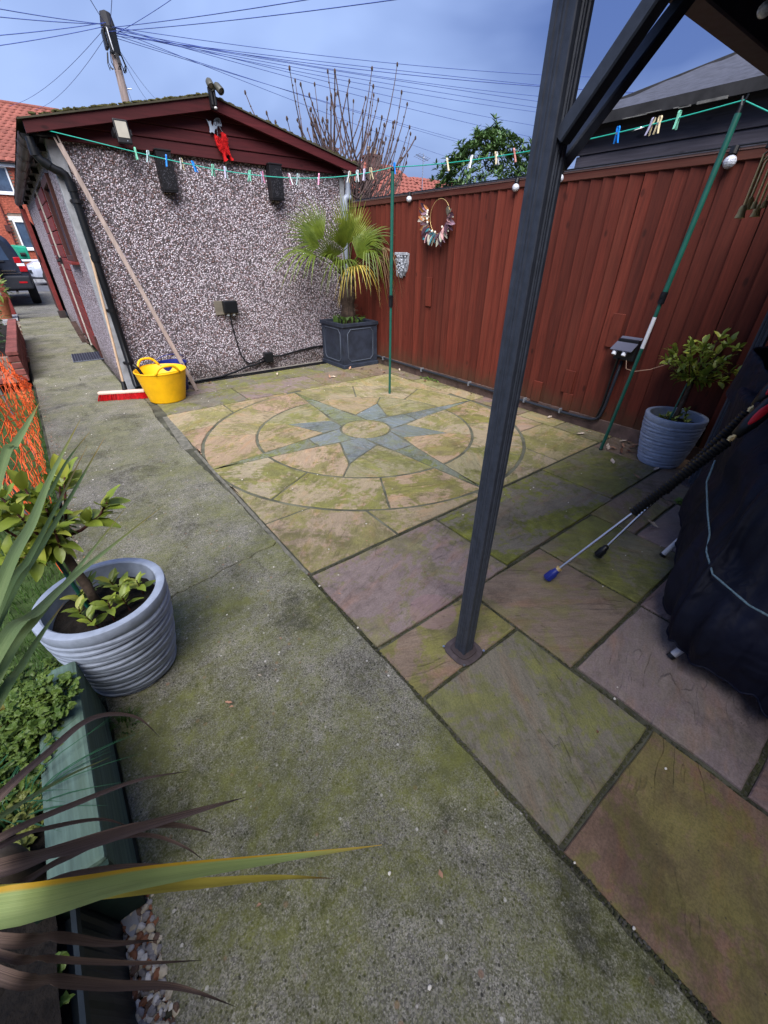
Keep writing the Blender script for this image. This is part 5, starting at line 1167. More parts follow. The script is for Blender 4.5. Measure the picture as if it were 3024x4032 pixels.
# ------------------------------------------------------------------ raised bed on the left, with its plants
bed = thing('raised_bed', (-.6, .9, 0), 'raised bed edged with a weathered green painted timber sleeper', 'raised bed')
b = MB(); b.box((-.365,.615,0),(-.262,1.235,.27)); build('sleeper', b, SLEEPER, bed, bevel=.010)
b = MB(); n = 14; vs = [(-1.05+.68*i/n, .35+.80*j/n, .205+.02*rng.random()) for j in range(n+1) for i in range(n+1)]; b.add(vs, [(j*(n+1)+i, j*(n+1)+i+1, (j+1)*(n+1)+i+1, (j+1)*(n+1)+i) for j in range(n) for i in range(n)]); b.box((-1.05,.35,-.05),(-.37,1.149,.18)); build('soil', b, SOIL, bed)
b = MB(); b.box((-.40,.605,.0),(-.262,.617,.255)); build('end_board', b, simple('dark_green_board', (.012,.03,.022), .7, var=.3), bed)
bp = thing('bed_post', (-.405,.70,0), 'short round topped dark wooden peg standing inside the raised bed', 'peg')
b = MB(); b.lathe([(.0005,.0),(.026,0),(.026,.28),(.029,.295),(.027,.325),(.018,.345),(.0005,.35)], (-.408,.70,0), 16); build('peg', b, simple('dark_round_wood', (.045,.035,.025), .85, var=.4, stretch=(1,1,.2), scale=40), bp, smooth=True, auto=50)
HERB = MB(); rh = random.Random(23)
def herb_leaf(b, p, d, s):
    M = oriented(p, d, (0,0,1), rh.uniform(-.5,.5))
    for a, l_ in ((0,1),(.75,.8),(-.75,.8),(1.5,.5),(-1.5,.5)):
        lm = M @ Matrix.Rotation(a, 4, 'Z'); rows = [[(-.0012,.0,0),(.0012,0,0)],[(-.006*s,.010*s,.002),(.006*s,.010*s,0)],[(-.0075*s,.017*s,.0),(.0075*s,.017*s,.002)],[(-.004*s,.023*s*l_,-.002),(.003*s,.0215*s*l_,-.002)]]
        b.strip([[lm @ Vector(q) for q in r] for r in rows])
def herb(lab, c, rad, n, mat, hmax, seed, name='parsley_plant'):
    t = thing(name, c, lab, 'herb'); b = MB(); bs = MB()
    for i in range(int(n*1.7)):
        a = rh.uniform(0,6.28); rr_ = rad*math.sqrt(rh.random()); base = Vector(c)+Vector((rr_*.5*math.cos(a), rr_*.5*math.sin(a), 0)); tip = Vector(c)+Vector((rr_*math.cos(a), rr_*math.sin(a), hmax*(.45+.55*rh.random())*(1.1-.6*rr_/rad)))
        bs.tube([base, (base+tip)/2+Vector((0,0,.012)), tip], [.0014,.0012,.0009], 4, cap=False)
        for k in range(3): herb_leaf(b, base+(tip-base)*(1-.16*k), (rh.uniform(-1,1), rh.uniform(-1,1), rh.uniform(-.2,.6)), rh.uniform(.42,.8))
    f = build('foliage', b, mat, t); build('stems', bs, CHIVE, t); return t
herb('bright green parsley spilling over the inside of the sleeper', (-.435,1.0,.21), .135, 130, LEAFHERB, .115, 1)
herb('yellowing parsley near the pot end of the sleeper', (-.425,1.12,.21), .09, 60, leaf_mat('yellowing_herb', (.15,.14,.02), (.24,.20,.04), None, .6), .10, 2)
herb('tall parsley flopping over the sleeper top below the pot', (-.345,1.08,.272), .10, 90, LEAFHERB, .09, 6); herb('parsley growing past the end of the sleeper', (-.43,1.27,.10), .14, 120, LEAFHERB, .20, 7)
herb('parsley clump at the left edge of the raised bed', (-.60,1.02,.21), .15, 110, LEAFHERB, .12, 3); herb('low parsley by the dark wooden peg', (-.47,.83,.21), .11, 70, LEAFHERB, .08, 4)
def grassy(name, lab, cat, c, rad, n, h, lean, mat, w_=.0028, seed=1, kind=None, part=None):
    r = random.Random(seed); b = MB()
    for i in range(n):
        a = r.uniform(0,6.28); p = Vector(c)+Vector((rad*math.sqrt(r.random())*math.cos(a), rad*math.sqrt(r.random())*math.sin(a), 0))
        l_ = h*r.uniform(.6,1.2); d = Vector((math.cos(a)*.5+lean[0], math.sin(a)*.5+lean[1], 0))*l_*r.uniform(.4,1.0); sd = Vector((-d.y, d.x, 0)); sd = sd.normalized()*w_ if sd.length > 1e-5 else Vector((w_,0,0)); rows = []
        for k in range(7):
            t = k/6; q = p + d*t*t*1.2 + Vector((0,0,l_*(t-.55*t*t*(1+d.length/l_*.6)))); wk = (1-t)**.6+.05; rows.append([q-sd*wk, q+sd*wk])
        b.strip(rows)
    return tag(build(name, b, mat, None), lab, cat, kind=kind)
grassy('chive_clump', 'dark green chive tuft arching over the sleeper', 'chives', (-.415,.85,.21), .04, 34, .24, (.55,.1), CHIVE, .0022, 5)
grassy('chive_clump', 'small tuft of green blades in the middle of the raised bed', 'chives', (-.50,.93,.21), .04, 30, .20, (.1,0), CHIVE, .0032, 6)
grassy('grass_tuft', 'little bright grass tuft at the foot of the grey pot beside the sleeper', 'grass tuft', (-.225,1.13,0), .045, 70, .06, (0,0), GRASSM, .0016, 7)
# lawn grass
b = MB(); rg = random.Random(33)
for i in range(9000):
    y = 1.25+rg.random()**1.7*4.6; x = -.275-.012*(y-1)-rg.random()**1.3*1.15
    h = rg.uniform(.025,.065); a = rg.uniform(0,6.28); d = Vector((math.cos(a), math.sin(a), 0))*h*rg.uniform(.2,.8); s = Vector((-math.sin(a), math.cos(a), 0))*.0018; p = Vector((x,y,-.024))
    b.add([p-s, p+s, p+d*.4+Vector((0,0,h*.7))+s*.7, p+d*.4+Vector((0,0,h*.7))-s*.7, p+d+Vector((0,0,h))], [(0,1,2,3),(3,2,4)])
tag(build('lawn_grass', b, GRASSM), 'short green grass between the netting and the path', 'grass', kind='stuff')
# cordyline whose sword leaves reach into the picture
cd_ = thing('cordyline', (-.33,.42,.21), 'spiky cordyline with green, yellow and dead brown sword leaves', 'cordyline')
cc = Vector((-.315,.405,.80))
b = MB(); b.tube([(-.75,.22,.10),(-.60,.28,.45),cc-Vector((.03,0,.02))], [.035,.030,.026], 12); build('trunk', b, BARK, cd_, smooth=True)
def sword(name, c1, c2, stripe, tipc, dry=False):
    m = Mat(name, .5 if not dry else .75, spec=.35); uv = m.n('ShaderNodeUVMap').outputs[0]; sp = m.n('ShaderNodeSeparateXYZ'); m.l(uv, sp.inputs[0])
    co = m.n('ShaderNodeMapping'); co.inputs['Scale'].default_value = (16, .55, 1); m.l(uv, co.inputs['Vector'])
    g = m.noise(3.5, 5, .7, co.outputs[0]); c = m.ramp(g, [(.36, c1), (.64, c2)])
    c = m.mix(m.ramp(m.noise(1.6, 4, .6, uv), [(.45, 0.0), (.75, .5)]), c, m.mix(1, c, .45, 'MULTIPLY'))
    if stripe: c = m.mix(m.ramp(sp.outputs[0], [(.0, .95), (.10, .9), (.17, 0.0)]), c, stripe)
    c = m.mix(m.ramp(sp.outputs[1], [(.80, 0.0), (.97, 1.0)]), c, tipc); m.color(c)
    m.bump(g, .5, .0012)
    tr = m.n('ShaderNodeBsdfTranslucent'); m.l(c, tr.inputs['Color']); ms = m.n('ShaderNodeMixShader'); ms.inputs[0].default_value = .12 if dry else .25
    out = [n for n in m.t.nodes if n.type == 'OUTPUT_MATERIAL'][0]; m.l(m.b.outputs[0], ms.inputs[1]); m.l(tr.outputs[0], ms.inputs[2]); m.l(ms.outputs[0], out.inputs['Surface']); return m.m
SG = sword('sword_green', (.13,.21,.075), (.25,.33,.13), None, (.22,.17,.03)); SG2 = sword('sword_deep_green', (.06,.115,.04), (.13,.19,.065), None, (.26,.16,.04))
SBIG = sword('sword_yellow_edge', (.27,.36,.11), (.42,.50,.17), (.62,.36,.02), (.55,.36,.05)); SY = sword('sword_yellow', (.40,.34,.05), (.50,.40,.07), None, (.10,.03,.01)); SB = sword('sword_brown', (.030,.018,.014), (.27,.185,.145), None, (.015,.010,.010), True)
SLV = [('big',[(-0.164, 0.2422, 0.9445), (-0.0943, 0.2561, 0.8157), (0.0158, 0.2446, 0.673), (0.1605, 0.2063, 0.5412)],0.0250,SBIG),
 ('yel',[(-0.1511, 0.2783, 0.8404), (-0.0813, 0.2668, 0.7298), (0.008, 0.2445, 0.6199), (0.0781, 0.22, 0.5327)],0.0161,SY),
 ('g1',[(-0.1664, 0.6518, 0.9551), (-0.1268, 0.8209, 0.9544), (-0.0857, 0.9555, 0.9749), (-0.0033, 1.1338, 1.0232)],0.0154,SG),
 ('g2',[(-0.1784, 0.6539, 0.925), (-0.1482, 0.774, 0.9152), (-0.1074, 0.8969, 0.921), (-0.0104, 1.1064, 0.9695)],0.0105,SG2),
 ('g4',[(-0.183, 0.6445, 0.9128), (-0.1338, 0.8364, 0.8983), (-0.058, 1.0101, 0.9184), (0.0285, 1.1566, 0.9628)],0.0104,SG2),
 ('g3',[(-0.1402, 0.8838, 1.0311), (-0.1146, 0.9467, 1.049), (-0.0868, 1.0174, 1.0654), (-0.0581, 1.0867, 1.0851)],0.0141,SG),
 ('g8',[(-0.1384, 0.8445, 0.9374), (-0.0947, 0.9451, 0.9515), (-0.0524, 1.0321, 0.9732), (0.0067, 1.1255, 0.9955)],0.0073,SG2),
 ('g5',[(-0.1751, 0.5573, 0.9292), (-0.1538, 0.6764, 0.8763), (-0.0938, 0.8255, 0.8303), (0.0925, 1.0575, 0.7904)],0.0174,SG),
 ('g6',[(-0.1827, 0.5393, 0.9093), (-0.1554, 0.6722, 0.8708), (-0.1032, 0.8264, 0.8334), (0.0135, 1.0259, 0.8305)],0.0126,SG),
 ('g7',[(-0.1912, 0.5171, 0.8869), (-0.182, 0.5812, 0.8626), (-0.1615, 0.6721, 0.8383), (-0.1331, 0.7716, 0.812)],0.0113,SG2),
 ('b1',[(-0.216, 0.4378, 0.8208), (-0.1897, 0.5107, 0.7642), (-0.1578, 0.5819, 0.709), (-0.1288, 0.613, 0.6626), (-0.0986, 0.6193, 0.6099), (-0.0812, 0.5995, 0.5537)],0.0101,SB),
 ('y2',[(-0.2265, 0.4326, 0.794), (-0.2145, 0.4883, 0.7272), (-0.1911, 0.543, 0.6582), (-0.1589, 0.592, 0.5853)],0.0065,SG),
 ('b2',[(-0.2182, 0.393, 0.8134), (-0.1842, 0.452, 0.7162), (-0.1227, 0.5127, 0.596), (-0.0549, 0.532, 0.505)],0.0085,SB),
 ('b4',[(-0.2259, 0.3976, 0.7939), (-0.2103, 0.4404, 0.7161), (-0.1775, 0.4779, 0.6083), (-0.1545, 0.4788, 0.5324)],0.0067,SB),
 ('b3',[(-0.2042, 0.3383, 0.8465), (-0.181, 0.3804, 0.7416), (-0.1162, 0.4227, 0.6101), (-0.0474, 0.445, 0.512), (0.0122, 0.449, 0.4566)],0.0161,SB),
 ('b5',[(-0.1553, 0.4269, 0.6434), (-0.1139, 0.4285, 0.5899), (-0.0851, 0.4267, 0.5394), (-0.0539, 0.4132, 0.4851)],0.0095,SB),
 ('b6',[(-0.2142, 0.3315, 0.821), (-0.1935, 0.3794, 0.7326), (-0.1625, 0.4214, 0.6417), (-0.1262, 0.4293, 0.5691), (-0.0964, 0.4115, 0.5104), (-0.0804, 0.3926, 0.4666)],0.0081,SB),
 ('b7',[(-0.2087, 0.3162, 0.8342), (-0.1869, 0.3576, 0.7297), (-0.1534, 0.3761, 0.6377), (-0.1096, 0.3762, 0.5509), (-0.0576, 0.3657, 0.4751)],0.0087,SB),
 ('b8',[(-0.2068, 0.2812, 0.8376), (-0.1942, 0.2956, 0.7459), (-0.1767, 0.2988, 0.6515), (-0.1472, 0.3024, 0.5585)],0.0098,SB),
 ('b9',[(-0.2083, 0.2721, 0.8333), (-0.2006, 0.282, 0.7415), (-0.1615, 0.2745, 0.6161), (-0.1138, 0.2657, 0.4977)],0.0064,SB),
 ('b10',[(-0.2036, 0.2511, 0.8445), (-0.1948, 0.257, 0.7513), (-0.1767, 0.2558, 0.6565), (-0.1477, 0.2482, 0.5719), (-0.1248, 0.2319, 0.5208), (-0.097, 0.2049, 0.4584)],0.0103,SB)]
def catmull(P_, n):
    P_ = [Vector(p) for p in P_]; P_ = [2*P_[0]-P_[1]] + P_ + [2*P_[-1]-P_[-2]]; out = []
    for i in range(1, len(P_)-2):
        p0, p1, p2, p3 = P_[i-1:i+3]
        for k in range(n): f = k/n; out.append(.5*((2*p1)+(p2-p0)*f+(2*p0-5*p1+4*p2-p3)*f*f+(3*p1-p0-3*p2+p3)*f**3))
    return out + [P_[-2]]
for nm, ctrl, wd, mt_ in SLV:
    base = Vector(ctrl[0]); back = cc+Vector((rng.uniform(-.012,.012), rng.uniform(-.012,.012), rng.uniform(-.02,.02)))
    pts = catmull([back]+list(ctrl), 7); n = len(pts)-1; rows = []
    nb = 7
    for i, p in enumerate(pts):
        t = max(0, (i-nb)/(n-nb)); d = (pts[min(n,i+1)]-pts[max(0,i-1)]).normalized(); v = (p-Vector((0,0,1.35))).normalized()
        up = (Vector((0,0,1))*.5 - v*.5); sd = d.cross(up).normalized(); nn = sd.cross(d)
        w_ = wd*.5*(.6+.4*min(1, i/nb))*(max(.03, 1-t**(1.2 if nm in ('big','yel') else 2.3))); tw_ = math.sin(t*2.2+len(nm)*1.7+wd*90)*(.10 if wd > .02 else .22); sd, nn = sd*math.cos(tw_)+nn*math.sin(tw_), nn*math.cos(tw_)-sd*math.sin(tw_)
        rows.append([p-sd*w_+nn*w_*.34, p-sd*w_*.5+nn*w_*.10, p, p+sd*w_*.5+nn*w_*.10, p+sd*w_+nn*w_*.34])
    b = MB(); b.strip(rows); o = build('leaf', b, mt_, cd_, smooth=True)
    uvl = o.data.uv_layers.new(name='UVMap')
    for lp in o.data.loops:
        k = lp.vertex_index; uvl.data[lp.index].uv = ((k % 5)/4, (k//5)/n)
# dark ribbed trough and gravel strip in the near corner
tg = thing('ribbed_trough', (-.40,.40,0), 'dark ribbed plastic trough beside the gravel strip', 'trough')
b = MB(); rows = []
for z, o_ in ((0,.0),(.10,-.010),(.20,-.022),(.215,-.012),(.225,-.016),(.222,-.026),(.10,-.022)): rows.append([Vector((-.318+o_+ (.0035 if (i % 4 < 2) and z < .21 else 0), .63-.55*i/60, z)) for i in range(61)])
b.strip(rows); b.box((-.72,.08,.0),(-.345,.60,.17)); build('body', b, simple('trough_plastic', (.012,.018,.020), .45, var=.3), tg)
b = MB(); rv = random.Random(3)
for i in range(60):
    p = Vector((-.36-rv.random()*.2, .12+rv.random()*.46, .17)); d = Vector((rv.uniform(-1,1), rv.uniform(-1,1), .4)); herb_leaf(b, p+Vector((0,0,rv.random()*.05)), d, .7)
tag(build('trough_seedlings', b, LEAFHERB), 'sparse small green seedlings in the dark trough', 'seedlings', kind='stuff')
GRV = [simple('gravel_'+k, c, .75, var=.25, scale=50) for k, c in (('cream', (.42,.37,.28)), ('white', (.55,.53,.50)), ('rust', (.20,.085,.045)), ('brown', (.11,.07,.05)), ('grey', (.22,.21,.21)))]
b = MB(); rq = random.Random(44)
for i in range(1100):
    y = .12+rq.random()*.55; x = -.325+.078*rq.random() if y < .62 else -.36+.11*rq.random()
    b.cur = rq.choice((0,0,1,2,2,3,4,4)); s = rq.uniform(.005,.0125)
    b.blob((x, y, -.022+rq.random()*.022), (s, s*rq.uniform(.6,.9), s*.6), 6, 4, M=Matrix.Rotation(rq.uniform(0,6.28),3,'Z') @ Matrix.Rotation(rq.uniform(-.6,.6),3,'X'), jit=.35)
for i in range(2600):
    y = 7.9+rq.random()*4.9; x = lx(y)-.005-rq.random()*(.03 if y < 9.6 else .24); b.cur = rq.choice((2,3,3,4,0)); s = rq.uniform(.010,.02); b.blob((x,y,-.02+rq.random()*.02), (s,s*.7,s*.6), 5, 3, jit=.4)
tag(build('gravel', b, GRV), 'mixed cream and rusty gravel along the path edge', 'gravel', kind='stuff')
b = MB(); b.prism([(-.318,.615),(-.285,.62),(-.283,.575),(-.30,.555),(-.31,.575)], -.01, .004); tag(build('broken_slab', b, CONCPOST), 'small broken grey slab lying in the gravel', 'stone')
# ------------------------------------------------------------------ orange netting
nf = thing('safety_netting', (-.6, 3.6, 0), 'bright orange plastic safety netting sagging from grey stakes along the lawn', 'safety netting')
ORA = simple('orange_mesh', (.78,.115,.022), .55, var=.2, scale=30, bump=.1)
def netpt(u, v):
    # u along the run away from the camera, v from the ground up
    y = 2.15+u*4.2
    K = ((2.15,.66),(3.2,.78),(4.2,.74),(4.85,.70),(5.12,.46),(5.7,.26),(6.36,.07))
    top = next(c[1]+(d[1]-c[1])*(y-c[0])/(d[0]-c[0]) for c, d in zip(K, K[1:]) if y <= d[0]+1e-6)
    x = -.322-.006*(y-2.15)-.05*v + .028*math.sin(u*23+v*4)*v + .022*math.sin(u*47)*(1-v)*v*2
    return Vector((x, y + .05*math.sin(v*9+u*13), .005+top*v + .02*math.sin(u*33+v*3)*v))
b = MB(); NU, NV = 74, 15
def ns(a, c, w): b.bar(a, c, w, .0022, up=(1,.2,.3))
rn = random.Random(19); gridp = [[netpt(i/NU + rn.uniform(-.003,.003), j/NV+rn.uniform(-.012,.012)) + Vector((rn.uniform(-.012,.012),0,rn.uniform(-.008,.008))) for j in range(NV+1)] for i in range(NU+1)]
for i in range(NU+1):
    for j in range(NV+1):
        if j < NV: ns(gridp[i][j], gridp[i][j+1], .0085)
        if i < NU and (j % 1 == 0): ns(gridp[i][j], gridp[i+1][j], .0062 if j < NV else .012)
m_ = build('mesh', b, ORA, nf)
for y, x in ((2.5,-.40),(4.0,-.41)): b = MB(); b.tube([(x+.02,y,-.02),(x,y,.76)], .007, 8); build('stake', b, simple('grey_stake', (.12,.13,.14), .6), nf)
# ------------------------------------------------------------------ brick planter, pots and post on the left
wp = thing('brick_planter', (-.42, 8.2, 0), 'low red brick planter wall beside the concrete path', 'brick planter')
def bricks(x0, x1, y0, y1, z0, rows, axis):
    L_ = .215
    for k in range(rows):
        z = z0+k*.075; s = (0 if k % 2 else .1075); y = y0 - s
        while y < y1:
            a, c = max(y0, y), min(y1, y+L_)
            if c-a > .02:
                if proto_b.get((round(c-a,3))) is None:
                    b = MB(); b.box((-.051,-(c-a)/2,-.0325),(.051,(c-a)/2,.0325)); o = build('brick', b, WBRICK, wp, origin=(0,0,0), bevel=.006, seg=1); proto_b[round(c-a,3)] = o; o.location = Vector(((x0+x1)/2+rng.uniform(-.003,.003),(a+c)/2, z+.0325))-worig(wp)
                else: inst(proto_b[round(c-a,3)], 'brick', wp, ((x0+x1)/2+rng.uniform(-.003,.003),(a+c)/2, z+.0325))
            y += L_+.010
proto_b = {}
bricks(-.455,-.353, 6.60, 9.9, .0, 4, 'Y')
x = -.56
while x > -1.3:
    for k in range(4):
        b = MB(); xx = x-(.11 if k % 2 else 0); b.box((xx-.205,6.60,.075*k),(xx,6.70,.075*k+.065)); build('brick', b, WBRICK, wp, bevel=.006, seg=1)
    x -= .225
b = MB(); b.box((-.447,6.608,0),(-.361,9.89,.288)); b.box((-1.3,6.607,0),(-.46,6.693,.285)); build('mortar', b, BMORT, wp)
for i in range(15): b = MB(); b.box((-.460,6.59+.222*i,.30),(-.345,6.59+.222*i+.214,.345)); build('coping_brick', b, WBRICK, wp, bevel=.006, seg=1)
b = MB(); b.box((-1.3,6.72,.0),(-.465,9.8,.27)); build('soil', b, SOIL, wp)
def leafy(name, lab, cat, c, rad, n, mat, s, seed, grp=None, stems=True):
    t = thing(name, (c[0],c[1],c[2]-rad[2]), lab, cat, grp); r = random.Random(seed); b = MB()
    for i in range(n):
        a = r.uniform(0,6.28); cz = r.uniform(-1,1); q = r.random()**.35; p = Vector((c[0]+rad[0]*q*math.sqrt(1-cz*cz)*math.cos(a), c[1]+rad[1]*q*math.sqrt(1-cz*cz)*math.sin(a), c[2]+rad[2]*q*cz))
        d = (p-Vector(c)).normalized()+Vector((r.uniform(-.7,.7), r.uniform(-.7,.7), r.uniform(-.2,.9))); addleaf(b, leafmesh(s*r.uniform(.7,1.3), s*r.uniform(.35,.55), .25, .3, 3), oriented(p, d, (0,0,1), r.uniform(-.8,.8)))
    build('foliage', b, mat, t)
    if stems: b = MB(); b.tube([(c[0],c[1],c[2]-rad[2]),(c[0],c[1],c[2])], .02, 6); build('stem', b, BARK, t)
    return t
leafy('planter_shrub', 'dark green shrub behind the coping of the brick planter', 'shrub', (-.72,7.6,.42), (.24,1.0,.30), 420, EVERG, .075, 51)
leafy('planter_shrub', 'dark green bush beyond the brick planter below the terracotta pot', 'shrub', (-.78,10.3,.42), (.30,.75,.42), 320, EVERG, .085, 52)
tp = thing('terracotta_pot', (-.64,13.15,.03), 'terracotta pot with a green plant beside the brown gate post', 'plant pot')
b = MB(); b.lathe([(.0005,.03),(.13,.03),(.19,.40),(.205,.40),(.205,.46),(.185,.46),(.17,.40),(.0005,.38)], (-.64,13.15,0), 28); build('pot', b, TERRA, tp, smooth=True, auto=40)
leafy('pot_plant', 'broad leaved green plant growing in the terracotta pot', 'plant', (-.64,13.15,.62), (.24,.24,.22), 60, LEAFHERB, .17, 53)
sheet('stone_edging', [(-.70,12.75),(-.42,12.75),(-.42,13.9),(-.75,13.9)], -.06, .03, CONCPOST)
gp = thing('gate_post', (-.50,14.1,0), 'dark red brown wooden gate post behind the terracotta pot', 'gate post')
b = MB(); b.box((-.56,14.05,.0),(-.44,14.17,1.05)); build('post', b, DOORW, gp, bevel=.01)
b = MB(); b.add([(-.565,14.045,1.05),(-.435,14.045,1.05),(-.435,14.175,1.05),(-.565,14.175,1.05),(-.5,14.11,1.10)], [(0,1,4),(1,2,4),(2,3,4),(3,0,4)]); build('cap', b, DOORW, gp)
sg = thing('side_gate', (.43,13.7,0), 'dark brown timber gate standing open against the garage end', 'gate')
for i in range(11):
    b = MB(); b.box((.405, 13.02+.132*i, .10), (.428, 13.02+.132*i+.125, 2.02)); build('gate_board', b, DARKW, sg, bevel=.003, seg=1)
b = MB(); b.box((.43,13.02,.3),(.47,14.47,.40)); b.box((.43,13.02,1.65),(.47,14.47,1.75)); build('ledge', b, DARKW, sg)
b = MB(); b.box((.395,12.90,.0),(.475,13.01,2.05)); build('post', b, DOORW, sg, bevel=.006)
b = MB(); b.box((.355,12.86,.0),(.50,12.98,.15)); build('foot_block', b, simple('dark_foot_block', (.03,.022,.022), .85, var=.3), sg, bevel=.006)
b = MB(); b.box((.385,12.88,1.12),(.395,12.98,1.24)); build('latch', b, BLACKM, sg)
bs_ = thing('boot_scraper', (.50,9.2,0), 'rusty iron bracket standing by the garage door threshold', 'iron bracket')
b = MB(); b.box((.40,9.0,.12),(.515,9.04,.15)); b.bar((.46,9.02,.13),(.50,8.9,.0),.03,.02); b.bar((.42,9.35,.30),(.47,9.1,.0),.08,.02); build('bracket', b, simple('rusty_iron', (.05,.03,.025), .85, var=.4), bs_)
# ------------------------------------------------------------------ cars
NAVY = simple('dark_navy_paint', (.022,.030,.050), .25, .3, var=.1, bump=0, spec=.6); SILV = simple('silver_paint', (.46,.50,.60), .28, .35, var=.06, bump=0, spec=.6); RUB = simple('tyre_rubber', (.012,.012,.013), .85, var=.2); RLENS = simple('red_lens', (.30,.006,.012), .2, var=.3, bump=0, spec=.7)
CGL = glassy('car_glass', (.03,.05,.09), .05); CHR = simple('chrome_trim', (.6,.62,.66), .15, 1.0, var=.05, bump=0); DKP = simple('dark_bumper_plastic', (.012,.014,.02), .55, var=.15)
def carbody(t, secs, mat, to):
    # secs: (s along the car, list of (half width, z) from sill to roof centre)
    rows = []
    for s, pr in secs:
        full = [(w_, z) for w_, z in pr] + [(-w_, z) for w_, z in reversed(pr)]; rows.append([to(s, x, z) for x, z in full])
    b = MB(); b.strip([r+[r[0]] for r in rows]); b.add(rows[0], [tuple(range(len(rows[0])-1,-1,-1))]); b.add(rows[-1], [tuple(range(len(rows[-1])))])
    return build('body', b, mat, t, smooth=True, auto=32, weld=True)
def wheel(t, c, ax, r=.35, w_=.22):
    M = frame_from(ax, (0,0,1), c); b = MB(); b.lathe([(r*.62,-w_/2),(r*.93,-w_/2),(r,-w_*.35),(r,w_*.35),(r*.93,w_/2),(r*.62,w_/2)], n=28); b.v = [tuple(M @ Vector(p)) for p in b.v]; ty = build('tyre', b, RUB, t, smooth=True, auto=40)
    b = MB(); b.lathe([(r*.64,w_*.42),(r*.60,w_*.46),(r*.55,w_*.36),(.02,w_*.30)], n=28)
    for k in range(5):
        a = 6.283*k/5; b.bar((0,0,w_*.40),(r*.58*math.cos(a), r*.58*math.sin(a), w_*.44), .06, .03, up=(0,0,1))
    b.v = [tuple(M @ Vector(p)) for p in b.v]; build('rim', b, CHR, ty, smooth=True, auto=40)
sv = thing('parked_suv', (-.72,18.2,0), 'dark blue four wheel drive car seen from behind on the driveway', 'car')
def to1(s, x, z): return Vector((-.73+x, s, z))
def pf1(z0, k=1, top=1.0, hw=1): return [(.70*hw,z0),(.86*hw,z0+.05),(.905*hw,.62),(.90*hw,.82),(.855*hw,1.02),(.80*hw,1.16*k),(.755*hw,1.34*top),(.68*hw,1.56*top),(.60*hw,1.64*top),(.35*hw,1.69*top),(.02,1.70*top)]
carbody(sv, [(16.12,[(.60,.42),(.80,.45),(.86,.60),(.85,.82),(.80,1.02),(.75,1.16),(.70,1.30),(.62,1.46),(.55,1.56),(.30,1.60),(.02,1.61)]),(16.20,pf1(.40)),(17.2,pf1(.32)),(18.6,pf1(.32)),(18.9,pf1(.32,1,.98)),(19.6,[(.70,.34),(.86,.37),(.90,.62),(.89,.80),(.84,.95),(.78,1.03),(.72,1.06),(.6,1.08),(.5,1.09),(.3,1.10),(.02,1.10)]),(20.5,[(.65,.36),(.80,.40),(.84,.62),(.82,.78),(.78,.88),(.7,.93),(.64,.95),(.55,.96),(.45,.97),(.3,.98),(.02,.98)]),(20.6,[(.55,.42),(.7,.45),(.75,.6),(.74,.7),(.7,.78),(.64,.82),(.6,.84),(.5,.85),(.4,.86),(.3,.86),(.02,.86)])], NAVY, to1)
b = MB(); b.add([to1(16.112,-.62,1.10),to1(16.112,.56,1.10),to1(16.118,.47,1.53),to1(16.118,-.50,1.53)], [(0,1,2,3)]); build('rear_window', b, CGL, sv)
b = MB(); b.add([to1(16.35,.835,1.15),to1(18.5,.835,1.15),to1(18.3,.715,1.54),to1(16.5,.715,1.54)], [(0,1,2,3)]); build('side_window', b, CGL, sv)
for sx in (-1,1):
    b = MB()
    for z0, z1, x0, x1 in ((1.03,1.17,.655,.80),(.83,.965,.70,.865)): b.box(to1(16.095,sx*x0 if sx > 0 else sx*x1,z0), to1(16.30,sx*x1 if sx > 0 else sx*x0,z1))
    tl = build('tail_light', b, RLENS, sv, bevel=.015)
    b = MB(); x0, x1 = sorted((sx*.68, sx*.845)); b.box(to1(16.097,x0,.968), to1(16.25,x1,1.027)); build('reversing_lens', b, WHITEP, tl)
b = MB(); b.box(to1(16.02,-.86,.42), to1(16.20,.86,.74)); bm_ = build('bumper', b, DKP, sv, bevel=.05, seg=3)
b = MB(); b.box(to1(16.012,.58,.57), to1(16.022,.76,.61)); b.box(to1(16.012,-.76,.57), to1(16.022,-.58,.61)); build('reflector', b, RLENS, bm_)
b = MB(); b.box(to1(16.10,-.70,.79), to1(16.125,.70,.805)); build('tailgate_trim', b, CHR, sv)
b = MB(); b.box(to1(16.085,.30,.845), to1(16.118,.60,.875)); build('badge', b, CHR, sv)
b = MB(); b.box(to1(16.09,.28,1.065), to1(16.118,.44,1.10)); build('handle', b, DKP, sv)
M = frame_from((0,-1,0),(0,0,1),to1(16.0,-.05,.93)); b = MB(); b.lathe([(.0005,.10),(.26,.10),(.34,.08),(.36,.0),(.34,-.10),(.0005,-.10)], n=36); b.v = [tuple(M @ Vector(p)) for p in b.v]; build('spare_wheel', b, RUB, sv, smooth=True, auto=40)
b = MB(); b.tube([to1(16.05,.45,.34), to1(16.4,.45,.35)], .03, 10); build('exhaust', b, CHR, sv)
for s in (16.9, 19.6):
    for sx in (-1,1): wheel(sv, to1(s, sx*.80, .35), (sx,0,0))
vc = thing('parked_hatchback', (2.4,26.6,0), 'silver car across the road with its nose beside the garden gate', 'car')
def to2(s, x, z): return Vector((.26+s, 26.7-x, z))
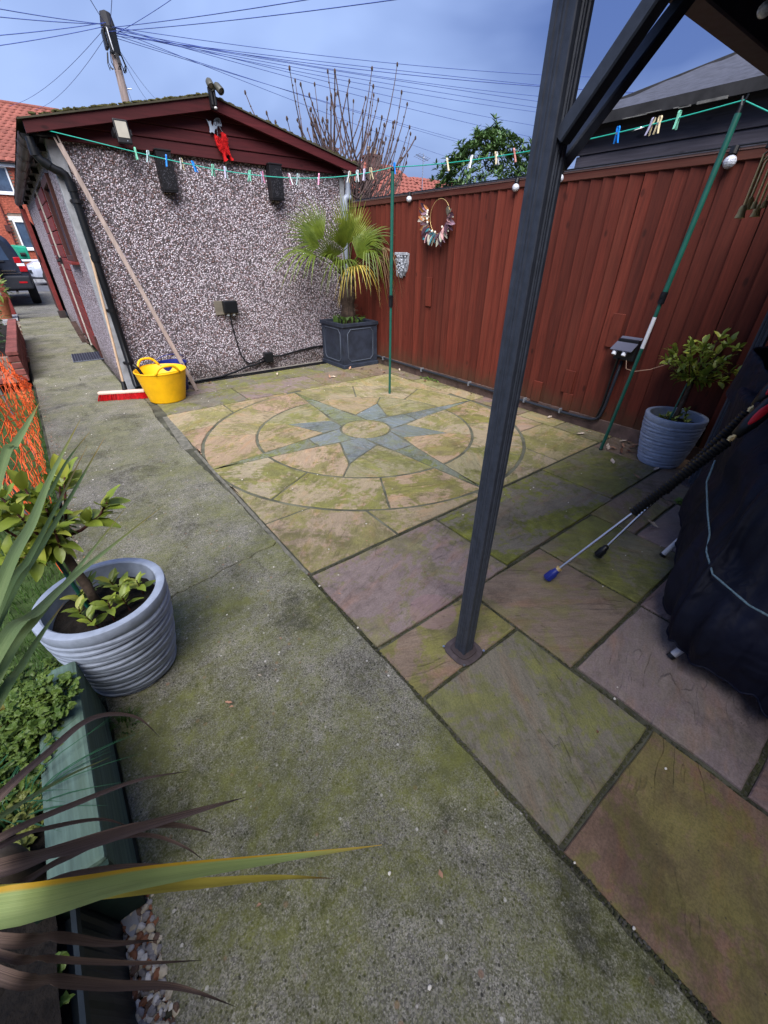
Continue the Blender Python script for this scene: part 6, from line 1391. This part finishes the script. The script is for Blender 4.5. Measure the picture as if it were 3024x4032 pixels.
cs = [(.0,[(.35,.30),(.55,.34),(.62,.50),(.60,.62),(.50,.72),(.3,.76),(.02,.77)]),(.25,[(.6,.22),(.78,.28),(.84,.52),(.80,.72),(.70,.84),(.4,.88),(.02,.89)]),(.9,[(.62,.20),(.82,.26),(.87,.55),(.83,.80),(.72,.95),(.4,1.0),(.02,1.01)]),(1.25,[(.62,.20),(.82,.26),(.87,.55),(.84,.86),(.74,1.0),(.45,1.05),(.02,1.06)]),(1.9,[(.62,.20),(.82,.26),(.87,.55),(.85,.92),(.70,1.30),(.45,1.40),(.02,1.42)]),(2.6,[(.62,.20),(.82,.26),(.87,.55),(.85,.95),(.68,1.38),(.45,1.47),(.02,1.48)]),(3.6,[(.62,.22),(.82,.28),(.86,.55),(.84,.95),(.66,1.34),(.42,1.42),(.02,1.43)]),(4.1,[(.55,.28),(.74,.33),(.78,.55),(.76,.90),(.6,1.05),(.4,1.08),(.02,1.08)])]
carbody(vc, cs, SILV, to2)
b = MB(); b.add([to2(1.35,.865,.98),to2(3.5,.855,.98),to2(3.2,.72,1.30),to2(1.95,.74,1.28)], [(0,1,2,3)]); build('side_window', b, CGL, vc)
b = MB(); b.blob(to2(.20,.60,.70), (.16,.14,.07), 12, 6); build('headlight', b, simple('clear_headlight', (.55,.6,.68), .15, var=.2), vc, smooth=True)
b = MB(); b.box(to2(-.01,.70,.45), to2(.28,.36,.58)); build('air_intake', b, DKP, vc, bevel=.02)
b = MB(); b.box(to2(.02,.83,.24), to2(.5,-.83,.30)); build('bumper_lip', b, DKP, vc)
for s in (.72, 3.3):
    for sx in (-1,1): wheel(vc, to2(s, sx*.78, .31), (0,-sx,0), .31, .2)
    b = MB(); b.tube([to2(s,.80,.31)+Vector((0,0,0)), to2(s,.874,.31)], .38, 24); build('wheel_arch', b, RUB, vc) if False else None
# ------------------------------------------------------------------ house across the road, bin and low wall
hs = thing('brick_house', (-2,37,0), 'red brick house with orange tiled roof and white windows across the road', 'house')
HY = 35.0; X0, X1 = -9.0, 5.0
b = MB(); b.box((X0,HY+.02,0),(X1,43,5.3)); build('wall', b, BMORT, hs)
b = MB(); n_b = 0; holes = [(.44,1.16,1.30,2.98),(-.45,1.16,3.88,5.14),(-3.4,-1.9,1.2,2.8),(-3.6,-2.0,3.88,5.14)]
for k in range(70):
    z = .05+.075*k; x = -2.2 + (.1125 if k % 2 else 0)
    if z > 5.2: break
    while x < 3.2:
        a, c = x, x+.215
        if not any(c > h[0] and a < h[1] and z+.065 > h[2] and z < h[3] for h in holes): b.box((a, HY-.012-rng.random()*.004, z), (c, HY+.03, z+.065)); n_b += 1
        x += .225
o = build('bricks', b, BRICK, hs); o['kind'] = 'stuff'
def win(x0, x1, z0, z1, mull, sill, lint):
    b = MB(); f = .075
    b.box((x0,HY-.035,z0),(x0+f,HY+.05,z1)); b.box((x1-f,HY-.035,z0),(x1,HY+.05,z1)); b.box((x0+f,HY-.035,z0),(x1-f,HY+.05,z0+f)); b.box((x0+f,HY-.035,z1-f),(x1-f,HY+.05,z1))
    for m in mull: b.box((m-.035,HY-.034,z0+f),(m+.035,HY+.05,z1-f))
    w_ = build('window', b, WHITEP, hs, bevel=.008, seg=1)
    b = MB(); b.box((x0+f,HY+.015,z0+f),(x1-f,HY+.019,z1-f)); build('pane', b, GLASS, w_)
    b = MB(); b.box((x0+.06,HY+.0195,z0+f+.05),(x0+.22,HY+.0197,z1-f)); 
    if sill: b = MB(); b.box((x0-.06,HY-.10,z0-.075),(x1+.06,HY-.02,z0-.002)); build('sill', b, WHITEP, w_)
    if lint: b = MB(); b.box((x0-.14,HY-.03,z1+.002),(x1+.14,HY+.02,z1+.20)); build('lintel', b, simple('painted_lintel', (.62,.62,.60), .7), hs)
win(.50,1.13,1.36,2.70,(),True,True); win(-.42,1.13,3.93,5.08,(.38,),True,False); win(-3.5,-2.0,1.3,2.7,(-2.75,),True,True); win(-3.6,-2.1,3.93,5.08,(-2.85,),True,False)
b = MB(); b.box((X0-.1,34.62,5.18),(X1+.1,34.74,5.30)); build('gutter', b, BLACKP, hs); b = MB(); b.box((X0-.1,34.76,5.06),(X1+.1,HY+.02,5.18)); build('soffit', b, WHITEP, hs)
b = MB(); b.tube([(.22,34.93,5.15),(.22,34.93,.1)], .035, 8); build('downpipe', b, simple('dark_red_pipe', (.12,.03,.025), .6), hs)
b = MB(); b.box((.05,34.86,2.18),(.30,34.96,2.48)); build('meter_box', b, simple('brown_box', (.06,.02,.02), .7), hs)
ridge = (39.0, 8.42); eave = (34.60, 5.28); sl_ = math.atan2(ridge[1]-eave[1], ridge[0]-eave[0]); sd_ = Vector((0, math.cos(sl_), math.sin(sl_))); up_ = Vector((0, -math.sin(sl_), math.cos(sl_)))
b = MB(); b.add([(X0,eave[0],eave[1]-.03),(X1,eave[0],eave[1]-.03),(X1,ridge[0],ridge[1]-.03),(X0,ridge[0],ridge[1]-.03),(X0,43.6,eave[1]-.03),(X1,43.6,eave[1]-.03)], [(0,1,2,3),(3,2,5,4),(0,3,4),(1,5,2)]); build('roof', b, TILE, hs)
def tileproto():
    b = MB(); n = 6; vs = []
    for k in (0,1):
        for i in range(n+1): x = -.163+.326*i/n; vs.append(Vector((x,0,0)) + sd_*(.36*k) + up_*(.030*math.sin(math.pi*i/n)*(1 if True else 0) + (.028 if k == 0 else .006)))
    for i in range(n+1): vs.append(vs[i]-up_*.024)
    b.add(vs, [(i,i+1,n+2+i,n+1+i) for i in range(n)]+[(2*n+2+i,2*n+3+i,i+1,i) for i in range(n)]); return b
tpb = build('roof_tile', tileproto(), TILE, hs, origin=(0,0,0), smooth=True); tpb.location = Vector((-1.2,eave[0],eave[1]))-worig(hs); stuff = MB(); cnt = 1; tb_ = tileproto()
rows_n = int((Vector((0,ridge[0],ridge[1]))-Vector((0,eave[0],eave[1]))).length/.30)
for k in range(rows_n):
    x = X0+.17 + (.16 if k % 2 else 0)
    while x < X1-.1:
        p = Vector((x, eave[0], eave[1])) + sd_*(.30*k)
        if -.2 < x-.055*k < 1.9+.12*k and cnt < 290 and .0 < x < 4.9: inst(tpb, 'roof_tile', hs, p); cnt += 1
        else: stuff.add([v+p for v in (Vector(q) for q in tb_.v)], tb_.f)
        x += .32
o = build('roof_tiles', stuff, TILE, hs); o['kind'] = 'stuff'
b = MB(); b.tube([(X0,39.0,8.43),(X1,39.0,8.43)], .11, 10); build('ridge_tiles', b, TILE, hs)
lw = thing('low_wall', (-1,30.9,0), 'low pale wall in front of the house behind the silver car', 'wall'); b = MB(); b.box((-7,30.9,.08),(3.6,31.05,.82)); build('wall', b, BRICK, lw); b = MB(); b.box((-7,30.86,.82),(3.6,31.09,.90)); build('coping', b, WHITEP, lw)
bn = thing('covered_bin', (.34,31.9,0), 'green covered wheelie bin standing in front of the brick house', 'bin')
GRN = simple('green_sheet', (.012,.26,.16), .45, var=.2, scale=4, bump=.4, bs=6, bd=.05)
b = MB(); b.add([(.02,31.5,.9),(.60,31.5,.9),(.60,32.3,.9),(.02,32.3,.9),(-.02,31.45,1.50),(.60,31.45,1.42),(.60,32.3,1.5),(-.02,32.3,1.55)], [(3,2,1,0),(4,5,6,7),(0,1,5,4),(1,2,6,5),(2,3,7,6),(3,0,4,7)]); build('cover', b, GRN, bn, bevel=.05, seg=3)
b = MB(); b.box((.05,31.55,.08),(.57,32.25,.9)); build('body', b, DKP, bn, bevel=.03); b = MB(); b.tube([(.22,31.44,1.12),(.46,31.44,1.12)], .08, 10); build('wheel', b, RUB, bn)
# ------------------------------------------------------------------ shed behind the fence
sh = thing('timber_shed', (5.0,.6,0), 'dark timber shed with grey felt roof behind the red fence', 'shed')
SX = 4.1
for i, (z0, z1) in enumerate(((1.2,1.70),(1.70,1.87),(1.874,2.043),(2.047,2.24))):
    b = MB(); b.add([(SX-.022,-2.6,z0),(SX,-2.6,z0),(SX,2.62,z0),(SX-.022,2.62,z0),(SX-.008,-2.6,z1-.003),(SX,-2.6,z1-.003),(SX,2.62,z1-.003),(SX-.008,2.62,z1-.003)], [(3,2,1,0),(4,5,6,7),(0,1,5,4),(1,2,6,5),(2,3,7,6),(3,0,4,7)]); build('wall_board', b, SHEDW, sh)
b = MB(); b.tube([(SX-.021,2.05,1.95),(SX-.0165,2.05,1.95)], .010, 10); build('knot_hole', b, BLACKP, sh)
b = MB(); b.box((SX,-2.58,0),(9.8,2.60,2.1)); build('wall', b, SHEDW, sh)
rg_ = (7.0, 3.21)
b = MB(); rows = []
for y in (-2.8, 2.72): rows.append([Vector((SX-.16+(rg_[0]-SX+.16)*i/12, y, 2.255+(rg_[1]-2.255)*i/12+.006*math.sin(i*2+y))) for i in range(13)])
rows = [[rows[0][i]+(rows[1][i]-rows[0][i])*j/20+Vector((0,0,.005*math.sin(j*1.9+i))) for i in range(13)] for j in range(21)]
b.strip(rows); b.strip([[p-Vector((0,0,.022)) for p in r] for r in rows[::-1]]); b.strip([[Vector((2*rg_[0]-p.x,p.y,p.z)) for p in r] for r in rows[::-1]]); build('felt_roof', b, FELT, sh)
b = MB(); b.box((SX-.165,-2.8,2.195),(SX-.145,2.73,2.262)); build('fascia', b, simple('black_fascia', (.02,.02,.022), .7, var=.4), sh)
b = MB(); e = [Vector((SX-.17,2.73,2.225)), Vector((rg_[0],2.73,rg_[1]-.02))]; b.bar(e[0], e[1], .02, .075); build('bargeboard', b, simple('black_barge', (.022,.022,.024), .7, var=.4), sh)
b = MB(); rr3 = random.Random(8)
for i in range(70):
    t = rr3.random(); p = e[0]+(e[1]-e[0])*t + Vector((0,.012,.02)); L_ = rr3.uniform(.03,.14); q = p+(e[1]-e[0]).normalized()*L_+Vector((0,.005,rr3.uniform(-.03,.0))); b.bar(p, q, .014, .004)
for i in range(14):
    y = rr3.uniform(-.5,2.6); b.box((SX-.178,y,2.19+rr3.uniform(-.012,.01)),(SX-.166,y+rr3.uniform(.05,.2),2.197+rr3.uniform(-.004,.006)))
build('torn_felt', b, simple('pale_felt_edge', (.12,.12,.115), .9, var=.6), sh)['kind'] = 'stuff'
b = MB(); b.add([(SX-.17,2.73,2.19),(SX-.17,2.50,2.20),(SX-.21,2.54,2.13),(SX-.20,2.66,2.12)], [(0,1,2,3)]); build('felt_flap', b, FELT, sh)
# ------------------------------------------------------------------ trees beyond the fence
bt_ = thing('bare_tree', (6.05,9,0), 'leafless many stemmed tree with fat buds behind the garage corner', 'tree')
TW = simple('bare_twig', (.085,.058,.056), .85, var=.4, scale=20); rt = random.Random(79); tw = MB(); buds = MB()
for i in range(22):
    a = rt.uniform(0,6.28); p = Vector((6.05+.22*math.cos(a)*rt.random(), 9+.22*math.sin(a)*rt.random(), .7)); d = Vector((rt.uniform(-.62,.62), rt.uniform(-.35,.35), 1)).normalized(); pts = [p]
    
    for k in range(8):
        d = (d+Vector((rt.uniform(-.07,.07), rt.uniform(-.07,.07), .02))).normalized(); pts.append(pts[-1]+d*.275)
    b = MB(); b.tube(pts, [.040-.003*k for k in range(len(pts))], 6); build('stem', b, TW, bt_, smooth=True)
    for s in range(rt.randint(6,9)):
        q = pts[rt.randint(1,len(pts)-2)]; e = Vector((rt.uniform(-1.9,1.9), rt.uniform(-.9,.9), rt.uniform(.1,.8))).normalized(); tl = [q]; n = rt.randint(6,11); ln = rt.uniform(.14,.21)
        
        for k in range(n):
            e = (e+Vector((rt.uniform(-.05,.05), rt.uniform(-.05,.05), .15))).normalized(); q2 = tl[-1]+e*ln
            if len(tl) > 3 and q2.z > 4.62+rt.uniform(-.2,.25)-.42*((q2.x-6.3)/1.5)**2: break
            tl.append(q2)
        tw.tube(tl, [.019-.0012*k for k in range(len(tl))], 5)
        buds.blob(tl[-1], (.020,.020,.036), 6, 5)
        for k in range(3, len(tl)): 
            if rt.random() < .75: buds.blob(tl[k]+Vector((rt.uniform(-.012,.012),0,0)), (.016,.012,.016), 5, 4)
build('twigs', tw, TW, bt_); build('buds', buds, simple('bud_brown', (.05,.03,.022), .8, var=.3), bt_)['kind'] = 'stuff'
eg = thing('evergreen_shrub', (6.5,5.9,0), 'dark glossy evergreen bush rising above the red fence', 'bush')
b = MB(); re_ = random.Random(13)
for i in range(1700):
    a = re_.uniform(0,6.28); z = re_.random(); prof_ = max(.02, 1-z**2.2)**.6; rad = .95*prof_*(.55+.45*math.sqrt(re_.random()))*(1+.20*math.sin(3*a+5*z)+.16*math.sin(7*a-9*z)+.12*math.sin(13*z+2*a)); p = Vector((6.55+rad*1.05*math.cos(a), 5.80+rad*1.35*math.sin(a), 1.25+1.68*z + (.16*re_.random() if re_.random() < .14 else 0)))
    d0 = Vector((math.cos(a)*.5, math.sin(a)*.5, .9)).normalized()
    for k in range(6):
        aa = k*1.05+re_.random(); x = d0.orthogonal().normalized(); y = d0.cross(x); dd = (x*math.cos(aa)+y*math.sin(aa))*.75+d0*.65; addleaf(b, leafmesh(.105, .036, .2, .3, 3), oriented(p, dd, (0,0,1), re_.uniform(-.4,.4)))
build('crown', b, EVERG, eg); b = MB(); b.tube([(6.5,5.8,0),(6.52,5.8,1.6),(6.55,5.8,2.3)], [.07,.05,.02], 8); build('trunk', b, BARK, eg)
# ------------------------------------------------------------------ bungalow roofs behind the tree
def farhouse(name, lab, x0, x1, y, ze, yr, zr, hip):
    t = thing(name, ((x0+x1)/2, y+3, 0), lab, 'house'); b = MB(); b.box((x0+.3,y+.3,0),(x1-.3,2*yr-y-.3,ze)); build('wall', b, BRICK, t)
    L_ = [Vector((x0,y,ze)), Vector((x1,y,ze)), Vector((x1-hip,yr,zr)), Vector((x0,yr,zr))]
    b = MB(); b.add([p-Vector((0,0,.05)) for p in L_]+[(x0,2*yr-y,ze),(x1,2*yr-y,ze)], [(0,1,2,3),(3,2,5,4),(0,3,4),(1,5,2)]); build('roof', b, TILE, t)
    n = int((L_[3]-L_[0]).length/.30); s_ = (L_[3]-L_[0]).normalized(); u_ = Vector((1,0,0)).cross(s_); b = MB()
    for k in range(n):
        xr = x1-hip*k/n; x = x0+(.16 if k % 2 else 0)
        while x < xr-.2:
            p = Vector((x,y,ze))+s_*(.30*k); hx = .305; j = rng.uniform(-.008,.008); vs = [p+u_*(.03+j), p+Vector((hx/2,0,0))+u_*(.055+j), p+Vector((hx,0,0))+u_*(.03+j)]; vs += [v+s_*.33-u_*.028 for v in vs]; vs += [v-u_*.028 for v in vs[:3]]
            b.add(vs, [(0,1,4,3),(1,2,5,4),(6,7,1,0),(7,8,2,1)]); x += .32
    o = build('roof_tiles', b, TILE, t); o['kind'] = 'stuff'; return t
fh = farhouse('bungalow', 'low house with orange tiled roof beyond the bare tree', 13.2, 21.4, 21.2, 3.1, 24.6, 5.65, 1.6)
for x in (15.0, 17.9):
    b = MB(); b.box((x-.40,24.1,5.0),(x+.40,24.9,5.85)); b.box((x-.44,24.05,5.85),(x+.44,24.95,5.95)); st_ = build('chimney', b, simple('sooty_brick', (.10,.05,.045), .9, var=.4), fh)
    for dx in (-.2,.2): b = MB(); b.lathe([(.10,5.95),(.085,6.25),(.10,6.27),(.10,6.31),(.07,6.31),(.07,6.0)], (x+dx,24.5,0), 12); build('chimney_pot', b, simple('buff_pot', (.22,.17,.13), .85), st_)
farhouse('bungalow', 'small orange roof end beside the dark evergreen bush', 22.5, 31, 23.0, 3.1, 26.5, 5.6, 0.0)
ae = thing('tv_aerial', (21.3,23.9,4.2), 'thin television aerial on a mast above the orange roofs', 'aerial'); b = MB(); b.tube([(21.3,23.9,3.6),(21.3,23.9,6.3)], .025, 6); build('mast', b, STEEL, ae)
b = MB(); b.tube([(20.7,23.9,6.2),(21.7,23.9,6.0)], .018, 5)
for k in range(6): p = Vector((20.8+.16*k,23.9,6.18-.03*k)); b.tube([p+Vector((0,-.3,.05)), p+Vector((0,.3,-.05))], .010, 4)
build('elements', b, STEEL, ae)
# ------------------------------------------------------------------ telegraph pole and its wires
tp_ = thing('telegraph_pole', (3.66,16.1,0), 'tall wooden telegraph pole with dark terminal boxes behind the garage', 'telegraph pole')
b = MB(); b.tube([(3.655,16.1,0),(3.66,16.1,3.0),(3.68,16.1,6.22)], [.12,.105,.085], 14); build('pole', b, simple('grey_pole_wood', (.17,.135,.125), .9, var=.35, scale=20, stretch=(1,1,.12), bump=.5), tp_, smooth=True)
b = MB(); b.box((3.56,15.93,5.50),(3.80,16.0,5.98)); b.box((3.50,16.0,5.60),(3.57,16.22,5.95)); build('terminal_box', b, BLACKP, tp_, bevel=.03)
b = MB(); b.lathe([(.16,5.95),(.17,6.0),(.12,6.25),(.0005,6.30)], (3.68,16.1,0), 12); build('cap', b, simple('black_cap', (.02,.02,.024), .7), tp_)
b = MB(); rz = random.Random(5)
for i in range(12): a = rz.uniform(0,6.28); p = Vector((3.67+.16*math.cos(a),16.1+.16*math.sin(a),5.55)); b.tube([p, p+Vector((.05*math.cos(a),.05*math.sin(a),-.2)), p+Vector((rz.uniform(-.06,.06),0,-.32))], .010, 5)
build('cable_loops', b, BLACKP, tp_)
b = MB(); b.tube([(3.60,15.92,5.95),(3.615,15.92,5.7),(3.64,15.95,5.5)], .012, 6); build('white_cable', b, WHITEP, tp_)
for k in range(6): b = MB(); sx = -1 if k % 2 else 1; b.tube([(3.665+sx*.11,16.05,3.6+.33*k),(3.665+sx*.20,16.0,3.6+.33*k)], .012, 6); build('step_iron', b, STEEL, tp_)
WIRE = simple('slate_blue_cable', (.045,.075,.28), .6, bump=0)
ends = [(20.27,9.72,6.2),(20.72,10.99,6.0),(20.23,13.12,6.3),(19.0,16.2,6.1),(14.04,13.08,6.5),(10.35,9.61,5.0),(22.6,20.85,6.5),(22.75,23.76,6.5),(16.6,15.29,6.45),(15.47,14.32,6.5),(18.04,16.54,6.5),(24.5,20.6,6.5)]
ends2 = [(4.95,15.26,6.5),(5.05,9.58,5.0),(5.28,10.07,5.05),(3.05,11.7,5.7),(2.50,11.62,5.0),(1.3,13.2,5.1),(1.25,13.6,5.1),(1.20,14.2,5.0),(1.18,14.6,4.95)]
ends3 = [(2.26,35,7.6),(3.33,35,7.6),(7.2,30,7.4),(8.05,30,7.6),(8.6,30,7.7)]
top = Vector((3.67,16.08,5.98))
lw_ = ['far right','right','sky']
def wire(e, ext, lab, sag, grp):
    e = Vector(e); a = top+Vector((rz.uniform(-.06,.06),rz.uniform(-.05,.05),rz.uniform(-.12,.12))); e2 = a+(e-a)*ext; n = 16
    b = MB(); b.tube([a+(e2-a)*(i/n)-Vector((0,0,4*sag*(i/n)*(1-i/n))) for i in range(n+1)], .0065, 4)
    tag(build('overhead_wire', b, WIRE), lab, 'wire', grp)
for e in ends: wire(e, 1.55, 'thin overhead wire fanning right from the telegraph pole over the bare tree', .18, 'wires running right from the telegraph pole')
for e in ends2: wire(e, 1.8, 'thin overhead wire running from the telegraph pole up or left', .05, 'wires running up and left from the telegraph pole')
for e in ends3: wire(e, 1.0, 'thin overhead wire dropping from the telegraph pole behind the garage roof', .25, 'wires dropping to houses behind the garage')
# ------------------------------------------------------------------ fallen leaves and chips
LTR = [simple('dry_leaf_'+k, c, .8, var=.35, scale=40) for k, c in (('tan', (.34,.19,.12)), ('brown', (.13,.06,.035)), ('pale', (.46,.38,.30)))]
spots = [(3.63,1.362),(3.60,1.291),(3.501,1.298),(3.387,1.267),(3.312,1.198),(3.479,1.218),(3.422,1.164),(3.079,1.143),(3.213,.912),(2.994,.902),(2.449,.557),(3.419,1.639),(3.569,2.04),(2.638,4.533),(2.739,4.551),(3.295,4.535),(3.229,4.50),(3.386,4.367),(3.466,4.114),(1.335,5.184),(2.168,5.061),(3.069,4.751),(3.55,1.33),(3.44,1.24),(3.56,3.0),(3.52,2.6),(3.5,3.7),(3.58,4.3),(3.2,4.68),(3.45,4.6),(3.3,1.30),(3.35,1.34),(3.56,1.23),(.075,1.005)]
rl = random.Random(61); ml = []
for mt_ in LTR:
    b = MB(); b.strip(leafrows(.055, .024, 5, .55, -.35, .1)); o = build('tmp', b, mt_, None, origin=(0,0,0)); ml.append(o.data); bpy.data.objects.remove(o)
for i, (x, y) in enumerate(spots):
    o = bpy.data.objects.new('fallen_leaf', ml[rl.choice((0,0,1,2))]); COL.objects.link(o); o.location = (x, y, .010); o.rotation_euler = (rl.uniform(-.25,.25), rl.uniform(-.25,.25), rl.uniform(0,6.28)); s = rl.uniform(.8,1.35) if i != 10 else 1.3
    if i == 33: o.data = ml[0]; s = .55
    o.scale = (s,s,s); o.scale = (s,s,s)
    lab = 'small dry curled leaf lying on the patio stones'; 
    if i == 10: lab = 'tan dry leaf lying alone on a slab close to the navy cover'
    if i == 33: lab = 'tan leaf scrap lying alone on the mossy concrete path'
    tag(o, lab, 'leaf', 'dry leaves scattered on the patio')
CH = MB(); rch = random.Random(70)
for i in range(150):
    x = rch.uniform(-.2,3.6); y = rch.uniform(-.2,5.2) if rch.random() < .8 else rch.uniform(5.3,8); 
    if y > 5.2: x = rch.uniform(-.25,.45)
    if rch.random() < .12: x = rch.choice((.64,1.19,1.745,2.29))+rch.uniform(-.012,.012); y = rch.uniform(-.2,1.4)
    s = rch.uniform(.0025,.006); CH.blob((x,y,.001+s*.3), (s,s*.8,s*.6), 6, 4, jit=.4)
tag(build('stone_chips', CH, simple('white_chip', (.55,.52,.46), .7, var=.3)), 'scattered small white stone chips on the paving', 'stone chips', kind='stuff')
JW = MB()
for i in range(60):
    cx, cy = rch.choice(((2.87,.61),(3.56,4.0),(3.6,3.6),(2.86,.60))); 
    if cx > 3.5: cx, cy = 3.60+rch.uniform(-.02,.02), 3.72+rch.uniform(-.14,.14)
    a = rch.uniform(0,6.28); herb_leaf(JW, Vector((cx+rch.uniform(-.02,.02), cy+rch.uniform(-.02,.02), .004+rch.random()*.02)), (math.cos(a), math.sin(a), .5), .8)
tag(build('joint_weeds', JW, LEAFHERB), 'tiny green weeds growing in the paving joints', 'weeds', kind='stuff')
DB = MB(); rdb = random.Random(90)
for i in range(700):
    t = rdb.random()
    if t < .4: y = rdb.uniform(1.4,6.2); x = lx(y)+abs(rdb.gauss(0,.035))
    elif t < .7: y = rdb.uniform(.3,5.2); x = 3.63-abs(rdb.gauss(0,.05))
    elif t < .85: x = rdb.uniform(.7,3.6); y = 5.28-abs(rdb.gauss(0,.05))
    else: x = rdb.uniform(-.2,3.5); y = rdb.uniform(-.1,5.2)
    DB.cur = rdb.choice((0,0,1,2)); a = rdb.uniform(0,6.28); L_ = rdb.uniform(.004,.022); w_ = rdb.uniform(.001,.004); d = Vector((math.cos(a),math.sin(a),0)); n_ = Vector((-d.y,d.x,0))*w_; p = Vector((x,y,.003))
    DB.add([p-n_, p+d*L_*.5-n_*1.6+Vector((0,0,.003)), p+d*L_, p+d*L_*.5+n_*1.6+Vector((0,0,.001))], [(0,1,2,3)])
tag(build('plant_debris', DB, LTR), 'scattered brown plant crumbs along the edges of the paving', 'debris', kind='stuff')
# moss and grit in the joint between path and slabs
GB = MB(); rj = random.Random(71)
for i in range(1700):
    y = rj.uniform(-.9,1.42); x = .639+rj.uniform(-.008,.008); s = rj.uniform(.002,.005); GB.cur = 0 if rj.random() < .75 else 1; GB.blob((x,y,-.008+rj.random()*.004), (s,s,s*.7), 5, 3, jit=.5)
for xx, y0, y1 in ((1.19,-.9,.87),(1.745,-.2,.88)):
    for i in range(600): s = rj.uniform(.002,.004); GB.cur = 0 if rj.random() < .8 else 1; GB.blob((xx+rj.uniform(-.006,.006), rj.uniform(y0,y1), -.010+rj.random()*.004), (s,s,s*.7), 5, 3, jit=.5)
for yy, x0, x1 in ((.05,.66,1.2),(.597,.66,1.18),(.875,.66,2.3),(.342,1.2,2.3),(1.425,.66,3.4),(-.215,1.2,1.75)):
    for i in range(int(900*(x1-x0))): s = rj.uniform(.002,.004); GB.cur = 0 if rj.random() < .8 else 1; GB.blob((rj.uniform(x0,x1), yy+rj.uniform(-.006,.006), -.012+rj.random()*.004), (s,s,s*.7), 5, 3, jit=.5)
tag(build('joint_grit', GB, [simple('joint_moss', (.040,.042,.018), .95, var=.5), simple('joint_grit', (.07,.066,.056), .9, var=.5)]), 'dark grit and moss filling the paving joints', 'joint grit', kind='stuff')

# ------------------------------------------------------------------ unseen house added behind the camera to darken the near paving
shade_house = thing('brick_house', (0,-2.6,0), 'unseen red brick house added behind the camera to shade the near paving', 'house')
OY = -2.5
b = MB(); b.box((-7,OY-6,0),(-.2,OY,5.2)); b.box((.75,OY-6,0),(1.2,OY,5.2)); b.box((2.6,OY-6,0),(6,OY,5.2)); b.box((-.2,OY-6,2.1),(.75,OY-.001,5.2)); b.box((1.2,OY-6,2.1),(2.6,OY-.001,5.2)); b.box((1.2,OY-6,0),(2.6,OY-.001,.95)); b.box((-.2,OY-6,0),(.75,OY-.2,2.1)); b.box((1.2,OY-6,.95),(2.6,OY-.2,2.1))
build('wall', b, simple('shade_house_brickwork', (.24,.075,.05), .9, var=.4, scale=20), shade_house)
b = MB(); b.box((-.18,OY-.08,.02),(.73,OY-.03,2.08)); d_ = build('door', b, WHITEP, shade_house); b = MB(); b.box((.0,OY-.03,1.0),(.55,OY-.025,1.9)); build('pane', b, GLASS, d_)
b = MB(); b.box((1.22,OY-.08,.97),(2.58,OY-.03,2.08)); w_ = build('window', b, WHITEP, shade_house); b = MB(); b.box((1.30,OY-.03,1.05),(1.86,OY-.025,2.0)); b.box((1.94,OY-.03,1.05),(2.50,OY-.025,2.0)); build('pane', b, GLASS, w_)
b = MB(); b.add([(-7.2,OY+.3,5.1),(6.2,OY+.3,5.1),(6.2,OY-3,7.6),(-7.2,OY-3,7.6),(6.2,OY-6.3,5.1),(-7.2,OY-6.3,5.1)], [(0,1,2,3),(3,2,4,5),(0,3,5),(1,4,2)]); build('roof', b, TILE, shade_house)
